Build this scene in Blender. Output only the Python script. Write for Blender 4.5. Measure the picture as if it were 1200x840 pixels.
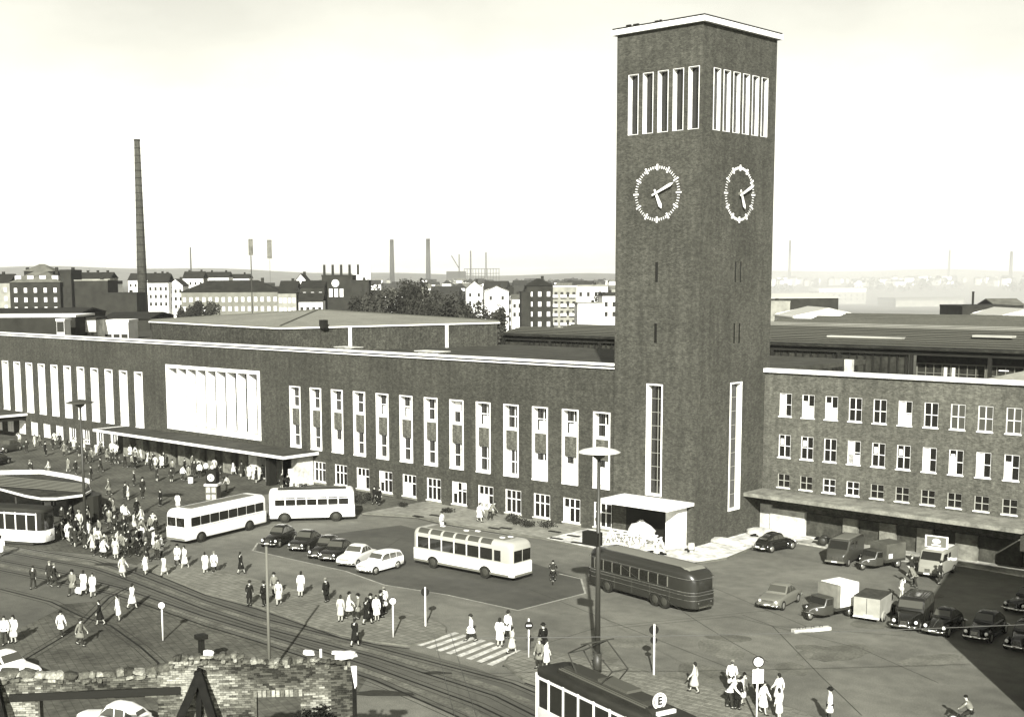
import bpy, bmesh, math, random
from mathutils import Vector, Matrix
random.seed(7)
PI = math.pi
for o in list(bpy.data.objects): bpy.data.objects.remove(o)
scene = bpy.context.scene
COL = scene.collection
# ------------------------------------------------------------------ camera
F, CX, CY = 1503.25, 540.05, 516.47          # in pixels of the 1200x840 photograph
YAW, PITCH, ROLL = 0.7642, 0.1264, -0.0063
CAM = Vector((57.981, -88.264, 22.228))
FW = Vector((-math.sin(YAW)*math.cos(PITCH), math.cos(YAW)*math.cos(PITCH), -math.sin(PITCH)))
_rt = Vector((math.cos(YAW), math.sin(YAW), 0)); _up = _rt.cross(FW)
RT = _rt*math.cos(ROLL) + _up*math.sin(ROLL); UP = RT.cross(FW)
cd = bpy.data.cameras.new('camera'); cam = bpy.data.objects.new('camera', cd); COL.objects.link(cam)
m = Matrix((RT, UP, -FW)).transposed().to_4x4(); m.translation = CAM
cam.matrix_world = m
cd.sensor_width = 36; cd.lens = 36*F/1200
cd.shift_x = (600-CX)/1200; cd.shift_y = (CY-420)/1200
cd.clip_start = 0.5; cd.clip_end = 30000
scene.camera = cam
# ------------------------------------------------------------------ world and sun
SUN_EL, SUN_AZ = 26.0, -50.5       # elevation; direction towards the sun, degrees from +x
w = bpy.data.worlds.new('World'); scene.world = w; w.use_nodes = True
nt = w.node_tree; nt.nodes.clear()
sky = nt.nodes.new('ShaderNodeTexSky'); sky.sky_type = 'NISHITA'; sky.sun_disc = False
sky.sun_elevation = math.radians(SUN_EL); sky.sun_rotation = math.radians(90-SUN_AZ)
sky.air_density = 1.0; sky.dust_density = 1.0; sky.ozone_density = 1.0
bw = nt.nodes.new('ShaderNodeRGBToBW'); tint = nt.nodes.new('ShaderNodeMixRGB'); tint.blend_type = 'MULTIPLY'
tint.inputs[0].default_value = 1; tint.inputs[2].default_value = (1, 0.99, 0.87, 1)
bg = nt.nodes.new('ShaderNodeBackground'); bg.inputs[1].default_value = 0.08
wo = nt.nodes.new('ShaderNodeOutputWorld')
# thin, hardly visible veils of cloud over the whole sky
tcw = nt.nodes.new('ShaderNodeTexCoord'); mpw = nt.nodes.new('ShaderNodeMapping'); mpw.inputs['Scale'].default_value = (1, 1, 2.6)
nz = nt.nodes.new('ShaderNodeTexNoise'); nz.inputs['Scale'].default_value = 3.2; nz.inputs['Detail'].default_value = 7; nz.inputs['Roughness'].default_value = .55
mrw = nt.nodes.new('ShaderNodeMapRange'); mrw.inputs[1].default_value = .35; mrw.inputs[2].default_value = .68; mrw.inputs[3].default_value = .93; mrw.inputs[4].default_value = 1.22
muw = nt.nodes.new('ShaderNodeMath'); muw.operation = 'MULTIPLY'
nt.links.new(tcw.outputs['Generated'], mpw.inputs[0]); nt.links.new(mpw.outputs[0], nz.inputs[0]); nt.links.new(nz.outputs[0], mrw.inputs[0])
nt.links.new(sky.outputs[0], bw.inputs[0]); nt.links.new(bw.outputs[0], muw.inputs[0]); nt.links.new(mrw.outputs[0], muw.inputs[1]); nt.links.new(muw.outputs[0], tint.inputs[1])
nt.links.new(tint.outputs[0], bg.inputs[0]); nt.links.new(bg.outputs[0], wo.inputs[0])
sl = bpy.data.lights.new('sun', 'SUN'); sl.energy = 5.0; sl.angle = math.radians(0.5); sl.color = (1, 0.985, 0.93)
so = bpy.data.objects.new('sun', sl); COL.objects.link(so)
sdir = Vector((math.cos(math.radians(SUN_AZ))*math.cos(math.radians(SUN_EL)), math.sin(math.radians(SUN_AZ))*math.cos(math.radians(SUN_EL)), math.sin(math.radians(SUN_EL))))
so.rotation_euler = sdir.to_track_quat('Z', 'Y').to_euler(); so.location = sdir*300
vs = scene.view_settings; vs.view_transform = 'Standard'; vs.look = 'None'; vs.gamma = 1; vs.use_curve_mapping = False
vs.exposure = 1.25
# ------------------------------------------------------------------ photo pixel -> place
def ray(u, v): return FW*F + RT*(u-CX) + UP*(CY-v)
def G(u, v, z=0.0):
    d = ray(u, v); t = (z-CAM.z)/d.z; p = CAM+d*t; return Vector((p.x, p.y, z))
def onY(u, v, y): d = ray(u, v); return CAM+d*((y-CAM.y)/d.y)
def onX(u, v, x): d = ray(u, v); return CAM+d*((x-CAM.x)/d.x)
def at(u, v, dist): d = ray(u, v); return CAM+d*(dist/F)     # at a depth along the view
# ------------------------------------------------------------------ materials
MAT = {}
def warm(v): # the print is black and white with a faint warm tone, stronger in the darks
    k = 0.80+0.15*min(1, v/0.6); return (v, v*0.995, v*k, 1)
def mat(name, v, rough=0.8, metal=0.0, var=0.0, scale=1.0, fine=0.0, fscale=20.0, bump=0.0, spec=0.1, bumpscale=None, detail=4):
    if name in MAT: return MAT[name]
    M = bpy.data.materials.new(name); M.use_nodes = True; n = M.node_tree.nodes; l = M.node_tree.links
    b = n['Principled BSDF']; b.inputs['Roughness'].default_value = rough; b.inputs['Metallic'].default_value = metal
    b.inputs['Specular IOR Level'].default_value = spec
    b.inputs['Base Color'].default_value = warm(v)
    if var or fine or bump:
        tc = n.new('ShaderNodeTexCoord'); src = tc.outputs['Object']
        no = n.new('ShaderNodeTexNoise'); no.inputs['Scale'].default_value = scale; no.inputs['Detail'].default_value = detail
        l.new(src, no.inputs['Vector'])
        n2 = n.new('ShaderNodeTexNoise'); n2.inputs['Scale'].default_value = fscale; n2.inputs['Detail'].default_value = 3
        l.new(src, n2.inputs['Vector'])
        def ramp(sock, a):
            mr = n.new('ShaderNodeMapRange'); mr.inputs[1].default_value = 0.3; mr.inputs[2].default_value = 0.7
            mr.inputs[3].default_value = 1-a; mr.inputs[4].default_value = 1+a; mr.clamp = True
            l.new(sock, mr.inputs[0]); return mr.outputs[0]
        mu = n.new('ShaderNodeMath'); mu.operation = 'MULTIPLY'
        l.new(ramp(no.outputs[0], var), mu.inputs[0]); l.new(ramp(n2.outputs[0], fine), mu.inputs[1])
        mx = n.new('ShaderNodeMixRGB'); mx.blend_type = 'MULTIPLY'; mx.inputs[0].default_value = 1
        mx.inputs[1].default_value = warm(v); l.new(mu.outputs[0], mx.inputs[2]); l.new(mx.outputs[0], b.inputs['Base Color'])
        if bump:
            bp = n.new('ShaderNodeBump'); bp.inputs['Strength'].default_value = bump; bp.inputs['Distance'].default_value = 0.05
            l.new(n2.outputs[0], bp.inputs['Height']); l.new(bp.outputs[0], b.inputs['Normal'])
    MAT[name] = M; return M
def brick_mat(name, v, bw_=0.25, bh=0.08, mortar=1.5, streak=0.15, blot=0.25, cvar=0.35):
    if name in MAT: return MAT[name]
    M = bpy.data.materials.new(name); M.use_nodes = True; n = M.node_tree.nodes; l = M.node_tree.links
    b = n['Principled BSDF']; b.inputs['Roughness'].default_value = 0.9; b.inputs['Specular IOR Level'].default_value = 0.1
    tc = n.new('ShaderNodeTexCoord'); sp = n.new('ShaderNodeSeparateXYZ'); l.new(tc.outputs['Object'], sp.inputs[0])
    ad = n.new('ShaderNodeMath'); ad.operation = 'ADD'; l.new(sp.outputs[0], ad.inputs[0]); l.new(sp.outputs[1], ad.inputs[1])
    cb = n.new('ShaderNodeCombineXYZ'); l.new(ad.outputs[0], cb.inputs[0]); l.new(sp.outputs[2], cb.inputs[1])
    br = n.new('ShaderNodeTexBrick'); br.inputs['Scale'].default_value = 1.0; br.inputs['Brick Width'].default_value = bw_
    br.inputs['Row Height'].default_value = bh; br.inputs['Mortar Size'].default_value = 0.012; br.inputs['Mortar Smooth'].default_value = 0.3
    br.inputs['Color1'].default_value = warm(v*(1-cvar)); br.inputs['Color2'].default_value = warm(v*(1+cvar)); br.inputs['Mortar'].default_value = warm(v*mortar)
    l.new(cb.outputs[0], br.inputs['Vector'])
    last = br.outputs['Color']
    def mul(scale, amt, vec, lo=0.35, hi=0.65, detail=4):
        nonlocal last
        no = n.new('ShaderNodeTexNoise'); no.inputs['Scale'].default_value = scale; no.inputs['Detail'].default_value = detail
        l.new(vec, no.inputs['Vector'])
        mr = n.new('ShaderNodeMapRange'); mr.inputs[1].default_value = lo; mr.inputs[2].default_value = hi
        mr.inputs[3].default_value = 1-amt; mr.inputs[4].default_value = 1+amt; l.new(no.outputs[0], mr.inputs[0])
        mx = n.new('ShaderNodeMixRGB'); mx.blend_type = 'MULTIPLY'; mx.inputs[0].default_value = 1
        l.new(last, mx.inputs[1]); l.new(mr.outputs[0], mx.inputs[2]); last = mx.outputs[0]
    mul(0.8, blot*.55, cb.outputs[0]); mul(2.6, blot*1.0, cb.outputs[0], 0.4, 0.6, 3); mul(6.5, blot*.8, cb.outputs[0], 0.4, 0.6, 2); mul(0.12, 0.14, cb.outputs[0])
    mp = n.new('ShaderNodeMapping'); mp.inputs['Scale'].default_value = (1.6, 0.09, 1); l.new(cb.outputs[0], mp.inputs[0])
    mul(1.0, streak, mp.outputs[0])
    l.new(last, b.inputs['Base Color'])
    bp = n.new('ShaderNodeBump'); bp.inputs['Strength'].default_value = 0.5; bp.inputs['Distance'].default_value = 0.01
    l.new(br.outputs['Fac'], bp.inputs['Height']); bp.invert = True; l.new(bp.outputs[0], b.inputs['Normal'])
    MAT[name] = M; return M
def slab_mat(name, v, bw_=0.6, bh=0.6, rot=0.0, line=0.55, var=0.2, off=0.0):
    if name in MAT: return MAT[name]
    M = bpy.data.materials.new(name); M.use_nodes = True; n = M.node_tree.nodes; l = M.node_tree.links
    b = n['Principled BSDF']; b.inputs['Roughness'].default_value = 0.9; b.inputs['Specular IOR Level'].default_value = 0.1
    tc = n.new('ShaderNodeTexCoord'); mp = n.new('ShaderNodeMapping'); mp.inputs['Rotation'].default_value = (0, 0, rot)
    l.new(tc.outputs['Object'], mp.inputs[0])
    br = n.new('ShaderNodeTexBrick'); br.offset = off; br.inputs['Scale'].default_value = 1; br.inputs['Brick Width'].default_value = bw_
    br.inputs['Row Height'].default_value = bh; br.inputs['Mortar Size'].default_value = 0.03; br.inputs['Mortar Smooth'].default_value = 0.4
    br.inputs['Color1'].default_value = warm(v*0.88); br.inputs['Color2'].default_value = warm(v*1.12); br.inputs['Mortar'].default_value = warm(v*line)
    l.new(mp.outputs[0], br.inputs['Vector']); last = br.outputs[0]
    for sc, am in ((0.25, var), (2.5, var*0.8)):
        no = n.new('ShaderNodeTexNoise'); no.inputs['Scale'].default_value = sc; no.inputs['Detail'].default_value = 5; l.new(tc.outputs['Object'], no.inputs['Vector'])
        mr = n.new('ShaderNodeMapRange'); mr.inputs[1].default_value = .3; mr.inputs[2].default_value = .7; mr.inputs[3].default_value = 1-am; mr.inputs[4].default_value = 1+am
        l.new(no.outputs[0], mr.inputs[0]); mx = n.new('ShaderNodeMixRGB'); mx.blend_type = 'MULTIPLY'; mx.inputs[0].default_value = 1
        l.new(last, mx.inputs[1]); l.new(mr.outputs[0], mx.inputs[2]); last = mx.outputs[0]
    l.new(last, b.inputs['Base Color']); MAT[name] = M; return M
BRICK = brick_mat('dark_clinker_brick', 0.037, streak=.13, blot=.14)
BRICKT = brick_mat('tower_brick', 0.045, streak=.13, blot=.14)
BRICKW = brick_mat('wing_brick', 0.07, blot=0.14, streak=.14)
BRICKH = brick_mat('hall_brick', 0.034)
WHITE = mat('white_render', 0.68, 0.7, var=0.16, scale=0.9, fine=0.12, fscale=5)
WSTONE = mat('pale_stone', 0.42, 0.85, var=0.35, scale=0.8, fine=0.2, fscale=4)
GLASS = mat('dark_glass', 0.012, 0.08, spec=0.5); CARGL = mat('car_glass', 0.05, 0.12, spec=1.0)  # car glass base lightened to imitate reflected sky
GLASSW = mat('window_glass', 0.01, 0.12, spec=0.5)
GLASSM = mat('dusty_glass', 0.05, 0.35, spec=0.5)
CURT = mat('white_curtain', 0.75, 0.9, var=0.15, scale=5)
TAR = mat('tar_roof', 0.045, 0.85, var=0.3, scale=0.5, fine=0.25, fscale=3)
ROOFG = mat('grey_roof_felt', 0.17, 0.9, var=0.12, scale=0.3, fine=0.15, fscale=3)
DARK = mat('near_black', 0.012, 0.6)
BLACKP = mat('black_car_paint', 0.010, 0.12, spec=0.6)
DKGREY = mat('dark_grey_paint', 0.035, 0.35, spec=0.5)
MIDG = mat('mid_grey_paint', 0.12, 0.35, spec=0.5)
LTG = mat('light_grey_paint', 0.3, 0.35, spec=0.5)
WHITEP = mat('white_vehicle_paint', 0.66, 0.35, spec=0.4, var=0.12, scale=1.2, fine=.05, fscale=8)
CHROME = mat('chrome', 0.75, 0.12, metal=1.0)
TYRE = mat('tyre_rubber', 0.018, 0.8)
HUB = mat('hubcap', 0.4, 0.3, metal=0.7)
CANVAS = mat('white_canvas', 0.7, 0.9, var=0.08, scale=2)
GCANV = mat('grey_canvas', 0.15, 0.9, var=0.2, scale=2)
IRON = mat('dark_iron', 0.03, 0.5, spec=0.4)
GALV = mat('grey_steel', 0.12, 0.5)
WOOD = mat('dark_timber', 0.007, 0.85, var=0.3, scale=4)
LWOOD = mat('pale_timber', 0.5, 0.8, var=0.2, scale=3)
SKIN = mat('skin', 0.35, 0.6)
HAIR = mat('dark_hair', 0.015, 0.7)
SHOE = mat('black_shoe', 0.015, 0.5)
STOCK = mat('stocking', 0.2, 0.6)
TW = mat('white_cloth', 0.72, 0.9, var=0.06, scale=6); TL_ = mat('light_cloth', 0.38, 0.9, var=0.1, scale=6)
TG = mat('grey_cloth', 0.14, 0.9, var=0.15, scale=6); TD = mat('dark_cloth', 0.022, 0.9, var=0.2, scale=6); TB = mat('black_cloth', 0.010, 0.9)
LEAF = mat('leaf', 0.032, 0.8, var=0.4, scale=2); LEAF2 = mat('leaf_dark', 0.02, 0.8, var=0.4, scale=2)
BARK = mat('bark', 0.05, 0.9)
# ------------------------------------------------------------------ mesh helpers
class MB:
    def __init__(s): s.v = []; s.f = []
    def quad(s, a, b, c, d):
        i = len(s.v); s.v += [tuple(a), tuple(b), tuple(c), tuple(d)]; s.f.append((i, i+1, i+2, i+3)); return s
    def box(s, x0, x1, y0, y1, z0, z1, M=None):
        i = len(s.v)
        vs_ = [(x0, y0, z0), (x1, y0, z0), (x1, y1, z0), (x0, y1, z0), (x0, y0, z1), (x1, y0, z1), (x1, y1, z1), (x0, y1, z1)]
        if M is not None: vs_ = [tuple(M @ Vector(p)) for p in vs_]
        s.v += vs_
        for f in ((3, 2, 1, 0), (4, 5, 6, 7), (0, 1, 5, 4), (1, 2, 6, 5), (2, 3, 7, 6), (3, 0, 4, 7)): s.f.append(tuple(i+k for k in f))
        return s
    def rings(s, rings, cap0=True, cap1=True):
        n = len(rings[0]); i = len(s.v)
        for r in rings: s.v += [tuple(p) for p in r]
        for k in range(len(rings)-1):
            a = i+k*n; b = a+n
            for j in range(n): s.f.append((a+j, a+(j+1) % n, b+(j+1) % n, b+j))
        if cap0: s.f.append(tuple(i+j for j in reversed(range(n))))
        if cap1: s.f.append(tuple(i+(len(rings)-1)*n+j for j in range(n)))
        return s
    def cyl(s, a, b, r0, r1=None, n=10):
        a = Vector(a); b = Vector(b); r1 = r0 if r1 is None else r1
        d = (b-a).normalized(); x = d.orthogonal().normalized(); y = d.cross(x)
        R = lambda c, r: [c+(x*math.cos(2*PI*k/n)+y*math.sin(2*PI*k/n))*r for k in range(n)]
        return s.rings([R(a, r0), R(b, r1)])
    def tube(s, pts, r, n=6):
        for a, b in zip(pts[:-1], pts[1:]): s.cyl(a, b, r, r, n)
        return s
    def lathe(s, prof, n=16, M=None, cap=True):
        R = []
        for r, z in prof:
            ring = [Vector((r*math.cos(2*PI*k/n), r*math.sin(2*PI*k/n), z)) for k in range(n)]
            if M is not None: ring = [M @ p for p in ring]
            R.append(ring)
        return s.rings(R, cap, cap)
    def prism(s, poly, z0, z1):
        return s.rings([[(p[0], p[1], z0) for p in poly], [(p[0], p[1], z1) for p in poly]])
    def ell(s, c, r, n=12, m=7):
        R = []
        for i in range(m+1):
            t = -PI/2+PI*i/m
            t = max(-PI/2+0.08, min(PI/2-0.08, t))
            R.append([(c[0]+r[0]*math.cos(t)*math.cos(2*PI*k/n), c[1]+r[1]*math.cos(t)*math.sin(2*PI*k/n), c[2]+r[2]*math.sin(t)) for k in range(n)])
        return s.rings(R)
    def mesh(s, name, mt, smooth=False):
        me = bpy.data.meshes.new(name); me.from_pydata(s.v, [], s.f); me.materials.append(mt)
        if smooth: me.polygons.foreach_set('use_smooth', [True]*len(me.polygons))
        me.update(); return me
    def build(s, name, mt, parent=None, smooth=False, kind=None, label=None, loc=None):
        me = s.mesh(name, mt, smooth); return link(name, me, parent, kind, label, loc)
def smooth_by_angle(me, ang=40):
    bm = bmesh.new(); bm.from_mesh(me); bmesh.ops.recalc_face_normals(bm, faces=bm.faces)
    for e in bm.edges: e.smooth = not (len(e.link_faces) == 2 and e.calc_face_angle(0) > math.radians(ang))
    for f in bm.faces: f.smooth = True
    bm.to_mesh(me); bm.free()
def link(name, me, parent=None, kind=None, label=None, loc=None):
    o = bpy.data.objects.new(name, me); COL.objects.link(o)
    if parent is not None: o.parent = parent; KIDS.setdefault(parent.name, []).append(o)
    if kind: o['kind'] = kind
    if label: o['label'] = label
    if loc is not None: o.location = loc
    return o
def thing(name, label, cat, loc=(0, 0, 0), rotz=0, group=None):
    o = bpy.data.objects.new(name, None); COL.objects.link(o); o.empty_display_size = 0.3
    o.location = loc; o.rotation_euler = (0, 0, rotz); tag(o, label, cat, group); return o
def tag(o, label, cat, group=None):
    o['label'] = label; o['category'] = cat
    if group: o['group'] = group
    return o
def copy_tree(o, parent=None):
    c = o.copy(); COL.objects.link(c); c.parent = parent
    for ch in KIDS.get(o.name, []): copy_tree(ch, c)
    return c
KIDS = {}; USED = set()
def inst(proto, parent=None):       # the first use is the prototype itself, later ones are copies
    if proto.name not in USED:
        USED.add(proto.name)
        if parent is not None: proto.parent = parent
        return proto
    return copy_tree(proto, parent)
def struct(name, mb, mt): return mb.build(name, mt, None, kind='structure')
def ordinal(i): return ['first', 'second', 'third', 'fourth', 'fifth', 'sixth', 'seventh', 'eighth', 'ninth', 'tenth', 'eleventh', 'twelfth', 'thirteenth', 'fourteenth', 'fifteenth', 'sixteenth', 'seventeenth', 'eighteenth', 'nineteenth', 'twentieth', 'twenty-first', 'twenty-second', 'twenty-third', 'twenty-fourth', 'twenty-fifth', 'twenty-sixth', 'twenty-seventh', 'twenty-eighth', 'twenty-ninth', 'thirtieth'][i]
# wall in local frame: s along U, z up, outward normal N; openings (s0,s1,z0,z1,depth)
def wall(mb, jb, P, U, N, s0, s1, z0, z1, ops):
    P = Vector(P); U = Vector(U); N = Vector(N); Z = Vector((0, 0, 1))
    S = sorted({s0, s1} | {o[0] for o in ops} | {o[1] for o in ops}); T = sorted({z0, z1} | {o[2] for o in ops} | {o[3] for o in ops})
    S = [a for a in S if s0 <= a <= s1]; T = [a for a in T if z0 <= a <= z1]
    W = lambda s_, z_, d=0: P+U*s_+Z*z_-N*d
    flip = U.cross(Z).dot(N) < 0
    def q(m_, a, b, c, d):
        m_.quad(a, d, c, b) if flip else m_.quad(a, b, c, d)
    for i in range(len(S)-1):
        run = None
        for j in range(len(T)-1):
            cs = (S[i]+S[i+1])/2; ct = (T[j]+T[j+1])/2
            if any(o[0] < cs < o[1] and o[2] < ct < o[3] for o in ops): continue
            q(mb, W(S[i], T[j]), W(S[i+1], T[j]), W(S[i+1], T[j+1]), W(S[i], T[j+1]))
    for a, b, c, e, dp in ops:
        if isinstance(jb, list): jb.append(MB()); J = jb[-1]
        else: J = jb
        J.quad(W(a, c), W(b, c), W(b, c, dp), W(a, c, dp)); J.quad(W(a, e), W(a, e, dp), W(b, e, dp), W(b, e))
        J.quad(W(a, c), W(a, c, dp), W(a, e, dp), W(a, e)); J.quad(W(b, c), W(b, e), W(b, e, dp), W(b, c, dp))
# ------------------------------------------------------------------ ground, roads, pavements
def poly_px(pts, z=0.0): return [(G(u, v).x, G(u, v).y) for u, v in pts]
def sheet(name, pts, z, mt, kind='structure'):
    mb = MB(); mb.v = [(p[0], p[1], z) for p in pts]; mb.f = [tuple(range(len(pts)))]
    me = mb.mesh(name, mt)
    bm = bmesh.new(); bm.from_mesh(me); bmesh.ops.recalc_face_normals(bm, faces=bm.faces)
    for f in bm.faces:
        if f.normal.z < 0: f.normal_flip()
    bmesh.ops.triangulate(bm, faces=bm.faces); bm.to_mesh(me); bm.free()
    return link(name, me, None, kind)
def slabform(name, pts, z0, z1, mt):
    mb = MB(); mb.prism(pts, z0, z1); me = mb.mesh(name, mt)
    bm = bmesh.new(); bm.from_mesh(me); bmesh.ops.recalc_face_normals(bm, faces=bm.faces)
    bmesh.ops.triangulate(bm, faces=[f for f in bm.faces if len(f.verts) > 4]); bm.to_mesh(me); bm.free()
    return link(name, me, None, 'structure')
def asphalt(name, v, streakrot=0.0, amt=0.22):
    M = mat(name, v, 0.8, var=amt, scale=0.12, fine=0.14, fscale=1.1, spec=0.3, detail=8)
    n = M.node_tree.nodes; l = M.node_tree.links; b = n['Principled BSDF']
    src = b.inputs['Base Color'].links[0].from_socket
    tc = [x for x in n if x.type == 'TEX_COORD'][0]
    mp = n.new('ShaderNodeMapping'); mp.inputs['Rotation'].default_value = (0, 0, streakrot); mp.inputs['Scale'].default_value = (0.05, 0.9, 1)
    l.new(tc.outputs['Object'], mp.inputs[0])
    no = n.new('ShaderNodeTexNoise'); no.inputs['Scale'].default_value = 1; no.inputs['Detail'].default_value = 6; l.new(mp.outputs[0], no.inputs[0])
    gr = n.new('ShaderNodeTexNoise'); gr.inputs['Scale'].default_value = 14; gr.inputs['Detail'].default_value = 2; l.new(tc.outputs['Object'], gr.inputs[0])
    for s_, a_ in ((no.outputs[0], 0.07), (gr.outputs[0], 0.22)):
        mr = n.new('ShaderNodeMapRange'); mr.inputs[1].default_value = .35; mr.inputs[2].default_value = .65; mr.inputs[3].default_value = 1-a_; mr.inputs[4].default_value = 1+a_
        l.new(s_, mr.inputs[0]); mx = n.new('ShaderNodeMixRGB'); mx.blend_type = 'MULTIPLY'; mx.inputs[0].default_value = 1
        l.new(src, mx.inputs[1]); l.new(mr.outputs[0], mx.inputs[2]); src = mx.outputs[0]
    l.new(src, b.inputs['Base Color']); return M
ASPH = asphalt('road_asphalt', 0.112, 0.2, .3)
ASPHD = asphalt('lot_asphalt', 0.055, 0.1, 0.3)
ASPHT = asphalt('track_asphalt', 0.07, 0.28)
FARG = mat('far_ground', 0.07, 0.9, var=0.4, scale=0.01, fine=0.3, fscale=0.05)
SLAB = slab_mat('slab_paving', 0.145, 0.5, 0.5, 0.1)
SLABD = slab_mat('worn_paving', 0.075, 0.45, 0.45, 0.35, 0.7, 0.35)
SLABW = slab_mat('pale_paving', 0.2, 0.5, 0.5, 0.0, 0.75, 0.25)
LIME = mat('limed_paving', 0.5, 0.9, var=0.4, scale=0.7, fine=0.3, fscale=3)
KERB = mat('kerb_stone', 0.11, 0.85, var=0.25, scale=1.5)
PAINT = mat('white_road_paint', 0.42, 0.75, var=0.3, scale=1.2, fine=0.3, fscale=5)
PAINTL = mat('worn_line_paint', 0.27, 0.8, var=0.3, scale=1.2, fine=0.2, fscale=5)
sheet('ground', [(-9000, -400), (600, -400), (2500, 9000), (-9000, 9000)], -0.02, FARG)
sheet('road', [(-170, -110), (90, -110), (90, 10.6), (-8.36, 10.6), (-8.36, .3), (-170, .3)], 0.0, ASPH)
# square in front of the entrance (lies level with the road), sloping paving of the forecourt
plaza = poly_px([(-60, 655), (0, 640), (110, 650), (160, 662), (190, 640), (215, 600), (318, 578), (330, 588), (420, 603)])
plaza = [(-150, -34)] + plaza + [(G(420, 603).x, 0.3), (-150, 0.3)]
sheet('forecourt_paving', plaza, 0.004, SLABD)
sheet('tram_track_bed', poly_px([(-40, 640), (60, 652), (158, 664), (240, 697), (300, 713), (400, 748), (480, 761), (560, 783), (600, 800), (700, 850), (560, 850), (430, 795), (300, 752), (160, 700), (70, 708), (-40, 720)]), 0.004, ASPHT)
sheet('parking_lot_surface', poly_px([(302, 637), (470, 615), (560, 640), (681, 677), (686, 694), (607, 715), (525, 697), (450, 685), (405, 669), (300, 645)]), 0.004, ASPHD)
# lower left paving with slabs between the tracks
sheet('painted_shade_sheet', poly_px([(-40, 715), (0, 712), (60, 706), (74, 711), (40, 728), (0, 748), (-40, 765)]), 0.0082, ASPHT)  # dark sheet paints the shadow lying over the lower left ground
sheet('stop_paving', poly_px([(70, 708), (160, 700), (300, 752), (430, 795), (400, 840), (0, 840), (-40, 800), (-40, 745)]), 0.004, SLABD)
# facade pavement: kerb step
KX = [(425, 602), (490, 606), (515, 612), (600, 626), (640, 632), (700, 645), (770, 656), (812, 661), (850, 655), (887, 640)]
kp = [G(u, v) for u, v in KX]
fp = [(p.x, p.y) for p in kp] + [(5.4, 10.5), (0.0, 10.5), (0, 0.0), (-8.36, 0.0), (-8.36, 0.3), (kp[0].x, 0.3)]
h = 0.12
slabform('pavement', [(p.x, p.y) for p in kp[:5]] + [(kp[4].x, 0.3), (kp[0].x, 0.3)], 0, h, SLABW)
slabform('limed_pavement', [(p.x, p.y) for p in kp[4:]] + [(6.0, 10.45), (0.02, 10.45), (0.02, -0.02), (-8.36, -0.02), (-8.36, 0.28), (kp[4].x, 0.28)], 0, h, LIME)
wk = [G(u, v) for u, v in [(887, 640), (930, 636), (1000, 648), (1060, 658), (1130, 664), (1200, 676)]]
slabform('wing_pavement', [(p.x, p.y) for p in wk] + [(60, wk[-1].y), (60, 10.45), (6.0, 10.45)], 0, h-0.01, mat('wing_paving', 0.3, 0.9, var=0.5, scale=0.5, fine=0.3, fscale=3))
def strip(name, pts, wd, z, mt):
    mb = MB(); P = [Vector((p[0], p[1], z)) for p in pts]
    D = [(b-a).normalized() for a, b in zip(P[:-1], P[1:])]; N = []
    for i in range(len(P)):
        d = (D[max(0, i-1)]+D[min(len(D)-1, i)]).normalized(); n = Vector((-d.y, d.x, 0)); k = max(.35, n.dot(Vector((-D[min(len(D)-1, i)].y, D[min(len(D)-1, i)].x, 0)))); N.append(n*wd/2/k)
    for i in range(len(D)): mb.quad(P[i]-N[i], P[i+1]-N[i+1], P[i+1]+N[i+1], P[i]+N[i])
    return mb
def px(*pts): return poly_px(pts)
def kerb(name, pts, zt, wd=0.14):
    mb = MB()
    for a, b in zip(pts[:-1], pts[1:]):
        a = Vector((a[0], a[1], 0)); b = Vector((b[0], b[1], 0)); d = (b-a); L = d.length; d.normalize(); n = Vector((d.y, -d.x, 0))
        k = max(1, int(L/1.0))
        for i in range(k):
            p = a+d*(L*i/k+0.01); q = a+d*(L*(i+1)/k-0.01)
            vs_ = [p, q, q+n*wd, p+n*wd]
            mb.rings([[(c.x, c.y, 0.0) for c in vs_], [(c.x, c.y, zt+0.006) for c in vs_]])
    return mb.build(name, KERB, None, kind='structure')
kerb('kerb', [(p.x, p.y) for p in kp], h)
# long traffic island beside the parked cars and the tram stop island
isl = poly_px([(216, 662), (270, 672), (330, 688), (400, 702), (470, 717), (512, 729), (522, 736), (521, 743), (508, 749), (480, 757), (440, 752), (400, 744), (300, 710), (240, 694), (165, 664)])
slabform('traffic_island', isl, 0, 0.09, SLAB); kerb('kerb', isl+isl[:1], 0.09, -0.1)
isl2 = poly_px([(592, 779), (597, 771), (612, 764), (640, 763), (700, 776), (753, 787), (785, 796), (848, 809), (930, 832), (975, 850), (860, 870), (720, 835), (640, 806), (615, 797)])
slabform('tram_stop_island', isl2, 0, 0.09, SLAB); kerb('kerb', isl2+isl2[:1], 0.09, -0.12)
# the paving slabs of the near island that can be told apart
sm = []
for k in range(4):
    mb = MB(); a = 0.235; t = 0.0
    mb.rings([[(-a, -a, 0), (a, -a, 0), (a, a, 0), (-a, a, 0)], [(-a, -a, .02), (a, -a, .02), (a, a, .02), (-a, a, .02)], [(-a+.012, -a+.012, .028), (a-.012, -a+.012, .028), (a-.012, a-.012, .028), (-a+.012, a-.012, .028)]])
    sm.append(mb.mesh('paving_slab', mat('slab_stone_%d' % k, [0.12, 0.135, 0.15, 0.128][k], 0.85, var=0.2, scale=3, fine=0.15, fscale=12)))
isl_o = [o for o in COL.objects if o.name == 'tram_stop_island'][0]
def inside(p, poly):
    c = False; j = len(poly)-1
    for i in range(len(poly)):
        if (poly[i][1] > p[1]) != (poly[j][1] > p[1]) and p[0] < (poly[j][0]-poly[i][0])*(p[1]-poly[i][1])/(poly[j][1]-poly[i][1])+poly[i][0]: c = not c
        j = i
    return c
GUT = mat('kerb_edge_dark', .018, .9, var=.4, scale=1)  # colour of the thin dark strips along the kerbs
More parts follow.
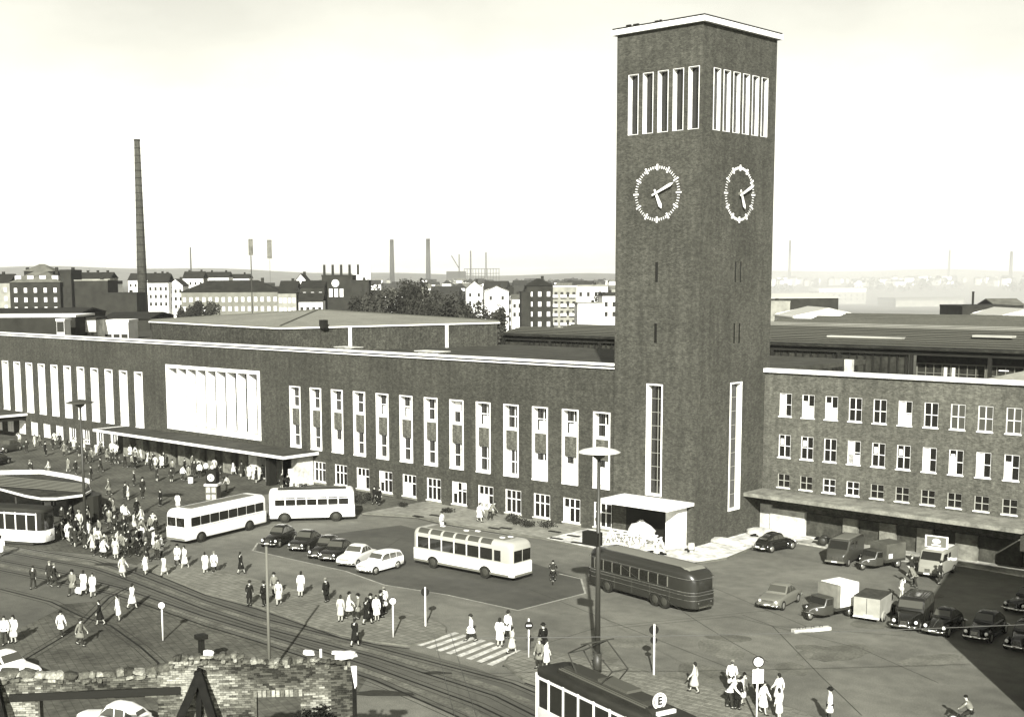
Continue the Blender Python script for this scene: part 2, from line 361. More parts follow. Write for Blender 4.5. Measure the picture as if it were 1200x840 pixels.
for P_ in ([(165, 666), (240, 697), (300, 713), (400, 747.5), (440, 755), (480, 760)], [(615, 800), (640, 809), (720, 838)], [(702, 775), (753, 785.5), (785, 794.5), (848, 807.5), (930, 830)], [(425, 603.5), (490, 607.5), (515, 613.5), (600, 627.5)], [(590, 781), (595, 771)]):
    struct('gutter', strip('', px(*P_), .16, 0.0102, GUT), GUT)
a0 = G(700, 777); a1 = G(848, 810); ang = math.atan2(a1.y-a0.y, a1.x-a0.x); cs, sn = math.cos(ang), math.sin(ang)
cnt = 0; rest = MB()
for j in range(0, 12):
    for i in range(-18, 34):
        x = a0.x+cs*(i*.5+.3)+sn*(j*.5+.32); y = a0.y+sn*(i*.5+.3)-cs*(j*.5+.32)
        if all(inside((x+dx, y+dy), isl2) for dx, dy in ((.34, 0), (-.34, 0), (0, .34), (0, -.34))):
            if i >= 0 and cnt < 290:
                o = link('paving_slab', random.choice(sm), isl_o); o.location = (x, y, 0.078+random.uniform(0, .012)); o.rotation_euler = (0, 0, ang+PI/2*random.randint(0, 3)); cnt += 1
            else:
                M_ = Matrix.Translation((x, y, 0.082)) @ Matrix.Rotation(ang, 4, 'Z'); rest.box(-.235, .235, -.235, .235, 0, .02, M_)
if rest.v: rest.build('small_paving', SLAB, isl_o, kind='stuff')
# markings
struct('parking_line', strip('', px((302, 636), (296, 645), (405, 669), (450, 685), (525, 697), (607, 715), (686, 695), (681, 678), (655, 672)), 0.14, 0.009, PAINTL), PAINTL)
mb = MB()
A0, A1, B0, B1 = G(487, 755), G(582, 781), G(532, 740), G(618, 764)
for k in range(8):
    t0 = k/8+0.01; t1 = (k+0.52)/8+0.01
    a, b, c, d = A0.lerp(A1, t0), B0.lerp(B1, t0), B0.lerp(B1, t1), A0.lerp(A1, t1)
    for p in (a, b, c, d): p.z = 0.009
    mb.quad(a, d, c, b)
struct('zebra_crossing', mb, PAINT)
# tram rails, each with its dark groove
JOINTM = mat('sett_joint', .03, .9)
RAILM = mat('rail_groove', 0.012, 0.7)
def rail(pts):
    P = px(*pts); mb = MB()
    for a, b in zip(P[:-1], P[1:]):
        a = Vector((a[0], a[1], 0)); b = Vector((b[0], b[1], 0)); d = (b-a).normalized(); n = Vector((-d.y, d.x, 0))*0.07
        mb.rings([[a-n, b-n, b+n, a+n], [p+Vector((0, 0, .012+.0007*(len(mb.v) % 3))) for p in (a-n, b-n, b+n, a+n)]])
    mb.build('tram_rail', RAILM, None, kind='structure')
    Q = [Vector((p[0], p[1], 0)) for p in P]
    for off, wd in ((.42, .07), (-.42, .06)):
        R = []
        for i in range(len(Q)):
            d = (Q[min(i+1, len(Q)-1)]-Q[max(i-1, 0)]).normalized(); R.append((Q[i].x-d.y*off, Q[i].y+d.x*off))
        struct('sett_joint', strip('', R, wd, 0.0092, JOINTM), JOINTM)
rail([(-30, 632), (60, 648), (110, 656), (160, 672), (240, 703), (300, 722), (440, 758), (600, 800), (720, 850)])
rail([(-30, 640), (60, 657), (110, 666), (160, 683), (240, 714), (300, 733), (440, 770), (580, 815), (640, 845)])
rail([(-30, 651), (60, 668), (140, 688), (240, 722), (300, 740), (430, 779), (560, 826), (600, 845)])
rail([(-30, 662), (60, 680), (140, 698), (240, 733), (300, 751), (440, 797), (520, 832), (560, 850)])
rail([(0, 690), (60, 705), (95, 722), (130, 733), (165, 758), (185, 776), (195, 800)])
rail([(-10, 742), (30, 775), (60, 752), (95, 722), (130, 696), (170, 672)]) if False else None
rail([(30, 772), (75, 745), (95, 733), (128, 700), (150, 688)])
# worn lighter band between the rails and tar seams across the asphalt
BANDM = mat('setts_between_rails', 0.11, .85, var=.4, scale=.5, fine=.35, fscale=5)
for P_ in ([(-30, 636), (60, 652.5), (110, 661), (160, 677.5), (240, 708.5), (300, 727.5), (440, 764), (580, 806), (680, 848)], [(-30, 656), (60, 674), (140, 693), (240, 727.5), (300, 745.5), (430, 786), (540, 828), (575, 846)]):
    struct('track_setts', strip('', px(*P_), .62, 0.0075, BANDM), BANDM)
SEAMM = mat('tar_seam', .03, .7)
for P_ in ([(560, 778), (700, 735), (900, 715)], [(730, 735), (860, 722), (1010, 760), (1100, 800)], [(905, 733), (960, 790), (1010, 838)], [(620, 690), (760, 745), (900, 800)], [(870, 720), (905, 733), (1060, 745)], [(440, 650), (470, 630), (560, 640)], [(700, 640), (840, 690), (960, 740)], [(500, 800), (610, 790), (700, 835)], [(420, 800), (560, 838)]):
    struct('tar_seam', strip('', px(*P_), .05, 0.0062, SEAMM), SEAMM)
rnd_ = random.Random(21); PATCHM = [mat('asphalt_patch_%d' % k, v, .85, var=.3, scale=.6, fine=.25, fscale=6) for k, v in enumerate((.1, .106, .125))]
for k in range(16):
    u, v = rnd_.uniform(620, 1150), rnd_.uniform(690, 800); p = G(u, v, .0050+.00008*k)
    if inside((p.x, p.y), isl2): continue
    a_ = rnd_.uniform(.6, 2.4); b_ = rnd_.uniform(.4, 1.2); q = MB(); q.v = [(a_*math.cos(2*PI*j/18)*(1+.25*rnd_.random()), b_*math.sin(2*PI*j/18)*(1+.25*rnd_.random()), 0) for j in range(18)]; q.f = [tuple(range(18))]
    o = q.build('asphalt_patch', PATCHM[k % 3], None, kind='structure'); o.location = p; o.rotation_euler = (0, 0, rnd_.uniform(0, 3))
BAYST = mat('bay_stone_shaded', .14, .85, var=.4, scale=1, fine=.2, fscale=5)  # darker copy of the pale stone, canopy shade put into its colour
# ------------------------------------------------------------------ station: long front building
FXR = -8.36; FXL = -150.0; FY = 0.3; FT = 14.35
sta = thing('station_building', 'long dark brick station front with tall white framed windows left of the clock tower', 'building', (-60, FY, 0))
def T(mb):   # world-coordinate geometry into the station's frame
    mb.v = [(x+60, y-FY, z) for x, y, z in mb.v]; return mb
strips = [-52.9+3.51*i for i in range(13)]
lstrips = [-119.15+3.511*i for i in range(-8, 11)]
ops = []
for x in strips: ops.append((x+.02, x+1.76, 3.92, 10.55, 0.75))
for x in lstrips: ops.append((x+.02, x+1.72, 3.72, 10.7, 0.95))
ops.append((-76.55, -58.6, 4.45, 11.55, 1.35))
SMALL = [-49.0+3.485*i for i in range(12)]   # ground floor windows under the strips
SMALLL = [-114.9+3.511*i for i in range(-8, 9)]
for x in SMALL: ops.append((x, x+1.9, 0.42, 2.6, 0.16))
for x in SMALLL: ops.append((x, x+1.75, 0.42, 2.35, 0.3))
jb = []; mb = MB()
wall(mb, jb, (0, FY, 0), (1, 0, 0), (0, -1, 0), FXL, FXR, 0, FT, ops)
# the hall entrance zone below the big window is pale stone with door openings: cut from the brick by standing proud of it
T(mb).build('wall', BRICK, sta); [T(j).build('window_reveal', WHITE, sta) for j in jb]
mb = MB(); mb.box(FXL, FXR-.02, FY+.46, FY+46, 12.4, 12.9); T(mb).build('flat_roof', TAR, sta)
mb = MB(); mb.box(FXL, FXR-.02, FY+.02, FY+.44, 12.9, 14.65); T(mb).build('parapet', BRICK, sta)
mb = MB(); mb.box(FXL, FXR-.06, FY-.22, FY-.002, 14.38, 14.5); T(mb).build('lower_cornice', WHITE, sta)
mb = MB(); mb.box(FXL, FXR-.04, FY-.32, FY+.45, 14.66, 14.84); T(mb).build('upper_cornice', WHITE, sta)
mb = MB(); mb.box(FXL, FXR-.04, FY-.05, FY+.4, 14.5, 14.66); T(mb).build('cornice_gap_shade', DARK, sta)  # shade of the gap between the cornices, put in as near-black
mb = MB(); mb.box(FXR-.14, FXR-.03, FY-.1, FY-.01, 0, 14.3); T(mb).build('downpipe', IRON, sta)
def frame_mb(w_, h_, bw_, d, cols, rows, bar, y0=0.0, hs=None):
    mb = MB()
    mb.box(0, bw_, y0, y0+d, 0, h_); mb.box(w_-bw_, w_, y0, y0+d, 0, h_); mb.box(bw_, w_-bw_, y0, y0+d, 0, bw_); mb.box(bw_, w_-bw_, y0, y0+d, h_-bw_, h_)
    for i in range(1, cols):
        x = bw_+(w_-2*bw_)*i/cols; mb.box(x-bar/2, x+bar/2, y0+.004, y0+d-.004, bw_, h_-bw_)
    for z in (hs if hs else [h_*j/rows for j in range(1, rows)]): mb.box(bw_, w_-bw_, y0+.012, y0+d-.012, z-bar/2, z+bar/2)
    return mb
# tall strip window prototype: white surround, upper sash, brick spandrel, lower sash
HT = 6.63; WT = 1.74
def strip_window(parent, x, zb, variant):
    e = FRAME_STRIP
    o = link('window_frame', e, parent); o.location = (x, -0.04, zb)
    y = 0.62
    a = link('sash', SASH_UP, o); a.location = (0, y, 4.38)
    b = link('sash', SASH_LO, o); b.location = (0, y, 0.05)
    s = link('spandrel_panel', SPAN, o); s.location = (0, y-.06, 2.42)
    p = link('pane', PANE_UP, o); p.location = (0, y+.06, 4.38)
    p = link('pane', PANE_LO, o); p.location = (0, y+.06, 0.05)
    for k in variant:
        c = link('curtain', CUR[k], o); c.location = (0, y+.045, 0)
mb = MB()
for a in ((-.03, .09, 0, HT+.03), (WT-.06, WT+.06, 0, HT+.03)): mb.box(a[0], a[1], -.03, .1, a[2], a[3])
mb.box(.09, WT-.06, -.03, .1, HT-.08, HT+.03); mb.box(-.03, WT+.06, -.08, .12, -.1, 0.03); mb.box(.0, WT, .1, .62, -.02, 0.12); mb.box(.09, WT-.06, .3, .66, 4.2, 4.36)
FRAME_STRIP = mb.mesh('window_frame', WHITE)
SASH_UP = frame_mb(WT-.02, 2.2, .07, .07, 2, 2, .07).mesh('sash', WHITE)
SASH_LO = frame_mb(WT-.02, 2.36, .07, .07, 2, 2, .07).mesh('sash', WHITE)
mb = MB(); mb.box(0.02, WT-.03, -.25, .12, 0, 1.78); SPAN = mb.mesh('spandrel_panel', brick_mat('spandrel_brick', 0.075))
mb = MB(); mb.box(0, WT-.02, 0, .02, 0, 2.2); PANE_UP = mb.mesh('pane', GLASSW)
mb = MB(); mb.box(0, WT-.02, 0, .02, 0, 2.36); PANE_LO = mb.mesh('pane', GLASSW)
CUR = []
for (x0, x1, z0, z1) in ((.1, .85, .15, 1.2), (.9, 1.6, .2, 2.3), (.95, 1.62, 4.5, 5.5), (.1, .9, 5.5, 6.4), (.1, 1.62, .15, 1.7), (.3, 1.62, 4.5, 5.3), (1.2, 1.62, 4.5, 6.5), (.1, .4, .15, 2.3)):
    mb = MB(); mb.box(x0, x1, 0, .008, z0, z1); CUR.append(mb.mesh('curtain', CURT))
VAR = [[], [1], [0, 1], [], [2, 5], [5], [2], [2, 6, 3], [5, 6], [7], [4, 5], [4, 1, 5, 2], [2, 4, 1]]
for i, x in enumerate(strips): strip_window(sta, x+60, 3.92, VAR[i])
mb = MB()
for a in ((-.03, .09, 0, 7.0), (1.64, 1.76, 0, 7.0)): mb.box(a[0], a[1], -.03, .1, a[2], a[3])
mb.box(.09, 1.64, -.03, .1, 6.87, 7.0); mb.box(-.03, 1.76, -.08, .1, -.1, .03); mb.box(0.01, 1.71, .1, .8, -.02, .2)
LF = mb.mesh('window_frame', WHITE); LS = frame_mb(1.7, 6.9, .07, .07, 2, 5, .06).mesh('sash', WHITE)
mb = MB(); mb.box(0, 1.7, 0, .02, 0, 6.9); LP = mb.mesh('pane', GLASSM)
for x in lstrips:
    o = link('window_frame', LF, sta); o.location = (x+60, -.04, 3.72)
    s = link('sash', LS, o); s.location = (0, .88, .05); s = link('pane', LP, o); s.location = (0, .95, .05)
# great window over the entrance: deep white fins
bw0 = link('great_window', (lambda m: (m.box(0, .42, -.1, .2, 0, 7.9), m.box(18.28, 18.7, -.1, .2, 0, 7.9), m.box(.42, 18.28, -.1, .2, 7.5, 7.9), m.box(.42, 18.28, -.1, .2, 0, .42), m)[-1])(MB()).mesh('great_window', WHITE), sta)
bw0.location = (-76.92+60, 0, 4.04)
mb = MB(); mb.box(-.09, .09, 0.0, 1.17, .42, 7.5); FIN = mb.mesh('window_fin', WHITE)
for k in range(1, 9):
    f = link('window_fin', FIN, bw0); f.location = (.36+18.0*k/9, 0, 0)
mb = MB(); mb.box(.4, 18.3, 1.24, 1.26, .4, 7.6); mb.build('pane', GLASSW, bw0)
mb = MB()
for k in range(9):
    x = .36+18.0*k/9
    for z in (2.25, 4.0, 5.75): mb.box(x+.1, x+1.9, 1.1, 1.22, z-.04, z+.04)
    mb.box(x+.95, x+1.0, 1.18, 1.22, .4, 7.5)
mb.build('glazing_bars', GALV, bw0)
mb = MB(); mb.box(.42, 18.28, .2, 1.22, .42, .62); mb.build('window_sill', WSTONE, bw0)
# small ground floor windows
SMF = frame_mb(1.9, 2.18, .08, .08, 3, 2, .08, hs=[1.32]).mesh('window_frame', WHITE)
mb = MB(); mb.box(0, 1.9, 0, .02, 0, 2.18); SMP = mb.mesh('pane', GLASSW)
mb = MB(); mb.box(-.1, 2.0, -.14, .1, -.1, 0); SMS = mb.mesh('window_sill', WSTONE)
SMC = []
for r_ in ((.1, .6, 1.0, 2.1), (1.25, 1.85, 1.5, 2.1), (.1, .66, .1, 1.3), (.66, 1.24, .1, 1.28), (.1, 1.85, .1, .5)):
    mb = MB(); mb.box(r_[0], r_[1], 0, .008, r_[2], r_[3]); SMC.append(mb.mesh('curtain', CURT))
for i, x in enumerate(SMALL):
    o = link('window_frame', SMF, sta); o.location = (x+60, 0.06, .42)
    s = link('pane', SMP, o); s.location = (0, .07, 0); s = link('window_sill', SMS, o); s.location = (0, -.06, 0)
    for k in [[], [], [2, 3], [0], [2, 3], [], [0, 1], [2, 3, 4], [], [], [2], []][i]:
        s = link('curtain', SMC[k], o); s.location = (0, .058, 0)
LMF = frame_mb(1.75, 1.93, .07, .08, 3, 2, .07, hs=[.5]).mesh('window_frame', WHITE)
mb = MB(); mb.box(0, 1.75, 0, .02, 0, 1.93); LMP = mb.mesh('pane', GLASSW); mb = MB(); mb.box(.05, 1.7, 0, .008, .05, 1.88); LMC = mb.mesh('curtain', CURT)
for i, x in enumerate(SMALLL):
    o = link('window_frame', LMF, sta); o.location = (x+60, 0.2, .42)
    s = link('pane', LMP, o); s.location = (0, .07, 0)
    if i < 12: s = link('curtain', LMC, o); s.location = (0, .055, 0)
# pale plinth patches under the ground floor windows
mb = MB()
for x in SMALL: mb.box(x-.12, x+2.02, FY-.05, FY-.003, 0.12, .3)
T(mb).build('plinth_patches', mat('plinth_render', 0.14, .9, var=.3, scale=2), sta, kind='stuff')
# entrance: pale stone piers and doors beneath the canopy
mb = MB(); mb.box(-86.3, -48.25, -4.5, FY-.004, 3.32, 3.6)
mb.v = list(mb.v); T(mb).build('entrance_canopy', TAR, sta); can = KIDS[sta.name][-1]
mb = MB(); mb.box(-86.36, -48.19, -4.58, -4.502, 3.36, 3.66); mb.box(-48.248, -48.17, -4.5, FY-.01, 3.36, 3.66); mb.box(-86.38, -86.302, -4.5, FY-.01, 3.36, 3.66); T(mb).build('canopy_edge', WHITE, can)
mb = MB()   # near-black underside panel; the shade below the canopy as colour
mb.box(-86.2, -48.4, -4.4, FY-.01, 3.25, 3.31); T(mb).build('canopy_shade_panel', DARK, can)
xs = [-84.5+3.05*i for i in range(12)]
piers = [(x-.75, x+.75) for x in xs] + [(-51.8, -49.15)]
mb = MB()
for a, b in piers: mb.box(a, b, -1.1, FY-.005, 0, 2.62)
T(mb); i0 = 0
for a, b in piers:
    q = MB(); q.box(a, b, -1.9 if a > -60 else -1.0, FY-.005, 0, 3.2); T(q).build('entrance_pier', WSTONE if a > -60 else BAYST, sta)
for i, x in enumerate(xs[:-1]):
    q = MB(); q.box(x+.76, x+2.29, -.3, -.2, 0, 2.5); T(q).build('entrance_door', DKGREY if i % 2 else GLASSM, sta)
q = MB(); q.box(-50.4, -50.05, -2.2, -1.9, 0, 1.9); T(q).build('door_post', WHITE, sta)
q = MB(); q.box(-52.5, -51.9, -3.6, -2.6, 0, 3.3); T(q).build('canopy_support', DARK, sta)
# canopy at the far left
cl = MB(); cl.box(-150, -109.2-3.3, -4.6, FY-.004, 3.15, 3.4); T(cl).build('side_canopy', TAR, sta); cl = KIDS[sta.name][-1]
mb = MB(); mb.box(-150, -112.45, -4.68, -4.602, 3.15, 3.46); mb.box(-112.498, -112.42, -4.6, FY-.01, 3.15, 3.46); T(mb).build('canopy_edge', WHITE, cl)
mb = MB(); mb.box(-150, -112.9, -4.3, FY-.01, 2.5, 3.14); T(mb).build('canopy_shade_panel', DARK, cl)  # near-black box stands in for the shade under this canopy
# roof clutter on the flat roof
mb = MB(); mb.box(-47, -44.8, 2.2, 3.4, 12.9, 14.85); mb.box(-47.4, -44.4, 2.0, 3.6, 14.9, 14.98); T(mb).build('roof_vent', WSTONE, sta)
mb = MB(); mb.box(-34.6, -31.8, 2.2, 3.4, 12.9, 14.85); mb.box(-35, -31.4, 2.0, 3.6, 14.9, 14.98); T(mb).build('roof_vent', WSTONE, sta)
# ------------------------------------------------------------------ clock tower
TW_, TD_, TH = 8.36, 11.26, 42.0
tow = thing('clock_tower', 'tall square dark brick clock tower with white clock dials on two faces', 'tower', (0, 0, 0))
mb = MB(); jb = []; jd = []
lo = [(-7.126+1.472*i, -7.126+1.472*i+.94, 33.86, 38.65, .52) for i in range(5)]
lo += [(-4.86, -3.47, 4.02, 13.22, .6)]
ro = [(1.63+1.458*i, 1.63+1.458*i+.92, 33.86, 38.65, .3) for i in range(6)]
ro += [(5.08, 6.68, 2.5, 13.22, .48)]
sl_ = [(-4.3, -4.0, 21.75, 23.4, .3), (-4.33, -4.03, 16.75, 18.37, .3)]
sr = [(5.3, 5.6, 21.7, 23.4, .3), (6.1, 6.4, 21.7, 23.4, .3), (5.3, 5.6, 16.62, 18.3, .3), (6.1, 6.4, 16.62, 18.3, .3)]
wall(mb, jb, (0, 0, 0), (1, 0, 0), (0, -1, 0), -TW_, 0, 0, TH, lo+sl_)
wall(mb, jd, (0, 0, 0), (0, 1, 0), (1, 0, 0), 0, TD_, 0, TH, ro+sr)
mb.quad((-TW_, 0, 0), (-TW_, 0, TH), (-TW_, TD_, TH), (-TW_, TD_, 0)); mb.quad((-TW_, TD_, 0), (-TW_, TD_, TH), (0, TD_, TH), (0, TD_, 0))
mb.build('wall', BRICKT, tow); 
for L_, nw_ in ((jb, len(lo)), (jd, len(ro))):
    for i, j in enumerate(L_): j.build('window_reveal' if i < nw_ else 'slit_reveal', WHITE if i < nw_ else BRICKT, tow)
mb = MB(); mb.box(-TW_-.35, .35, -.35, TD_+.35, TH, TH+.42); mb.build('cornice', WHITE, tow)
mb = MB(); mb.box(-TW_-.3, .3, -.3, TD_+.3, TH+.42, TH+.55); mb.build('roof_edge', DARK, tow)
mb = MB()
for k in range(4):
    x = random.uniform(-TW_, -4); mb = MB(); mb.box(x, x+random.uniform(.1, .5), -.2, 0, TH+.55, TH+.55+random.uniform(.05, .2)); mb.build('roof_fitting', DARK, tow)
pass
def surround(w_, h_, t=.1, pr=.05):
    mb = MB(); mb.box(-t, 0, -pr, .02, -t, h_+t); mb.box(w_, w_+t, -pr, .02, -t, h_+t); mb.box(0, w_, -pr, .02, h_, h_+t); mb.box(0, w_, -pr, .02, -t, 0); return mb
def tower_window(parent, o, face, hh, ww, dp, rows, me):
    fr, pn, br = me
    a = link('window_frame', fr, parent); a.location = o; a.rotation_euler = (0, 0, face)
    p = link('pane', pn, a); p.location = (0, dp-.03, 0)
    if br: b = link('glazing_bars', br, a); b.location = (0, dp-.08, 0)
def pane_me(w_, h_, m_=GLASSW): q = MB(); q.box(0, w_, 0, .02, 0, h_); return q.mesh('pane', m_)
mA = (surround(.94, 4.79, .035).mesh('window_frame', WHITE), pane_me(.94, 4.79), None)
for a in lo[:5]: tower_window(tow, (a[0], 0, a[2]), 0, 0, 0, .52, 0, mA)
mBq = (surround(.92, 4.79, .035).mesh('window_frame', WHITE), pane_me(.92, 4.79), None)
for a in ro[:6]: tower_window(tow, (0, a[0], a[2]), PI/2, 0, 0, .3, 0, mBq)
mC = (surround(1.39, 9.2, .12).mesh('window_frame', WHITE), pane_me(1.39, 9.2), frame_mb(1.39, 9.2, .04, .05, 2, 8, .035).mesh('glazing_bars', mat('grey_bars', .25)))
tower_window(tow, (lo[5][0], 0, lo[5][2]), 0, 0, 0, .6, 0, mC)
mD = (surround(1.6, 10.72, .12).mesh('window_frame', WHITE), pane_me(1.6, 10.72), frame_mb(1.6, 10.72, .04, .05, 2, 9, .035).mesh('glazing_bars', MAT['grey_bars']))
tower_window(tow, (0, ro[6][0], ro[6][2]), PI/2, 0, 0, .48, 0, mD)
for a in sl_: q = MB(); q.box(a[0]+.001, a[1]-.001, .05, .07, a[2], a[3]); q.build('slit_window', GLASSW, tow); q = MB(); q.box(a[0]-.001, a[1]+.001, .02, .26, a[2], a[2]+.02)
for a in sr: q = MB(); q.box(-.07, -.05, a[0]+.001, a[1]-.001, a[2], a[3]); q.build('slit_window', GLASSW, tow)
# the clocks
def clock(loc, rot):
    c = MB(); c.lathe([(0.16, 0), (.16, .3), (.05, .34)], 12, Matrix.Rotation(PI/2, 4, 'X'))
    hub = c.build('clock', GALV, tow); hub.location = loc; hub.rotation_euler = (0, 0, rot)
    r = 2.11; hm = MB(); mm = MB()
    for k in range(60):
        M_ = Matrix.Rotation(PI*2*k/60, 4, 'Y') @ Matrix.Translation((0, 0, r))
        if k % 5 == 0: hm = MB(); hm.box(-.065, .065, -.1, -.03, -.25, .25, M_); hm.build('hour_mark', WHITE, hub)
        else: mm.box(-.028, .028, -.08, -.02, -.11, .11, M_)
    mm.build('minute_marks', WHITE, hub, kind='stuff')
    for L, wd, a, y in ((1.95, .13, 66, -.3), (1.35, .16, 155.5, -.22)):
        q = MB(); q.rings([[(-.06, y, -.35), (.06, y, -.35), (wd, y, L*.8), (0, y, L), (-wd, y, L*.8)], [(-.06, y-.05, -.35), (.06, y-.05, -.35), (wd, y-.05, L*.8), (0, y-.05, L), (-wd, y-.05, L*.8)]][::-1])
        o = q.build('minute_hand' if L > 1.5 else 'hour_hand', WHITE, hub); o.rotation_euler = (0, math.radians(a), 0)
clock((-4.14, 0, 28.95), 0); clock((0, 5.75, 28.95), PI/2)
# canopy of the tower porch
mb = MB(); mb.rings([[(-7.2, -3.85, z), (-.1, -3.85, z), (-.1, -.005, z), (-7.2, -.005, z)] for z in (3.52, 3.78)]); mb.build('porch_canopy', WHITE, tow); pc = KIDS[tow.name][-1]
mb = MB(); mb.box(-6.9, -2.0, -.1, -.006, .12, 3.0); mb.build('porch_shade_panel', DARK, tow)  # near-black panel paints the canopy's shadow on the tower wall
mb = MB(); mb.box(-2.0, -.8, -1.3, -.01, .12, 3.4); mb.build('porch_pier', WHITE, tow)
# ------------------------------------------------------------------ east wing
wg = thing('station_wing', 'lower brick office wing right of the tower with three rows of small windows', 'building', (0.3, 10.5, 0))
WXR = 48.0
def TWG(mb): mb.v = [(x-.3, y-10.5, z) for x, y, z in mb.v]; return mb
wx = [1.51+2.145*i for i in range(21)]
rows = [(10.22, 12.2, 2.0), (6.65, 8.62, 1.95), (4.02, 5.2, 1.2)]
ops = []
for x in wx:
    for z0, z1, _ in rows: ops.append((x, x+1.16, z0, z1, .13))
mb = MB(); jb = []; wall(mb, jb, (0, 10.5, 0), (1, 0, 0), (0, -1, 0), 0.01, WXR, 0, 13.95, ops)
mb.quad((WXR, 10.5, 0), (WXR, 24, 0), (WXR, 24, 13.95), (WXR, 10.5, 13.95))
TWG(mb).build('wall', BRICKW, wg); [TWG(j).build('window_reveal', BRICKW, wg) for j in jb]
mb = MB(); mb.box(0.02, WXR+.3, 10.2, 10.9, 13.95, 14.28); TWG(mb).build('cornice', WHITE, wg)
mb = MB(); mb.box(0.02, WXR, 10.52, 24, 12.7, 13.0); TWG(mb).build('flat_roof', TAR, wg)
mb = MB(); mb.rings([[(14, 12, 13.0), (WXR, 12, 13.0), (WXR, 22, 13.0), (14, 22, 13.0)], [(26, 17, 16.2), (WXR, 17, 16.2), (WXR, 18, 16.2), (26, 18, 16.2)]]); TWG(mb).build('roof_slope', ROOFG, wg)
mb = MB(); mb.box(0.02, WXR, 10.52, 10.85, 13.0, 13.96); TWG(mb).build('parapet', BRICKW, wg)
for u, v in ((1003, 436), (1120, 441), (1160, 437)):
    p = G(u, v, 14.06); q = MB(); b = .35 if u == 1003 else .12; q.box(p.x-b, p.x+b, 12.2, 12.2+b, 13.0, 14.9 if u != 1003 else 15.2); TWG(q).build('roof_stub', WSTONE, wg)
WF = [frame_mb(1.16, r_[1]-r_[0], .06, .07, 2, 2, .055).mesh('window_frame', WHITE) for r_ in rows]
WFD = frame_mb(1.16, rows[2][1]-rows[2][0], .05, .07, 2, 2, .05).mesh('window_frame', mat('grey_window_paint', 0.3))
WP = [pane_me(1.16, r_[1]-r_[0]) for r_ in rows]; WPM = [pane_me(1.16, r_[1]-r_[0], GLASSM) for r_ in rows]
mb = MB(); mb.box(-.06, 1.22, -.12, .1, -.09, 0); WSI = mb.mesh('window_sill', WHITE)
def cm(x0, x1, z0, z1): q = MB(); q.box(x0, x1, 0, .008, z0, z1); return q.mesh('curtain', CURT)
WC = [cm(.08, .5, .1, 1.4), cm(.08, .55, .1, 1.85), cm(.6, 1.1, .1, .9), cm(.08, 1.1, .1, .8), cm(.15, .45, 1.1, 1.6)]
rv = {0: {0: [1], 1: [0, 2], 2: [0, 2], 5: [1, 2], 3: []}, 1: {3: [1, 3], 6: [1], 7: [0, 4], 8: [1], 9: [0], 4: [4], 5: [4], 0: [4], 1: [4]}, 2: {}}
for r_, (z0, z1, hh) in enumerate(rows):
    for i, x in enumerate(wx):
        o = link('window_frame', WF[r_] if r_ < 2 or 2 <= i <= 3 else WFD, wg); o.location = (x-.3, .05, z0)
        s = link('pane', (WPM if (r_ == 0 and i >= 7) else WP)[r_], o); s.location = (0, .06, 0)
        s = link('window_sill', WSI, o); s.location = (0, -.05, 0)
        for k in rv[r_].get(i, []): s = link('curtain', WC[k], o); s.location = (0, .048, 0)
# wing canopy over the loading bays
mb = MB(); mb.rings([[(0.02, 7.4, z), (23.8, 6.6, z), (23.8, 10.495, z), (0.02, 10.495, z)] for z in (3.4, 3.72)]); TWG(mb).build('bay_canopy', mat('weathered_concrete', 0.17, .9, var=.35, scale=1.2, fine=.2, fscale=5), wg); bc = KIDS[wg.name][-1]
mb = MB(); mb.box(23.82, WXR, 6.3, 10.49, 2.2, 3.3); TWG(mb).build('bay_canopy', DKGREY, wg)  # added canopy piece, set low and deep so its shadow covers the wall
px_p = [(905, 945), (990, 1007), (1033, 1052), (1077, 1095), (1122, 1148)]
for a, b in px_p:
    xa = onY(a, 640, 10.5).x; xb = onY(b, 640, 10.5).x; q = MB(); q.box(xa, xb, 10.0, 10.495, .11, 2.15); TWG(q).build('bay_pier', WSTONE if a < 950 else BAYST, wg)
for a, b in ((946, 989), (1008, 1032), (1053, 1076), (1096, 1121), (1149, 1200)):
    xa = onY(a, 640, 10.5).x; xb = onY(b, 640, 10.5).x; q = MB(); q.box(xa+.02, xb-.02, 10.25, 10.4, .11, 2.1)
    TWG(q).build('bay_door', mat('bay_door_paint', 0.04, .7, var=.4, scale=1.5, fine=.2, fscale=6), wg)
q = MB(); q.box(0.03, onY(905, 640, 10.5).x-.02, 10.2, 10.49, .12, 2.4); TWG(q).build('corner_pier', WSTONE, wg)
# ------------------------------------------------------------------ central hall behind the front
hz = 16.3
B_, A_, C_ = G(327, 382.5, hz), G(174, 375, hz), G(586, 376, hz); D_ = A_+C_-B_
ctr = (B_+D_)/2
hall = thing('concourse_hall', 'broad brick hall with low pyramid roof and white eaves above the station front', 'building', (ctr.x, ctr.y, 14.6))
def TH_(mb): mb.v = [(x-ctr.x, y-ctr.y, z-14.6) for x, y, z in mb.v]; return mb
qd = [A_, B_, C_, D_]
def scaled(k, z, base=None): return [(ctr.x+(p.x-ctr.x)*k, ctr.y+(p.y-ctr.y)*k, z) for p in qd]
mb = MB(); mb.rings([scaled(.985, 10), scaled(.985, 15.95)]); TH_(mb).build('wall', BRICKH, hall)
mb = MB(); mb.rings([scaled(1.0, 15.95), scaled(1.0, 16.12)]); TH_(mb).build('eaves', WHITE, hall)
mb = MB(); mb.rings([scaled(.996, 16.12), scaled(.996, 16.3)]); TH_(mb).build('gutter', GALV, hall)
apex = [(ctr.x+(p.x-ctr.x)*.02, ctr.y+(p.y-ctr.y)*.02, 17.75) for p in qd]
mb = MB(); mb.rings([scaled(.99, 16.3), apex]); TH_(mb).build('roof', ROOFG, hall)
mb = MB()
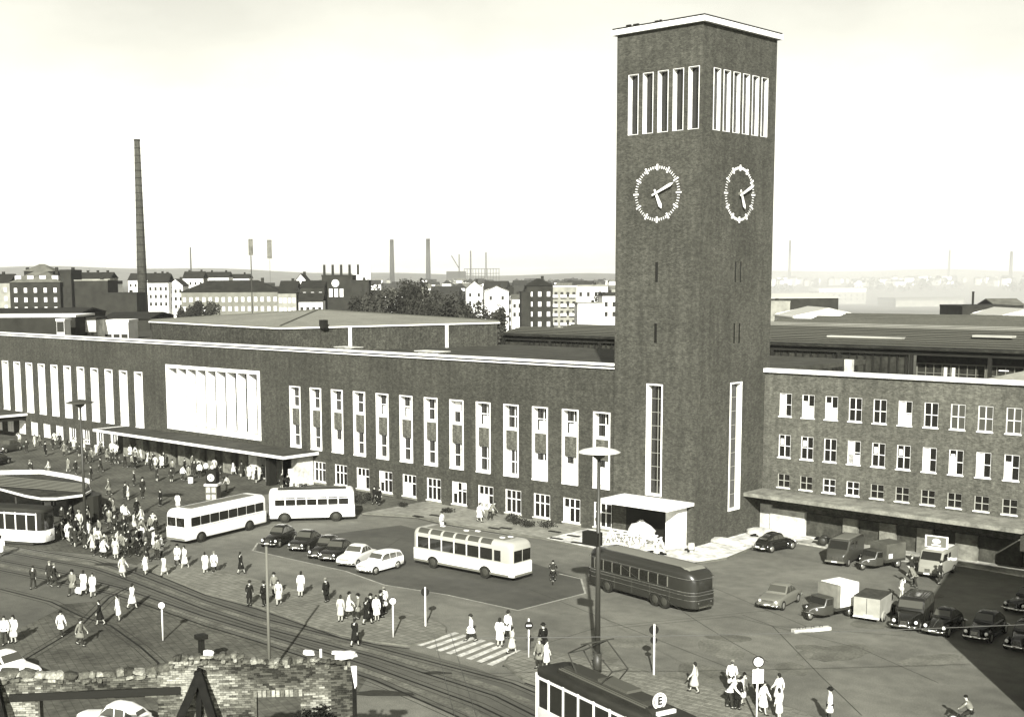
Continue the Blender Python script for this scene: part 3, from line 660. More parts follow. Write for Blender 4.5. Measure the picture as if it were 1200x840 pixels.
for p in qd: mb.cyl((ctr.x+(p.x-ctr.x)*.985, ctr.y+(p.y-ctr.y)*.985, 16.32), (ctr.x, ctr.y, 17.8), .12, .12, 5)
TH_(mb).build('roof_seams', mat('seam', .07), hall)
bc_dir = (C_-B_)
nrm = Vector((bc_dir.y, -bc_dir.x, 0)).normalized()
for f_ in (.30, .74):
    p = B_+bc_dir*f_; q = MB(); q.box(-.16, .16, -.16, .16, 10, 16.0, Matrix.Translation((p.x+nrm.x*.1, p.y+nrm.y*.1, 0))); TH_(q).build('downpipe', WHITE, hall)
p = B_+bc_dir*.2; q = MB(); q.box(p.x-.4, p.x+.4, p.y-.4-.5, p.y+.4-.5, 15.9, 17.0); TH_(q).build('roof_vent', DARK, hall)
# annex left of the hall: low dark block and white huts
# ------------------------------------------------------------------ train sheds behind (long parallel roofs)
SHM = mat('shed_roofing', 0.075, .8, var=.35, scale=.15, fine=.2, fscale=2); SHD = mat('shed_dark', .015, .8, var=.3, scale=.5)
SHL = mat('shed_light_roofing', 0.3, .8, var=.2, scale=.2)
SHG = mat('sooty_roof_glass', .02, .5, var=.5, scale=.4, fine=.4, fscale=2); RIBM = mat('roof_rib', .07, .7)
def lerp_prof(pr, x):
    for (a, za), (b, zb) in zip(pr[:-1], pr[1:]):
        if a <= x <= b: return za+(zb-za)*(x-a)/(b-a) if b > a else za
    return pr[0][1] if x < pr[0][0] else pr[-1][1]
def shed(idx, y0, wd, x0, x1, z0, z1, rm, lab):
    t = thing('train_shed', lab, 'train shed', ((x0+x1)/2, y0, 0), 0, 'train shed roofs behind the station')
    cx = (x0+x1)/2
    prof = [(y0-.6, z0), (y0+wd*.2, z0+(z1-z0)*.55), (y0+wd*.5, z1), (y0+wd*.8, z0+(z1-z0)*.55), (y0+wd-.6, z0), (y0+wd-.6, z0-.25), (y0-.6, z0-.25)]
    mb = MB(); mb.rings([[(x-cx, y-y0, z) for y, z in prof] for x in (x0, x1)]); mb.build('roof', rm, t)
    mb = MB()
    mb.box(x0-cx, x1-cx, 0, .3, z0-.9, z0-.26)
    mb.build('eaves_beam', SHD, t)
    for j in range(5):
        q = MB(); yy = wd*(.02+.11*j); zz = lerp_prof([(p_[0]-y0, p_[1]) for p_ in prof[:5]], yy); q.box(x0-cx, x1-cx, yy, yy+.12, zz+.01, zz+.13); q.build('roof_rib', RIBM, t)
    n = int((x1-x0)/9); pm = MB(); pm.box(-.2, .2, 0, .35, 0, z0-.9); pme = pm.mesh('post', SHD)
    for i in range(n+1):
        o = link('post', pme, t); o.location = (x0-cx+(x1-x0)*i/n, 0, 0)
    return t
S1 = shed(0, 60, 8.5, -75, 75, 13.6, 14.5, SHG, 'nearest long train shed roof with a glazed dark side behind the tower')
cx1 = 0
q = MB(); q.box(-75, -9.9, .5, .6, 8, 13.34); q.build('glazed_side', mat('shed_glazing', .025, .5, var=.4, scale=.4, fine=.4, fscale=3), S1)
q = MB(); q.box(-75, -9.9, .38, .49, 8, 8.6); q.build('side_rail', SHD, S1)
# boarded ribs along the glazed side left of the tower
rb = MB(); rb.box(-.07, .07, .3, .49, 8.6, 13.3); rbm = rb.mesh('side_rib', SHD)
for k in range(58): o = link('side_rib', rbm, S1); o.location = (-70+k*1.05, 0, 0)
q = MB(); q.box(-9.8, 75, 2.5, 2.6, 6, 12.7); q.build('glazed_side', MAT['shed_glazing'], S1)
gr = frame_mb(8.4, 4.2, .15, .12, 8, 3, .09, hs=[1.0, 3.0])
gm = gr.mesh('side_glazing_frame', GALV)
for k in range(10): o = link('side_glazing_frame', gm, S1); o.location = (-9.7+k*8.5, 2.3, 7.5)
for k in range(12):
    q = MB(); x = random.uniform(-8, 70); q.box(x, x+random.uniform(.4, 1.6), 2.2, 2.28, 0, .12); o = q.build('pane_gleam', CURT, S1); o.location = (0, 0, random.choice([8.2, 8.3, 11.1, 9.9]))  # white strips paint the gleam of single panes
sheet('rail_yard', [(-140, 50), (110, 50), (110, 175), (-140, 175)], 0.01, mat('shaded_yard_floor', .02, .95, var=.4, scale=.3))  # yard floor coloured dark for the shade in the gaps between roofs
for k, (y0, wd, x0, x1, rm, lb) in enumerate([(73, 8, -75, 75, SHG, 'second long grey train shed roof, just behind the glazed one'), (86, 7, -70, 80, SHG, 'third long grey train shed roof, a dark gap before it'), (98, 7.5, -62, 85, SHL, 'pale long train shed roof among the grey ones right of the tower'),
    (110, 8, -58, 90, SHM, 'grey train shed roof right behind the pale one'), (123, 9, -58, 100, SHM, 'sixth long train shed roof, beyond the pale one'), (137, 11, -60, 110, SHM, 'farthest long train shed roof at the top of the rows')]):
    sx = shed(k+1, y0, wd, x0, x1, 13.6, 14.5+.1*k, rm, lb)
    if k in (0, 1, 4):
        for x in (-8, 7, 22, 40, 58): q = MB(); q.box(x, x+[5, 3, 7][k % 3], 1.5, 2.8, 14.35, 14.62); q.build('skylight', SHL, sx)
# skylights as bright strips
for o_ in [S1]:
    for (x0, x1, y) in ((-22, -12, 3), (20, 30, 3)):
        q = MB(); q.box(x0, x1, y, y+1.2, 14.4, 14.62); q.build('skylight', SHL, o_)
# ------------------------------------------------------------------ vehicles
def lerp_prof(pr, x):
    for (a, za), (b, zb) in zip(pr[:-1], pr[1:]):
        if a <= x <= b: return za+(zb-za)*(x-a)/(b-a) if b > a else za
    return pr[0][1] if x < pr[0][0] else pr[-1][1]
def srect(hw, z0, z1, ct=.12, cb=.06, n=3):     # rounded rectangle ring in the y-z plane
    P = []
    ct = min(ct, hw*.9, (z1-z0)*.45); cb = min(cb, hw*.9, (z1-z0)*.45)
    for cy, cz, r, a0 in ((hw-ct, z1-ct, ct, 0), (-hw+ct, z1-ct, ct, 90), (-hw+cb, z0+cb, cb, 180), (hw-cb, z0+cb, cb, 270)):
        for k in range(n+1):
            a = math.radians(a0+90*k/n); P.append((cy+r*math.cos(a), cz+r*math.sin(a)))
    return P
def wheel_meshes(r, w_, key):
    t = MB(); t.lathe([(r*.6, -w_/2), (r*.95, -w_/2), (r, -w_*.3), (r, w_*.3), (r*.95, w_/2), (r*.6, w_/2)], 18, Matrix.Rotation(PI/2, 4, 'X'))
    a = t.mesh('wheel', TYRE, True); smooth_by_angle(a, 35)
    h = MB(); h.lathe([(.01, -w_/2-.03), (r*.3, -w_/2-.03), (r*.42, -w_/2-.01), (r*.62, -w_/2-.005), (r*.62, w_/2+.005), (r*.42, w_/2+.01), (r*.3, w_/2+.03), (.01, w_/2+.03)], 16, Matrix.Rotation(PI/2, 4, 'X'))
    return a, h.mesh('hubcap', key, True)
WH = {}
def wheels(root, xs_, hw, r, w_=.17, hub=None, single_front=False):
    hub = hub or HUB
    k = (r, w_, hub.name)
    if k not in WH: WH[k] = wheel_meshes(r, w_, hub)
    for x in xs_:
        for s in (-1, 1):
            if single_front and x == max(xs_):
                if s < 0: continue
                y = 0
            else: y = s*(hw-w_/2)
            o = link('wheel', WH[k][0], root); o.location = (x, y, r)
            h_ = link('hubcap', WH[k][1], o)
def lamp(root, x, y, z, r=.09, name='headlight', m_=None):
    q = MB(); q.ell((0, 0, 0), (r*.6, r, r), 10, 5); o = q.build(name, m_ or mat('headlamp_glass', .75, .1, spec=.8), root, True); o.location = (x, y, z)
STY = {
 'pontoon': dict(L=4.3, W=1.66, H=1.5, belt=.92, hull=[(-.5, .72, .62), (-.48, .9, .74), (-.4, .98, .84), (-.25, 1, .9), (.12, 1, .93), (.25, .98, .9), (.42, .95, .84), (.48, .88, .74), (.5, .75, .6)],
   gh=[(-.3, .9), (-.2, 1.3), (-.12, 1.47), (0, 1.5), (.06, 1.44), (.17, .92)], wb=(-.3, .31)),
 'classic': dict(L=4.4, W=1.62, H=1.58, belt=.98, hull=[(-.5, .55, .5), (-.46, .75, .78), (-.36, .86, .92), (-.2, .88, .98), (.1, .84, 1.0), (.22, .66, .98), (.4, .48, .93), (.46, .4, .84), (.48, .36, .5)],
   gh=[(-.38, .93), (-.3, 1.32), (-.18, 1.54), (-.02, 1.58), (.05, 1.5), (.13, .98)], wb=(-.3, .33), fend=True),
 'beetle': dict(L=4.05, W=1.54, H=1.5, belt=.95, hull=[(-.5, .4, .5), (-.46, .6, .66), (-.36, .72, .82), (-.2, .8, .95), (.1, .8, .98), (.22, .7, .95), (.36, .55, .84), (.46, .4, .64), (.49, .3, .5)],
   gh=[(-.42, .72), (-.3, 1.15), (-.16, 1.44), (-.02, 1.5), (.06, 1.42), (.13, .97)], wb=(-.29, .31), fend=True),
 'wagon': dict(L=4.1, W=1.58, H=1.5, belt=.9, hull=[(-.5, .82, .7), (-.48, .96, .86), (-.3, 1, .9), (.12, 1, .92), (.28, .95, .9), (.42, .85, .84), (.48, .75, .74), (.5, .6, .6)],
   gh=[(-.49, .88), (-.44, 1.36), (-.3, 1.46), (-.02, 1.5), (.06, 1.42), (.15, .92)], wb=(-.3, .32)),
 'van': dict(L=4.6, W=1.75, H=1.75, belt=1.05, hull=[(-.5, .9, .9), (-.48, 1, 1.0), (.1, 1, 1.05), (.2, .75, 1.02), (.4, .5, .95), (.47, .4, .8), (.48, .38, .5)],
   gh=[(-.5, 1.0), (-.49, 1.72), (-.3, 1.76), (.02, 1.75), (.08, 1.66), (.14, 1.02)], wb=(-.3, .33), fend=True),
}
def car(name, label, cat, pos, head, style, paint, group=None, roofp=None, L=None):
    S = STY[style]; L = L or S['L']; W = S['W']; hw = W/2; t = thing(name, label, cat, (pos[0], pos[1], 0.0), math.radians(head), group)
    R = []
    for xf, wf, zt in S['hull']: R.append([(xf*L, y, z) for y, z in srect(hw*wf, .24 if abs(xf) < .47 else .32, zt, .16, .05)])
    mb = MB(); mb.rings(R)
    if S.get('fend'):
        for x in (S['wb'][0]*L, S['wb'][1]*L):
            for s in (-1, 1): mb.ell((x, s*(hw-.16), .42), (.52 if x > 0 else .5, .17, .36), 14, 8)
        for s in (-1, 1): mb.box(S['wb'][0]*L+.3, S['wb'][1]*L-.3, s*(hw-.12)-.12, s*(hw-.12)+.12, .26, .31)
    me = mb.mesh('body', paint); smooth_by_angle(me, 50); link('body', me, t)
    gh = S['gh']; H = S['H']; belt = S['belt']; wb_ = hw*(.88 if not S.get('fend') else .76); wt = hw*(.72 if not S.get('fend') else .62)
    if style == 'van': wb_ = hw*.97; wt = hw*.9
    yw = lambda z: wb_+(wt-wb_)*max(0, (z-belt))/(H-belt)
    R = []
    pts = []
    for (a, za), (b, zb) in zip(gh[:-1], gh[1:]):
        for k in range(3): pts.append((a+(b-a)*k/3, za+(zb-za)*k/3))
    pts.append(gh[-1])
    for x, z in pts:
        zz = max(z, belt+.02) if style != 'beetle' else z; y1 = yw(zz); c = min(.1, max(.01, (zz-belt)*.3))
        R.append([(x*L, -yw(belt), min(belt, z)-.12), (x*L, -yw(zz-c), zz-c), (x*L, -yw(zz)+c*1.2, zz), (x*L, -y1*.4, zz+.015), (x*L, y1*.4, zz+.015), (x*L, yw(zz)-c*1.2, zz), (x*L, yw(zz-c), zz-c), (x*L, yw(belt), min(belt, z)-.12)])
    mb = MB(); mb.rings(R); me = mb.mesh('cabin', paint); smooth_by_angle(me, 45); link('cabin', me, t)
    top = [(x*L, z) for x, z in gh]
    ztop = lambda x: lerp_prof(top, x)
    xa = gh[1][0]*L; xb = gh[-2][0]*L; x0 = gh[0][0]*L; x1 = gh[-1][0]*L
    sp = [(x0*.45+xa*.55, (x0*.1+xa*.9)*.72+.28*xb), ((x0*.1+xa*.9)*.72+.28*xb+.07, .35*xa+.65*xb-.03), (.35*xa+.65*xb+.04, x1*.8+xb*.2)]
    if style == 'van': sp = sp[2:] + [(xa+.15, xa+.9), (xa+1.05, xa+1.8)]
    for s in (-1, 1):
        for a, b in sp:
            zlo = belt+.05; pp = []
            for k in range(5):
                x = a+(b-a)*k/4; z = max(zlo+.02, ztop(x)-.13); pp.append((x, s*(yw(z)+.01), z))
            pp = [(b, s*(yw(zlo)+.01), zlo)]+pp[::-1]+[(a, s*(yw(zlo)+.01), zlo)]
            q = MB(); q.v = pp+[(x, y-s*.03, z) for x, y, z in pp]; n = len(pp)
            q.f = [tuple(range(n)), tuple(range(n, 2*n))[::-1]]+[(i, n+i, n+(i+1) % n, (i+1) % n) for i in range(n)]
            q.build('side_window', CARGL, t)
    for (xa_, za_), (xb_, zb_), nm in ((gh[-2], gh[-1], 'windscreen'), (gh[1], gh[0], 'rear_window')):
        a = Vector((xa_*L, 0, za_+.015)); b = Vector((xb_*L, 0, max(zb_, belt)+.02)); d = b-a
        n = Vector((abs(d.z), 0, abs(d.x))).normalized(); n.x *= 1 if nm == 'windscreen' else -1
        t0, t1 = (.1, .8) if nm == 'windscreen' else (.15, .6)
        if style == 'van' and nm == 'rear_window': t0, t1 = .15, .55
        p, q_ = a+d*t0+n*.015, a+d*t1+n*.015; k = .9 if nm == 'windscreen' else .6
        w0, w1 = yw(p.z)*k, yw(q_.z)*k
        q = MB(); q.rings([[(p.x, -w0, p.z), (p.x, w0, p.z), (q_.x, w1, q_.z), (q_.x, -w1, q_.z)], [(p.x-n.x*.05, -w0, p.z-n.z*.05), (p.x-n.x*.05, w0, p.z-n.z*.05), (q_.x-n.x*.05, w1, q_.z-n.z*.05), (q_.x-n.x*.05, -w1, q_.z-n.z*.05)]]); q.build(nm, CARGL, t)
    r = .33; wheels(t, (S['wb'][0]*L, S['wb'][1]*L), hw+.01, r)
    for xe, nm in ((L/2+.06, 'front_bumper'), (-L/2-.06, 'rear_bumper')):
        s = 1 if xe > 0 else -1; q = MB(); q.tube([(xe-s*.22, -hw*.98, .42), (xe, -hw*.7, .42), (xe+s*.03, 0, .42), (xe, hw*.7, .42), (xe-s*.22, hw*.98, .42)], .055, 8); q.build(nm, CHROME, t, True)
    for s in (-1, 1):
        if S.get('fend'): lamp(t, S['wb'][1]*L+.42, s*(hw-.2), .62, .12)
        else: lamp(t, L/2-.06, s*hw*.68, .66, .1)
        q = MB(); q.ell((0, 0, 0), (.04, .05, .06), 8, 4); o = q.build('tail_light', CHROME, t); o.location = (-L*.48, s*hw*.6, .62)
    q = MB(); g = .2 if S.get('fend') else .42; xg = L/2-(.05 if S.get('fend') else .02)
    for k in range(4): q.box(xg-.04, xg+.03, -g, g, .5+k*.07, .53+k*.07)
    if style != 'beetle': q.build('grille', CHROME, t)
    else: q = MB(); q.tube([(L*.46, 0, .66), (L*.36, 0, .86), (L*.2, 0, .99)], .015, 5); q.build('bonnet_trim', CHROME, t)
    q = MB(); q.box(L/2+.08, L/2+.1, -.22, .22, .4, .5); q.build('number_plate', WHITEP, t)
    q = MB(); q.box(-L/2-.1, -L/2-.08, -.22, .22, .44, .56); q.build('number_plate', WHITEP, t)
    return t
def bus(name, label, pos, head, L, W, H, lo, up, roof, wz, nwin, wx0, wx1, wheelsx, style='city', group=None, trim=None):
    t = thing(name, label, 'bus', (pos[0], pos[1], 0), math.radians(head), group); hw = W/2; zb = .38; bz = wz[0]-.12
    def ringset(z0, z1, rt, rb, ends):
        R = []
        for xf, k, dz in ends: R.append([(xf*L/2, y*k, z) for y, z in srect(hw, z0, z1-dz, rt, rb, 4)])
        return R
    E_low = [(-1, .93, 0), (-.985, .975, 0), (-.95, 1, 0), (.93, 1, 0), (.975, .96, 0), (1, .86, 0)]
    if style == 'stream': E_low = [(-1, .55, 0), (-.985, .7, 0), (-.94, .86, 0), (-.86, .97, 0), (-.75, 1, 0), (.9, 1, 0), (.97, .92, 0), (1, .72, 0)]
    mb = MB(); mb.rings(ringset(zb, bz, .03, .1, E_low)); me = mb.mesh('lower_body', lo); smooth_by_angle(me, 40); link('lower_body', me, t)
    E_up = [(-.99, .9, .32), (-.975, .95, .12), (-.94, .985, .02), (-.9, .99, 0), (.88, .99, 0), (.93, .97, .05), (.965, .93, .16), (.985, .84, .34)]
    if style == 'stream': E_up = [(-.99, .52, .85), (-.97, .66, .55), (-.92, .84, .26), (-.82, .95, .08), (-.7, .985, 0), (.85, .985, 0), (.93, .93, .1), (.975, .75, .3)]
    mb = MB(); mb.rings(ringset(bz-.02, H, .42, .02, E_up)); me = mb.mesh('upper_body', up); smooth_by_angle(me, 40); link('upper_body', me, t)
    if roof is not None:
        R = []
        for xf, k, dz in [(-.86, .9, .1), (-.8, .98, .005), (.76, .98, .005), (.84, .9, .1)]:
            R.append([(xf*L/2, y*k, H-dz+z) for y, z in ((-hw*.78, -.12), (-hw*.6, .01), (-hw*.3, .03), (hw*.3, .03), (hw*.6, .01), (hw*.78, -.12))])
        mb = MB(); mb.rings(R); mb.build('roof_panel', roof, t)
    ww = (wx1-wx0)/nwin
    q = MB(); q.rings([[(x, 0, z) for x, z in ((.07, wz[0]), (ww-.09, wz[0]), (ww-.05, wz[0]+.06), (ww-.05, wz[1]-.06), (ww-.09, wz[1]), (.07, wz[1]), (.04, wz[1]-.06), (.04, wz[0]+.06))], [(x, .03, z) for x, z in ((.07, wz[0]), (ww-.09, wz[0]), (ww-.05, wz[0]+.06), (ww-.05, wz[1]-.06), (ww-.09, wz[1]), (.07, wz[1]), (.04, wz[1]-.06), (.04, wz[0]+.06))]])
    wm = q.mesh('side_window', GLASS)
    for s in (-1, 1):
        for k in range(nwin):
            o = link('side_window', wm, t); o.location = (wx0+k*ww, (hw*.99+.008 if s > 0 else -hw*.99-.038), 0)
    fx = L/2*.985
    for s in (-1, 1):
        q = MB(); y0, y1 = (.04*s, hw*.8*s); y0, y1 = min(y0, y1), max(y0, y1)
        xf_ = fx+.012; q.rings([[(xf_, y0, wz[0]-.02), (xf_, y1, wz[0]-.02), (xf_-.0, y1, wz[1]+.0), (xf_-.0, y0, wz[1]+.0)], [(xf_-.06, y0, wz[0]-.02), (xf_-.06, y1, wz[0]-.02), (xf_-.06, y1, wz[1]), (xf_-.06, y0, wz[1])]]); 
        if style != 'stream': q.build('windscreen', GLASS, t)
        q = MB(); q.box(-fx-.02, -fx+.04, y0, y1*.9, wz[0], wz[1]-.15)
        if style != 'stream': q.build('rear_window', GLASS, t)
    for x in wheelsx:
        for s in (-1, 1):
            q = MB(); n = 14; R = [[(x+.62*math.cos(PI*k/n), s*(hw+.004), .36+.6*math.sin(PI*k/n)) for k in range(n+1)], [(x+.62*math.cos(PI*k/n), s*(hw-.1), .36+.6*math.sin(PI*k/n)) for k in range(n+1)]]
            q.rings(R); q.build('wheel_arch', DARK, t)
    if style == 'stream':
        for s in (-1, 1):
            for k in range(nwin+1): q = MB(); x = wx0+k*ww; q.box(x-.035, x+.035, s*hw-.02, s*hw+.022, wz[0]-.04, wz[1]+.04); q.build('window_post', GALV, t)
    wheels(t, wheelsx, hw+.03, .48, .28, mat('grey_hub', .04, .5))
    for s in (-1, 1): lamp(t, L/2-.02, s*hw*.66, .85, .12)
    for s in (-1, 1):
        q = MB(); q.box(-L*.44, L*.44, s*hw-.01, s*hw+.014, bz-.05, bz-.02); q.build('belt_moulding', GALV, t)
        for x in (-L*.3, -L*.12, L*.05, L*.22): q = MB(); q.box(x-.006, x+.006, s*hw-.01, s*hw+.004, zb+.12, bz-.08); q.build('panel_joint', GALV, t)
    q = MB(); q.box(L/2-.08, L/2+.06, -hw*.84, hw*.84, .42, .56); q.build('bumper', GALV, t)
    q = MB(); q.box(-L/2-.06, -L/2+.1, -hw*(.5 if style == 'stream' else .9), hw*(.5 if style == 'stream' else .9), .42, .54); q.build('bumper', CHROME, t)
    return t
def midside(near_rear, near_front, W, side):   # centre from the contact line of the visible side
    a, b = G(*near_rear), G(*near_front); d = (b-a).normalized(); n = Vector((-d.y, d.x, 0))*side
    c = (a+b)/2+n*W/2; return (c.x, c.y), math.degrees(math.atan2(d.y, d.x)), (b-a).length
# articulated pair: white city bus and its trailer
p, h_, l_ = midside((315, 616), (217, 640), 2.5, -1)
b1 = bus('city_bus', 'white single deck bus with dark windows towing a trailer, nosing into the crowd', p, h_, 10.1, 2.5, 2.95, WHITEP, WHITEP, mat('dusty_roof', .12, .7, var=.2), (1.55, 2.3), 8, -4.6, 4.5, (-2.7, 3.3))
p, h_, l_ = midside((418, 610), (316, 613), 2.5, -1)
p, h_, l_ = (lambda A, B: (((A.x+B.x)/2, (A.y+B.y)/2), math.degrees(math.atan2((B-A).y, (B-A).x)), (B-A).length))(G(417, 610), G(314, 613))
dd = Vector((math.cos(math.radians(h_)), math.sin(math.radians(h_)), 0)); nn = Vector((dd.y, -dd.x, 0))
b2 = bus('bus_trailer', 'white passenger trailer with a row of seven windows, coupled behind the white bus', (p[0]+nn.x*1.25, p[1]+nn.y*1.25), h_, 7.9, 2.5, 2.95, WHITEP, WHITEP, mat('dark_roof_cloth', .045, .8), (1.6, 2.15), 7, -3.4, 3.4, (-2.2, 2.5))
b2['category'] = 'bus trailer'
q = MB(); q.box(3.7, 4.6, -.06, .06, .42, .52); q.build('tow_bar', IRON, b2)
for s in (-1, 1):
    for k in range(7):
        q = MB(); x = -3.4+k*.971; q.box(x+.06, x+.9, s*1.24-.012*s, s*1.24+.012*s, 2.22, 2.32) if s > 0 else q.box(x+.06, x+.9, -1.256, -1.228, 2.22, 2.32); q.build('upper_vent', GLASS, b2)
# white and silver touring coach
p, h_, l_ = midside((483, 661), (602, 684), 2.45, 1)
cc = bus('touring_coach', 'white coach with silver roof and large curved windows parked in the marked lot', p, h_, 10.0, 2.45, 3.0, WHITEP, mat('silver_paint', .3, .35, spec=.5), mat('coach_roof', .13, .6), (1.5, 2.35), 6, -4.5, 3.1, (-2.9, 2.35))
for k in range(6):
    x = -4.5+k*1.267
    for s in (-1, 1):
        q = MB(); R = []
        for j in range(4):
            a = math.radians(10+24*j); R.append([(x+.1, s*(.84+.4*math.cos(a)), 2.6+.41*math.sin(a)), (x+1.12, s*(.84+.4*math.cos(a)), 2.6+.41*math.sin(a)), (x+1.12, s*(.8+.4*math.cos(a)), 2.57+.41*math.sin(a)), (x+.1, s*(.8+.4*math.cos(a)), 2.57+.41*math.sin(a))])
        q.rings(R); q.build('roof_window', GLASSM, cc)
        q = MB(); q.box(x-.05, x+.05, s*1.245-.02, s*1.245+.02, 1.5, 2.5); q.build('window_post', WHITEP, cc)
for s in (-1, 1):
    q = MB(); q.box(-4.9, 4.6, s*1.228-.012, s*1.228+.012, .4, .56); q.build('skirt', MIDG, cc)
    q = MB(); q.box(3.25, 3.85, s*1.23-.02, s*1.23+.02, 1.5, 2.3); q.build('side_window', GLASS, cc)
for x, y in ((-3.2, .3), (-.6, .1), (.2, .5), (3.2, -.2), (3.5, .4)): q = MB(); q.box(x-.18, x+.18, y-.1, y+.1, 3.02, 3.1); q.build('roof_light', WHITEP, cc)
# dark streamlined coach seen from behind
p, h_, l_ = midside((800, 719), (697, 690), 2.5, -1)
DKC = mat('dark_coach_paint', .02, .28, spec=.5)
dc = bus('streamlined_coach', 'dark coach with rounded tail and bright waist strips driving away near the tower porch', p, h_, 10.3, 2.55, 3.0, DKC, DKC, mat('pale_roof_stripe', .16, .5), (1.62, 2.25), 8, -2.9, 4.3, (-2.6, -1.75, 3.0), 'stream')
E_ = [(-1, .55), (-.985, .7), (-.94, .86), (-.86, .97), (-.75, 1), (.9, 1), (.97, .92), (1, .72)]
for z in (.95, 1.28, 1.48, 2.36):
    for s in (-1, 1):
        q = MB(); q.tube([(x*5.15, s*(1.275*k+.012), z) for x, k in E_], .022, 5); q.build('waist_strip', CHROME, dc)
    q = MB(); q.tube([(-5.17, -.7, z), (-5.17, .7, z)], .025, 5); q.build('waist_strip', CHROME, dc)
q = MB(); q.rings([[(-5.08, -.62, 1.8), (-5.08, .62, 1.8), (-4.98, .7, 2.08), (-4.98, -.7, 2.08)], [(-4.8, -.62, 1.8), (-4.8, .62, 1.8), (-4.7, .7, 2.08), (-4.7, -.7, 2.08)]]); q.build('rear_window', GLASSM, dc)
for s in (-1, 1): lamp(dc, -5.12, s*.6, .75, .09, 'tail_light', CHROME)
# the six parked cars
LOT = 'cars parked side by side in the marked lot'
def front_at(u, v, head, L): a = G(u, v); c = math.radians(head); return (a.x-math.cos(c)*L/2, a.y-math.sin(c)*L/2)
for (u, v, hd, st, pt, lb) in [
    (313, 643, -66, 'classic', BLACKP, 'black saloon car at the far left end of the row in the marked lot'),
    (346, 648, -65, 'pontoon', BLACKP, 'black saloon car, second in the lot row, half hidden by its neighbours'),
    (369, 657, -65, 'classic', BLACKP, 'black saloon car, third from the left in the lot row'),
    (383, 660, -65, 'pontoon', BLACKP, 'black saloon with chrome grille, right beside the pale saloon in the lot'),
    (403, 666, -70, 'pontoon', mat('cream_paint', .5, .35), 'pale cream saloon with grey roof between black car and white estate'),
    (424, 674, -84, 'wagon', WHITEP, 'small white estate car at the right end of the lot row')]:
    car('parked_car', lb, 'car', front_at(u, v, hd, STY[st]['L']), hd, st, pt, LOT)
# cars on the right
car('parked_car', 'black round-backed small car parked alone on the pale strip by the tower', 'car', ((5.25+6.33)/2-.6, 3.9), 78, 'beetle', BLACKP)
RG = 'cars parked in the row at the right'
def fr(name, u, v, hd, st, pt, lb, L=None, cat='car'): return car(name, lb, cat, front_at(u, v, hd, L or STY[st]['L']), hd, st, pt, RG, None, L)
fr('parked_car', 899, 716, -82, 'pontoon', mat('grey_car_paint', .12, .35, spec=.5), 'mid grey saloon with oval grille, leftmost of the right-hand row')
fr('estate_car', 1058, 741, -78, 'van', BLACKP, 'dark high-roofed estate car between the grey box van and the round black car', 4.9, 'estate car')
fr('parked_car', 1092, 747, -87, 'beetle', BLACKP, 'round black car with chrome bonnet strip and white hubcaps in the right-hand row')
fr('parked_car', 1141, 754, -86, 'classic', BLACKP, 'black saloon with split windscreen right of the round black car')
fr('parked_car', 1190, 766, -84, 'classic', BLACKP, 'black saloon cut off by the right edge, in the front row')
car('parked_car', 'black saloon behind the front row, cut off at the right edge', 'car', front_at(1185, 720, -98, 4.4), -98, 'classic', BLACKP, RG)
# left edge cars
car('parked_car', 'black car at the far left edge in front of the station', 'car', (G(-4, 545).x, G(-4, 545).y), -60, 'pontoon', BLACKP)
car('parked_car', 'dark car behind the far left one, close to the brick wall', 'car', (G(10, 529).x, G(10, 529).y), -65, 'classic', DKGREY)
car('parked_car', 'white round-roofed car seen through the left opening of the ruined wall', 'car', (G(136, 858).x, G(136, 858).y), 205, 'classic', WHITEP)
p = G(8, 793); car('moving_car', 'white car with smooth roof at the lower left, half hidden by the ruined wall', 'car', (p.x, p.y), 10, 'pontoon', WHITEP, None, None, 4.6)
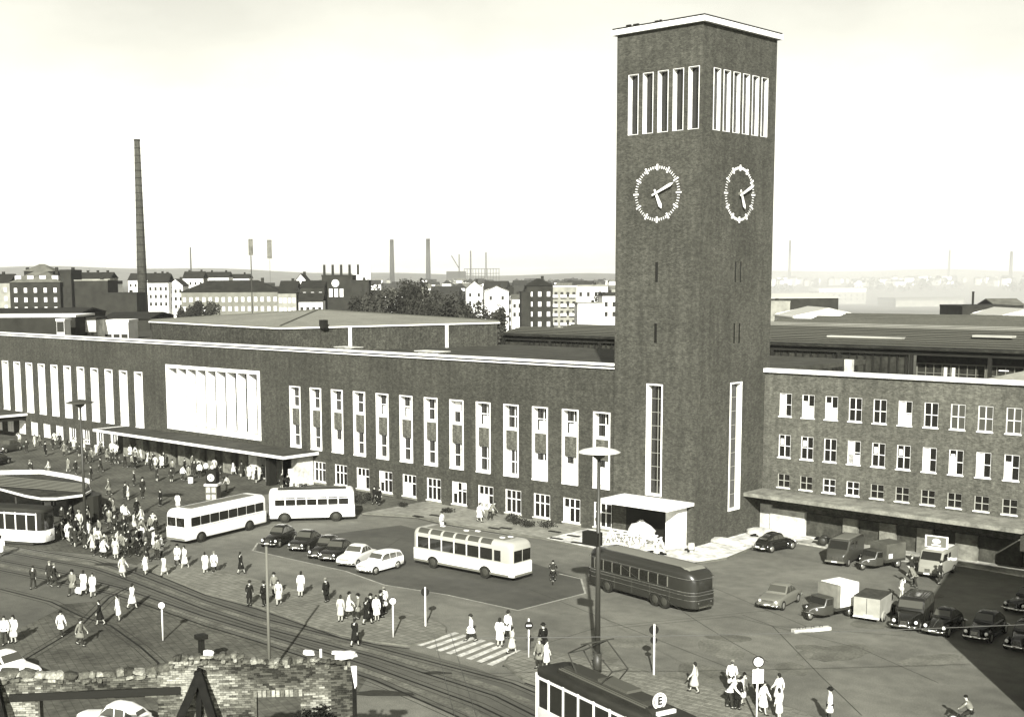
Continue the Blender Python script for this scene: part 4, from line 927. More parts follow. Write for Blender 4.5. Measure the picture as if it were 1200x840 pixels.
# forward control van (boxy, two-tone grey)
def boxvan(name, label, pos, head, L, W, H, lo, up, rf, nose=True):
    t = thing(name, label, 'van', (pos[0], pos[1], 0), math.radians(head)); hw = W/2
    st = [(-L/2, .97, H-.05), (-L/2+.08, 1, H), (L*.18, 1, H), (L*.26, .98, H-.06), (L*.36, .95, H*.62), (L*.44, .88, H*.55), (L*.49, .75, H*.44)]
    mb = MB(); mb.rings([[(x, y*k, z) for y, z in srect(hw, .3, zt, .14, .06)] for x, k, zt in st]); me = mb.mesh('body', lo); smooth_by_angle(me, 40); link('body', me, t)
    mb = MB(); mb.rings([[(x, y, H+z) for y, z in ((-hw*.86, -.02), (-hw*.6, .03), (hw*.6, .03), (hw*.86, -.02))] for x in (-L/2+.15, L*.2)]); mb.build('roof', rf, t)
    q = MB(); a = Vector((L*.268, 0, H-.12)); b = Vector((L*.352, 0, H*.66)); q.rings([[(a.x+.03, -hw*.8, a.z), (a.x+.03, hw*.8, a.z), (b.x+.03, hw*.82, b.z), (b.x+.03, -hw*.82, b.z)], [(a.x-.08, -hw*.8, a.z), (a.x-.08, hw*.8, a.z), (b.x-.08, hw*.82, b.z), (b.x-.08, -hw*.82, b.z)]]); q.build('windscreen', GLASS, t)
    for s in (-1, 1):
        q = MB(); q.rings([[(x, s*(hw+.006), z) for x, z in ((L*.08, H*.63), (L*.31, H*.63), (L*.25, H*.88), (L*.08, H*.88))], [(x, s*(hw-.05), z) for x, z in ((L*.08, H*.63), (L*.31, H*.63), (L*.25, H*.88), (L*.08, H*.88))]]); q.build('side_window', GLASS, t)
        q = MB(); q.box(L*.04-.5, L*.04-.1, s*hw-.01, s*hw+.012, H*.63, H*.88) if s > 0 else q.box(L*.04-.5, L*.04-.1, -hw-.012, -hw+.01, H*.63, H*.88); q.build('side_window', GLASS, t)
        lamp(t, L*.47, s*hw*.62, H*.42, .1)
    wheels(t, (-L*.3, L*.33), hw+.01, .33, .17)
    q = MB(); q.box(L*.49, L*.53, -hw*.85, hw*.85, .36, .48); q.build('bumper', up, t)
    q = MB(); q.box(L*.53, L*.54, -.22, .22, .38, .48); q.build('number_plate', WHITEP, t)
    q = MB()
    for k in range(5): q.box(L*.475, L*.5, -.2, .2, .55+k*.05, .575+k*.05)
    q.build('grille', CHROME, t)
    return t
boxvan('delivery_van', 'grey snub-nosed delivery van by the loading bays, left of the three-wheeler', front_at(978, 664, -83, 4.0), -83, 4.0, 1.75, 2.0, DKGREY, GALV, MIDG)
iv = boxvan('ice_cream_van', 'pale-topped van with white script and picture board on its roof', front_at(1085, 678, -88, 4.0), -86, 4.0, 1.75, 2.0, mat('two_tone_grey', .2, .4), DKGREY, mat('pale_roof', .5, .5))
q = MB(); q.box(.2, .28, -.85, .85, 2.05, 2.95); q.build('advert_board', WHITEP, iv); ab = KIDS[iv.name][-1]
q = MB(); q.box(.281, .29, -.72, .72, 2.12, 2.88); q.box(.29, .293, -.5, .5, 2.2, 2.8); q.build('board_picture', MIDG, ab)
q = MB(); q.ell((.3, 0, 2.55), (.01, .32, .2), 12, 5); q.build('board_figure', WHITEP, ab)
q = MB(); q.box(.292, .298, -.35, .35, 2.22, 2.3); q.build('board_caption', WHITEP, ab)
def script_squiggle(t, pts, r): q = MB(); q.tube(pts, r, 5); q.build('painted_script', WHITEP, t)
for s in (-1, 1):
    script_squiggle(iv, [(-1.7+.1*k, s*.885, .95+.13*math.sin(k*1.9)+.02*k) for k in range(22)], .025)
script_squiggle(iv, [(1.72+.02*math.cos(k), -.6+.06*k, .98+.1*math.sin(k*1.7)) for k in range(21)], .03)
# small grey box van seen from behind
t = thing('box_van', 'small pale grey box van with dark canvas roof, rear doors facing the camera', 'van', (0, 0, 0), math.radians(98), RG)
a = G(1015, 729); t.location = (a.x+math.cos(math.radians(98))*1.9, a.y+math.sin(math.radians(98))*1.9, 0)
mb = MB(); mb.rings([[(x, y, z) for y, z in srect(.85, .35, 1.62, .06, .05)] for x in (-1.9, .5)]); mb.build('cargo_box', mat('van_grey', .26, .5, var=.12, scale=2), t)
mb = MB(); mb.box(-1.92, .52, -.87, .87, 1.622, 1.68); mb.build('roof', TAR, t)
mb = MB(); mb.rings([[(x, y*k, z) for y, z in srect(.78, .32, zt, .14, .06)] for x, k, zt in ((.51, 1, 1.55), (.95, .98, 1.5), (1.2, .95, 1.0), (1.7, .8, .92), (1.95, .65, .7))]); me = mb.mesh('cab', MAT['van_grey']); smooth_by_angle(me); link('cab', me, t)
for s in (-1, 1):
    q = MB(); q.box(.55, .95, s*.78-.012, s*.78+.012, 1.0, 1.4); q.build('side_window', GLASS, t)
    mb = MB(); mb.ell((-1.1, s*.86, .38), (.45, .09, .36), 14, 8); mb.build('mudguard', MAT['van_grey'], t, True)
wheels(t, (-1.1, 1.2), .93, .32, .16)
q = MB(); q.box(-1.925, -1.905, -.01, .01, .4, 1.58); q.build('door_joint', DARK, t); q = MB(); q.box(-1.95, -1.91, -.45, .2, .42, .54); q.build('number_plate', TL_, t); q = MB(); q.box(-1.98, -1.9, -.85, .85, .3, .38); q.build('bumper', WHITEP, t)
# three-wheeled delivery trucks
def trike(label, pos, head, boxm, roofm, cabm, boxH=2.1, group='three-wheeled delivery trucks'):
    t = thing('three_wheeled_truck', label, 'truck', (pos[0], pos[1], 0), math.radians(head), group)
    mb = MB(); mb.rings([[(x, y*k, z) for y, z in srect(.72, z0, zt, .12, .06)] for x, k, z0, zt in ((-.1, 1, .35, 1.5), (.5, .98, .35, 1.5), (.68, .95, .35, 1.0), (1.0, .6, .4, .95), (1.35, .35, .45, .85), (1.55, .22, .5, .7))]); me = mb.mesh('cab', cabm); smooth_by_angle(me, 45); link('cab', me, t)
    q = MB(); q.rings([[(.53, -.6, 1.42), (.53, .6, 1.42), (.7, .62, 1.05), (.7, -.62, 1.05)], [(.45, -.6, 1.42), (.45, .6, 1.42), (.6, .62, 1.05), (.6, -.62, 1.05)]]); q.build('windscreen', GLASS, t)
    for s in (-1, 1): q = MB(); q.box(.0, .5, s*.715-.01, s*.715+.012, 1.0, 1.38); q.build('side_window', GLASS, t)
    mb = MB(); mb.box(-2.3, -.14, -.85, .85, .55, .72); mb.build('load_bed', IRON, t)
    mb = MB(); mb.rings([[(x, y, z) for y, z in srect(.86, .73, boxH, .06, .02)] for x in (-2.3, -.6)]); mb.build('canvas_cover', boxm, t)
    mb = MB(); mb.rings([[(x, y, z) for y, z in srect(.84, .73, boxH-.04, .06, .02)] for x in (-.6, -.3)]); mb.build('front_flap', roofm, t)
    wheels(t, (-1.6, 1.3), .82, .33, .16, None, True)
    q = MB(); q.tube([(1.3, -.12, .34), (1.25, -.12, .75)], .03); q.tube([(1.3, .12, .34), (1.25, .12, .75)], .03); q.build('fork', CHROME, t)
    for s in (-1, 1): lamp(t, 1.15, s*.42, .78, .09)
    q = MB(); q.tube([(1.5, -.5, .6), (1.62, 0, .6), (1.5, .5, .6)], .035); q.build('bumper', CHROME, t)
    q = MB(); q.box(-2.34, -2.31, -.8, -.3, .8, 1.1); q.build('placard', WHITEP, t); 
    return t
tr1 = trike('three-wheeled truck with bright white canvas load cover, beside the grey saloon', front_at(944, 727, -107, 3.2), -104, CANVAS, GCANV, DKGREY, 2.25)
tr2 = trike('three-wheeled truck with dark box body parked beside the snub-nosed van', front_at(1006, 668, -112, 3.2), -108, mat('dark_box', .07, .7, var=.3), MAT['dark_box'], DKGREY, 1.95)
q = MB(); q.box(-.9, -.5, .862, .875, .85, 1.2); q.build('placard', WHITEP, tr2)
# handcart by the bays
def cart(label, p):
    t = thing('handcart', label, 'cart', (p.x, p.y, .11), .3); q = MB(); q.box(-.9, .9, -.4, .4, .45, .55); q.build('bed', WOOD, t)
    wheels(t, (-.2,), .5, .4, .06, IRON); q = MB(); q.tube([(.9, -.3, .5), (1.7, -.3, .7)], .03); q.tube([(.9, .3, .5), (1.7, .3, .7)], .03); q.build('handle', WOOD, t)
cart('dark two-wheeled handcart standing before the loading bays', G(968, 640))
# ------------------------------------------------------------------ trams
def tram(name, label, loc, head, L, W, H, roofm, nw, clere=True, lower=WHITEP):
    t = thing(name, label, 'tram', (loc[0], loc[1], 0), math.radians(head)); hw = W/2
    E_ = [(-1, .62), (-.97, .8), (-.9, 1), (.9, 1), (.97, .82), (1, .62)]
    mb = MB(); mb.rings([[(x*L/2, y*k, z) for y, z in srect(hw, .35, 1.35, .02, .06)] for x, k in E_]); me = mb.mesh('lower_body', lower); smooth_by_angle(me); link('lower_body', me, t)
    mb = MB(); mb.rings([[(x*L/2, y*k, z) for y, z in srect(hw*.97, 1.33, H-.3, .02, .02)] for x, k in E_]); mb.build('glazing', GLASS, t)
    mb = MB(); mb.rings([[(x*L/2*1.01, y*k*1.04, z-dz*(1 if z > H-.2 else 0)) for y, z in srect(hw, H-.36, H, .16, .03)] for x, k, dz in ((-1, .55, .12), (-.97, .75, .05), (-.9, .95, 0), (.9, .95, 0), (.97, .75, .05), (1, .55, .12))]); me = mb.mesh('roof', roofm); smooth_by_angle(me); link('roof', me, t)
    n = nw+1
    q = MB(); q.box(-.05, .05, -.03, .03, 1.33, H-.34); pm = q.mesh('window_post', lower)
    for s in (-1, 1):
        for k in range(n):
            o = link('window_post', pm, t); o.location = (-L*.36+L*.72*k/nw, s*hw*.985, 0)
        q = MB(); q.box(-L*.44, L*.44, s*hw*.99-.02, s*hw*.99+.02, H-.5, H-.38); q.build('window_head', lower, t)
    for x, y in ((L*.49, .5), (L*.49, -.5), (L*.495, 0), (-L*.49, .5), (-L*.49, -.5), (-L*.495, 0), (L*.45, hw*.97), (L*.45, -hw*.97), (-L*.45, hw*.97), (-L*.45, -hw*.97)):
        o = link('window_post', pm, t); o.location = (x, y, 0)
    if clere:
        mb = MB(); mb.rings([[(x, y, z) for y, z in srect(hw*.55, H-.05, zz, .05, .02)] for x, zz in ((-L*.36, H+.05), (-L*.35, H+.2), (L*.33, H+.2), (L*.36, H+.05))]); mb.build('roof_lantern', roofm, t)
        mb = MB(); mb.rings([[(x, y, z) for y, z in srect(hw*.42, H+.15, zz, .05, .02)] for x, zz in ((-L*.33, H+.26), (-L*.32, H+.34), (L*.27, H+.34), (L*.3, H+.24))]); mb.build('roof_lantern', mat('lantern_grey', .035, .7), t)
        for y in (-hw*.56, hw*.56, -hw*.43, hw*.43): q = MB(); q.box(-L*.34, L*.31, y-.015, y+.015, H+.17, H+.24); q.build('lantern_rail', mat('lantern_rail', .09, .6), t)
        mb = MB(); mb.box(-.6, 1.6, -.42, .42, H+.34, H+.46); mb.build('roof_box', mat('roof_box_grey', .07), t)
    lamp(t, L/2+.02, 0, .95, .13)
    q = MB(); q.box(-L*.4, L*.4, -hw*.8, hw*.8, .12, .36); q.build('running_gear', IRON, t)
    wheels(t, (-L*.15, L*.15), .75, .33, .1, IRON)
    return t
r0 = G(647, 802.5, 2.75); r1 = G(717.5, 836, 2.75); dv = (r1-r0).normalized(); th = math.degrees(math.atan2(dv.y, dv.x))
L_ = 10.2; W_ = 2.2; n_ = Vector((-dv.y, dv.x, 0))
c_ = r0+dv*(L_/2-1.75)+n_*W_/2
tm = tram('tram', 'white tram with dark roof, pantograph and round E sign at the bottom of the picture', (c_.x, c_.y), th, L_, W_, 3.25, mat('tram_roof', .022, .7, var=.25, scale=1), 6)
LETT = MB()
def E_sign(t, x, z):
    q = MB(); q.lathe([(.01, 0), (.38, 0), (.38, .05), (.01, .05)], 22, Matrix.Translation((x, 0, z)) @ Matrix.Rotation(PI/2, 4, 'Y')); o = q.build('line_sign', WHITEP, t)
    q = MB(); q.lathe([(.29, 0), (.32, 0), (.32, .012), (.29, .012), (.29, 0)], 22, Matrix.Translation((x+.05, 0, z)) @ Matrix.Rotation(PI/2, 4, 'Y'), False); q.build('sign_ring', DARK, o)
    cu = bpy.data.curves.new('letter_E', 'FONT'); cu.body = 'E'; cu.size = .5; cu.extrude = .006; cu.offset = .018; cu.align_x = 'CENTER'; cu.align_y = 'CENTER'
    lo_ = bpy.data.objects.new('letter', cu); COL.objects.link(lo_); dg = bpy.context.evaluated_depsgraph_get(); me = bpy.data.meshes.new_from_object(lo_.evaluated_get(dg)); bpy.data.objects.remove(lo_)
    me.materials.clear(); me.materials.append(DARK); k = link('letter', me, o); k.location = (x+.06, 0, z); k.rotation_euler = (PI/2, 0, PI/2)
E_sign(tm, L_*.33, 3.72)
q = MB(); q.box(L_*.37, L_*.385, -.5, .5, 3.26, 3.42); q.build('route_board', WHITEP, tm)
# pantograph: two diamonds of tube
q = MB(); px0 = -1.2
for s in (-.5, .5):
    q.tube([(px0-1.0, s, 3.6), (px0-1.75, s*.9, 4.35), (px0, s*1.1, 5.25), (px0+1.75, s*.9, 4.35), (px0+1.0, s, 3.6)], .035, 5)
q.tube([(px0, -.95, 5.27), (px0, .95, 5.27)], .04, 5); q.tube([(px0-1.75, -.45, 4.35), (px0-1.75, .45, 4.35)], .03, 5); q.tube([(px0+1.75, -.45, 4.35), (px0+1.75, .45, 4.35)], .03, 5); q.tube([(px0-1.1, -.5, 3.55), (px0+1.1, .5, 3.55)], .02, 5)
q.build('pantograph', IRON, tm)
for s in (-1, 1): q = MB(); q.box(-L_*.5, -L_*.5+.16, s*.82-.08, s*.82+.08, .4, 2.9); q.build('corner_post', WHITEP, tm)
a, b = G(-10, 633, .3), G(50, 637, .3); dv = (b-a).normalized(); th = math.degrees(math.atan2(dv.y, dv.x)); n_ = Vector((-dv.y, dv.x, 0)); c_ = b-dv*5.3+n_*1.1
tram('tram', 'white tram with dark arched roof standing at the far left stop', (c_.x, c_.y), th, 10.5, 2.2, 3.2, MAT['tram_roof'], 7, False)
# ------------------------------------------------------------------ people
def skinned(pts, edges, root, mt, name, sub=1):
    names_ = list(pts); me = bpy.data.meshes.new(name)
    me.from_pydata([pts[k][0] for k in names_], [(names_.index(a), names_.index(b)) for a, b in edges], [])
    o = bpy.data.objects.new(name, me); COL.objects.link(o)
    md = o.modifiers.new('skin', 'SKIN'); md.use_smooth_shade = True
    sv = me.skin_vertices[0].data
    for i, k in enumerate(names_):
        r = pts[k][1]; sv[i].radius = r if isinstance(r, tuple) else (r, r); sv[i].use_root = (k == root)
    if sub: s_ = o.modifiers.new('sub', 'SUBSURF'); s_.levels = sub; s_.render_levels = sub
    dg = bpy.context.evaluated_depsgraph_get(); res = bpy.data.meshes.new_from_object(o.evaluated_get(dg)); bpy.data.objects.remove(o)
    res.name = name; res.materials.clear(); res.materials.append(mt); res.polygons.foreach_set('use_smooth', [True]*len(res.polygons)); return res
# a person faces local +y; joint heights for 1.72 m
def person_proto(kind, stride, armsw, coat, hat, armup=False, case=False, bend=0.0):
    P = {}
    by = bend
    def add(k, x, y, z, r): P[k] = ((x, y, z), r)
    add('pel', 0, 0, .92, (.15, .11)); add('waist', 0, .02*by, 1.05, (.13, .1)); add('chest', 0, .01+.12*by, 1.28, (.165, .11)); add('neck', 0, .02+.2*by, 1.47, .055)
    add('head0', 0, .03+.22*by, 1.56, (.066, .075)); add('head1', 0, .035+.23*by, 1.65, (.075, .09)); add('head2', 0, .03+.23*by, 1.70, (.05, .06)); add('nose', 0, .13+.23*by, 1.60, .012)
    E_ = [('pel', 'waist'), ('waist', 'chest'), ('chest', 'neck'), ('neck', 'head0'), ('head0', 'head1'), ('head1', 'head2'), ('head0', 'nose')]
    for s, sd in ((-1, 'L'), (1, 'R')):
        st = stride*s
        add('hip'+sd, .09*s, 0, .88, .085); add('kn'+sd, .1*s, st*.5+.03*(stride > 0), .48, .058); add('an'+sd, .1*s, st-.03, .09+(.06 if st < -.2 else 0), .04); add('toe'+sd, .11*s, st+.13, .03, .03)
        E_ += [('pel', 'hip'+sd), ('hip'+sd, 'kn'+sd), ('kn'+sd, 'an'+sd), ('an'+sd, 'toe'+sd)]
        a = -armsw*s; cy = .12*by
        add('sh'+sd, .18*s, cy, 1.40, .06); 
        if armup and s > 0: add('el'+sd, .36*s, cy+.12, 1.42, .042); add('wr'+sd, .2*s, cy+.16, 1.6, .03); hand = (.12, cy+.16, 1.66)
        else: add('el'+sd, .25*s, cy+a*.4, 1.13, .042); add('wr'+sd, .25*s, cy+a+.08, .9, .03); hand = (.25*s, cy+a+.11, .82)
        add('pa'+sd, *hand, (.035, .02)); E_ += [('chest', 'sh'+sd), ('sh'+sd, 'el'+sd), ('el'+sd, 'wr'+sd), ('wr'+sd, 'pa'+sd)]
        for f in range(4):
            dy = (f-1.5)*.02; L_f = (.065, .08, .075, .055)[f]; sg = -1 if not (armup and s > 0) else .4
            add('f%d%s' % (f, sd), hand[0]-.012*s, hand[1]+dy, hand[2]+sg*L_f*.6, .009); add('g%d%s' % (f, sd), hand[0]-.03*s, hand[1]+dy+.005, hand[2]+sg*L_f, .008)
            E_ += [('pa'+sd, 'f%d%s' % (f, sd)), ('f%d%s' % (f, sd), 'g%d%s' % (f, sd))]
        add('t'+sd, hand[0]-.02*s, hand[1]+.045, hand[2]-.01, .01); E_ += [('pa'+sd, 't'+sd)]
    body = skinned(P, E_, 'pel', SKIN, 'body', 1)
    out = [('body', body)]
    # garments follow the limbs
    g = 1.28
    C = {k: (P[k][0], tuple(r_*g for r_ in P[k][1]) if isinstance(P[k][1], tuple) else P[k][1]*g*1.1) for k in ('pel', 'waist', 'chest', 'shL', 'shR', 'elL', 'elR', 'wrL', 'wrR')}
    C['col'] = ((0, .015+.17*by, 1.44), .085); C['pel'] = ((0, 0, .9), (.175, .13))
    top = skinned(C, [('pel', 'waist'), ('waist', 'chest'), ('chest', 'col'), ('chest', 'shL'), ('chest', 'shR'), ('shL', 'elL'), ('elL', 'wrL'), ('shR', 'elR'), ('elR', 'wrR')], 'pel', TG, 'coat', 1)
    if coat > 0:     # hanging skirt of the coat joined to it
        R = []; z0 = .98-coat; n = 14
        for k in range(6):
            f = k/5; z = .99-(.99-z0)*f; rx = .175+.075*f*(1.0 if kind == 'w' else .7); ry = .125+abs(stride)*.42*f+.05*f
            R.append([(rx*math.cos(2*PI*j/n)*(1+.05*f*math.sin(5*2*PI*j/n)), ry*math.sin(2*PI*j/n), z) for j in range(n)])
        q = MB(); q.rings(R[::-1]); me2 = q.mesh('s', TG, True)
        bm = bmesh.new(); bm.from_mesh(top); bm.from_mesh(me2); bm.to_mesh(top); bm.free(); top.polygons.foreach_set('use_smooth', [True]*len(top.polygons))
    out.append(('coat', top))
    if kind == 'm':
        C = {'pel': ((0, 0, .9), (.155, .12))}
        for sd in 'LR':
            for k, r_ in (('hip', .105), ('kn', .083), ('an', .07)): C[k+sd] = (P[k+sd][0], r_)
        out.append(('trousers', skinned(C, [('pel', 'hipL'), ('hipL', 'knL'), ('knL', 'anL'), ('pel', 'hipR'), ('hipR', 'knR'), ('knR', 'anR')], 'pel', TD, 'trousers', 1)))
    q = MB()
    for sd in 'LR':
        a, b = Vector(P['an'+sd][0]), Vector(P['toe'+sd][0]); q.rings([[(a.x-.045, a.y-.05, a.z-.09), (a.x+.045, a.y-.05, a.z-.09), (a.x+.045, a.y-.05, a.z), (a.x-.045, a.y-.05, a.z)], [(b.x-.05, b.y, b.z-.03), (b.x+.05, b.y, b.z-.03), (b.x+.045, b.y-.05, b.z+.05), (b.x-.045, b.y-.05, b.z+.05)], [(b.x-.03, b.y+.05, b.z-.03), (b.x+.03, b.y+.05, b.z-.03), (b.x+.03, b.y+.04, b.z+.01), (b.x-.03, b.y+.04, b.z+.01)]])
    out.append(('shoes', q.mesh('shoes', SHOE)))
    hx, hy, hz_ = P['head1'][0]
    q = MB()
    if hat == 'hat':
        M_ = Matrix.Translation((hx, hy, hz_+.03)); q.lathe([(.155, 0), (.16, .012), (.1, .02), (.095, .1), (.07, .12), (.01, .11)], 14, M_); out.append(('hat', q.mesh('hat', TD, True)))
    elif hat == 'cap':
        q.ell((hx, hy-.01, hz_+.05), (.1, .12, .05), 12, 6); q.box(hx-.07, hx+.07, hy+.08, hy+.15, hz_+.025, hz_+.035); out.append(('cap', q.mesh('cap', TB, True)))
    if hat != 'none':
        q = MB(); q.ell((hx, hy-.022, hz_+.005), (.088, .1, .105 if hat != 'long' else .12), 12, 7)
        if hat == 'long': q.ell((hx, hy-.06, hz_-.08), (.085, .06, .1), 10, 6)
        out.append(('hair', q.mesh('hair', HAIR, True)))
    if case:
        q = MB(); w_ = P['paR'][0]; q.box(w_[0]-.06, w_[0]+.06, w_[1]-.22, w_[1]+.22, w_[2]-.42, w_[2]-.12); q.tube([(w_[0], w_[1]-.06, w_[2]-.12), (w_[0], w_[1]-.05, w_[2]-.05), (w_[0], w_[1]+.05, w_[2]-.05), (w_[0], w_[1]+.06, w_[2]-.12)], .012, 5)
        out.append(('CASE', q.mesh('suitcase', WOOD)))
    return out
PR = {
 'man_stand': person_proto('m', .02, .0, .42, 'hat'), 'man_walk': person_proto('m', .3, .22, .42, 'hat'),
 'man_jacket': person_proto('m', .24, .2, .12, 'hair'), 'man_stand_jacket': person_proto('m', .04, .03, .1, 'cap'),
 'woman_walk': person_proto('w', .26, .2, .56, 'long'), 'woman_stand': person_proto('w', .03, .04, .56, 'long'),
 'man_case': person_proto('m', .28, .05, .45, 'hat', False, True), 'man_arm': person_proto('m', .03, .0, .12, 'hair', True), 'man_bend': person_proto('m', .18, -.3, .1, 'cap', False, False, 2.2)}
TONE = {'W': (TW, 'white'), 'L': (TL_, 'light'), 'G': (TG, 'grey'), 'D': (TD, 'dark'), 'B': (TB, 'black')}
CROWD = []
def person(u, v, tone, kind=None, zone='', rot=None, z=0.0, trou=None, s=None):
    CROWD.append((u, v, tone, kind or random.choice(['man_stand', 'man_walk', 'woman_walk', 'woman_stand', 'man_walk', 'man_jacket', 'man_stand_jacket']), zone, rot if rot is not None else random.uniform(0, 2*PI), z, trou, s or random.uniform(.94, 1.05)))
LS = [ # loose people over the square: zone, list
 ('on the forecourt before the entrance', [(118, 553, 'D'), (107, 563, 'D'), (101, 543, 'D'), (128, 580, 'G', 'man_walk'), (146, 585, 'D', 'man_stand'), (150, 586, 'L', 'woman_stand'), (167, 584, 'D', 'man_stand'), (157, 569, 'D', 'man_stand'), (155, 549, 'G'), (147, 548, 'D'), (184, 564, 'D', 'woman_stand'), (201, 565, 'D', 'woman_stand'), (190, 549, 'W', 'woman_walk'), (180, 546, 'D'), (172, 545, 'B'), (214, 563, 'W', 'man_jacket'), (221, 563, 'G'), (188, 593, 'B', 'man_stand'), (266, 576, 'L', 'man_jacket'), (274, 556, 'W', 'woman_walk'), (292, 562, 'W'), (242, 557, 'W'), (54, 534, 'B', 'man_stand'), (41, 524, 'L'), (48, 524, 'G'), (70, 523, 'D'), (62, 527, 'D'), (82, 531, 'D'), (87, 527, 'L'), (99, 528, 'L'), (113, 534, 'L'), (118, 532, 'G'), (126, 541, 'G'), (136, 533, 'W', 'woman_stand'), (131, 533, 'L'), (89, 556, 'D'), (80, 553, 'G'), (57, 556, 'L'), (35, 557, 'D'), (38, 558, 'D'), (23, 522, 'L', 'man_arm'), (31, 530, 'D'), (209, 597, 'W', 'woman_stand'), (300, 566, 'D'), (308, 562, 'B'), (318, 565, 'B'), (330, 572, 'D'), (337, 575, 'B'), (258, 562, 'D'), (228, 556, 'D'), (160, 543, 'G'), (166, 541, 'L'), (203, 556, 'G'), (233, 555, 'L'), (176, 551, 'D'), (75, 534, 'G'), (64, 521, 'L'), (93, 535, 'D'), (108, 541, 'G'), (251, 553, 'L'), (283, 559, 'D')]),
 ('beside the left tram stop', [(1, 652, 'W', 'woman_walk'), (39, 690, 'D', 'man_jacket'), (58, 684, 'D', 'man_stand'), (64, 688, 'D', 'man_walk')]),
 ('on the lower left tracks', [(86, 697, 'G', 'man_walk'), (98, 697, 'W', 'woman_walk'), (109, 699, 'W', 'woman_walk'), (144, 676, 'L', 'woman_walk'), (155, 713, 'W', 'woman_walk'), (140, 727, 'W', 'woman_stand'), (118, 732, 'B', 'woman_walk'), (72, 745, 'W', 'man_walk'), (94, 756, 'G', 'man_walk'), (7, 755, 'W', 'man_jacket'), (16, 753, 'W', 'woman_stand')]),
 ('on the pavement below the white bus', [(171, 673, 'W', 'woman_stand'), (193, 675, 'L', 'woman_walk'), (208, 663, 'W', 'man_walk'), (217, 666, 'W', 'woman_walk'), (241, 672, 'W', 'woman_walk'), (251, 671, 'W', 'man_walk'), (283, 672, 'B', 'woman_walk')]),
 ('on the long traffic island', [(292, 709, 'B', 'man_stand'), (310, 710, 'B', 'man_stand'), (322, 698, 'G', 'man_stand'), (327, 708, 'L', 'woman_walk'), (352, 699, 'W', 'woman_stand'), (383, 705, 'B', 'man_stand'), (399, 728, 'L', 'woman_stand'), (410, 725, 'W', 'man_walk'), (419, 725, 'G', 'man_stand'), (431, 731, 'B', 'woman_walk'), (436, 725, 'B', 'man_stand'), (442, 727, 'W', 'woman_stand'), (447, 723, 'B', 'man_stand'), (451, 719, 'W', 'man_stand')]),
 ('on the road between the islands', [(416, 757, 'B', 'woman_walk'), (552, 751, 'W', 'man_walk'), (586, 757, 'W', 'woman_stand'), (595, 748, 'W', 'man_stand'), (600, 766, 'L', 'woman_walk'), (636, 764, 'B', 'man_stand')]),
 ('on the tram stop island', [(631, 783, 'G', 'man_stand'), (641, 783, 'W', 'woman_stand'), (813, 811, 'L', 'woman_walk'), (857, 812, 'W', 'man_stand'), (855, 829, 'W', 'man_bend'), (864, 831, 'B', 'man_stand'), (869, 825, 'W', 'woman_stand'), (894, 836, 'W', 'woman_walk'), (912, 824, 'W', 'woman_walk'), (913, 843, 'W', 'woman_stand'), (971, 846, 'W', 'man_stand'), (888, 826, 'D', 'man_stand')]),
 ('along the station wall', [(444, 591, 'B', 'man_stand'), (439, 590, 'B', 'man_walk'), (562, 611, 'W', 'woman_walk'), (518, 622, 'W', 'man_stand'), (574, 609, 'G', 'man_bend')]),
 ('among the vehicles at the right', [(1056, 703, 'W', 'man_arm', 'T'), (1072, 688, 'G', 'man_bend'), (1068, 678, 'D', 'man_stand'), (1100, 684, 'D', 'man_stand'), (1026, 584, 'W', 'man_bend')]),
]
for zone, L_ in LS:
    for e in L_:
        u, v, tn = e[:3]; k = e[3] if len(e) > 3 else None
        zz = {'on the long traffic island': .09, 'on the tram stop island': .09}.get(zone, 0.0)
        if zone == 'along the station wall' and u != 518: zz = .12
        if v == 584: zz = 3.73
        person(u, v, tn, k, zone if v != 584 else 'kneeling on the canopy of the wing', None, zz, 'G' if len(e) > 4 else None)
def crowd(poly, n, zone, mind=.75):
    got = []; us = [p[0] for p in poly]; vs_ = [p[1] for p in poly]; tries = 0
    while len(got) < n and tries < 6000:
        tries += 1; u = random.uniform(min(us), max(us)); v = random.uniform(min(vs_), max(vs_))
        if not inside((u, v), poly): continue
        p = G(u, v)
        if any((p-q).length < mind for q in got): continue
        got.append(p); person(u, v, random.choice('WWLLGGDDDDBB'), None, zone)
crowd([(100, 640), (102, 612), (122, 600), (165, 604), (182, 615), (188, 640), (196, 655), (160, 662), (120, 655)], 46, 'in the crowd before the white bus')
crowd([(58, 612), (98, 602), (104, 632), (112, 645), (66, 640), (54, 628)], 20, 'in the crowd by the tram shelter')
crowd([(130, 545), (180, 552), (205, 558), (240, 562), (240, 552), (180, 540), (135, 532)], 14, 'near the entrance doors')
names_by = {}
for c in CROWD: names_by.setdefault((c[2], c[3].split('_')[0], c[4]), []).append(c)
DESC = {'man_stand': 'coat', 'man_walk': 'coat', 'man_case': 'coat', 'man_jacket': 'jacket', 'man_stand_jacket': 'jacket', 'man_arm': 'jacket', 'man_bend': 'jacket', 'woman_walk': 'long coat', 'woman_stand': 'long coat'}

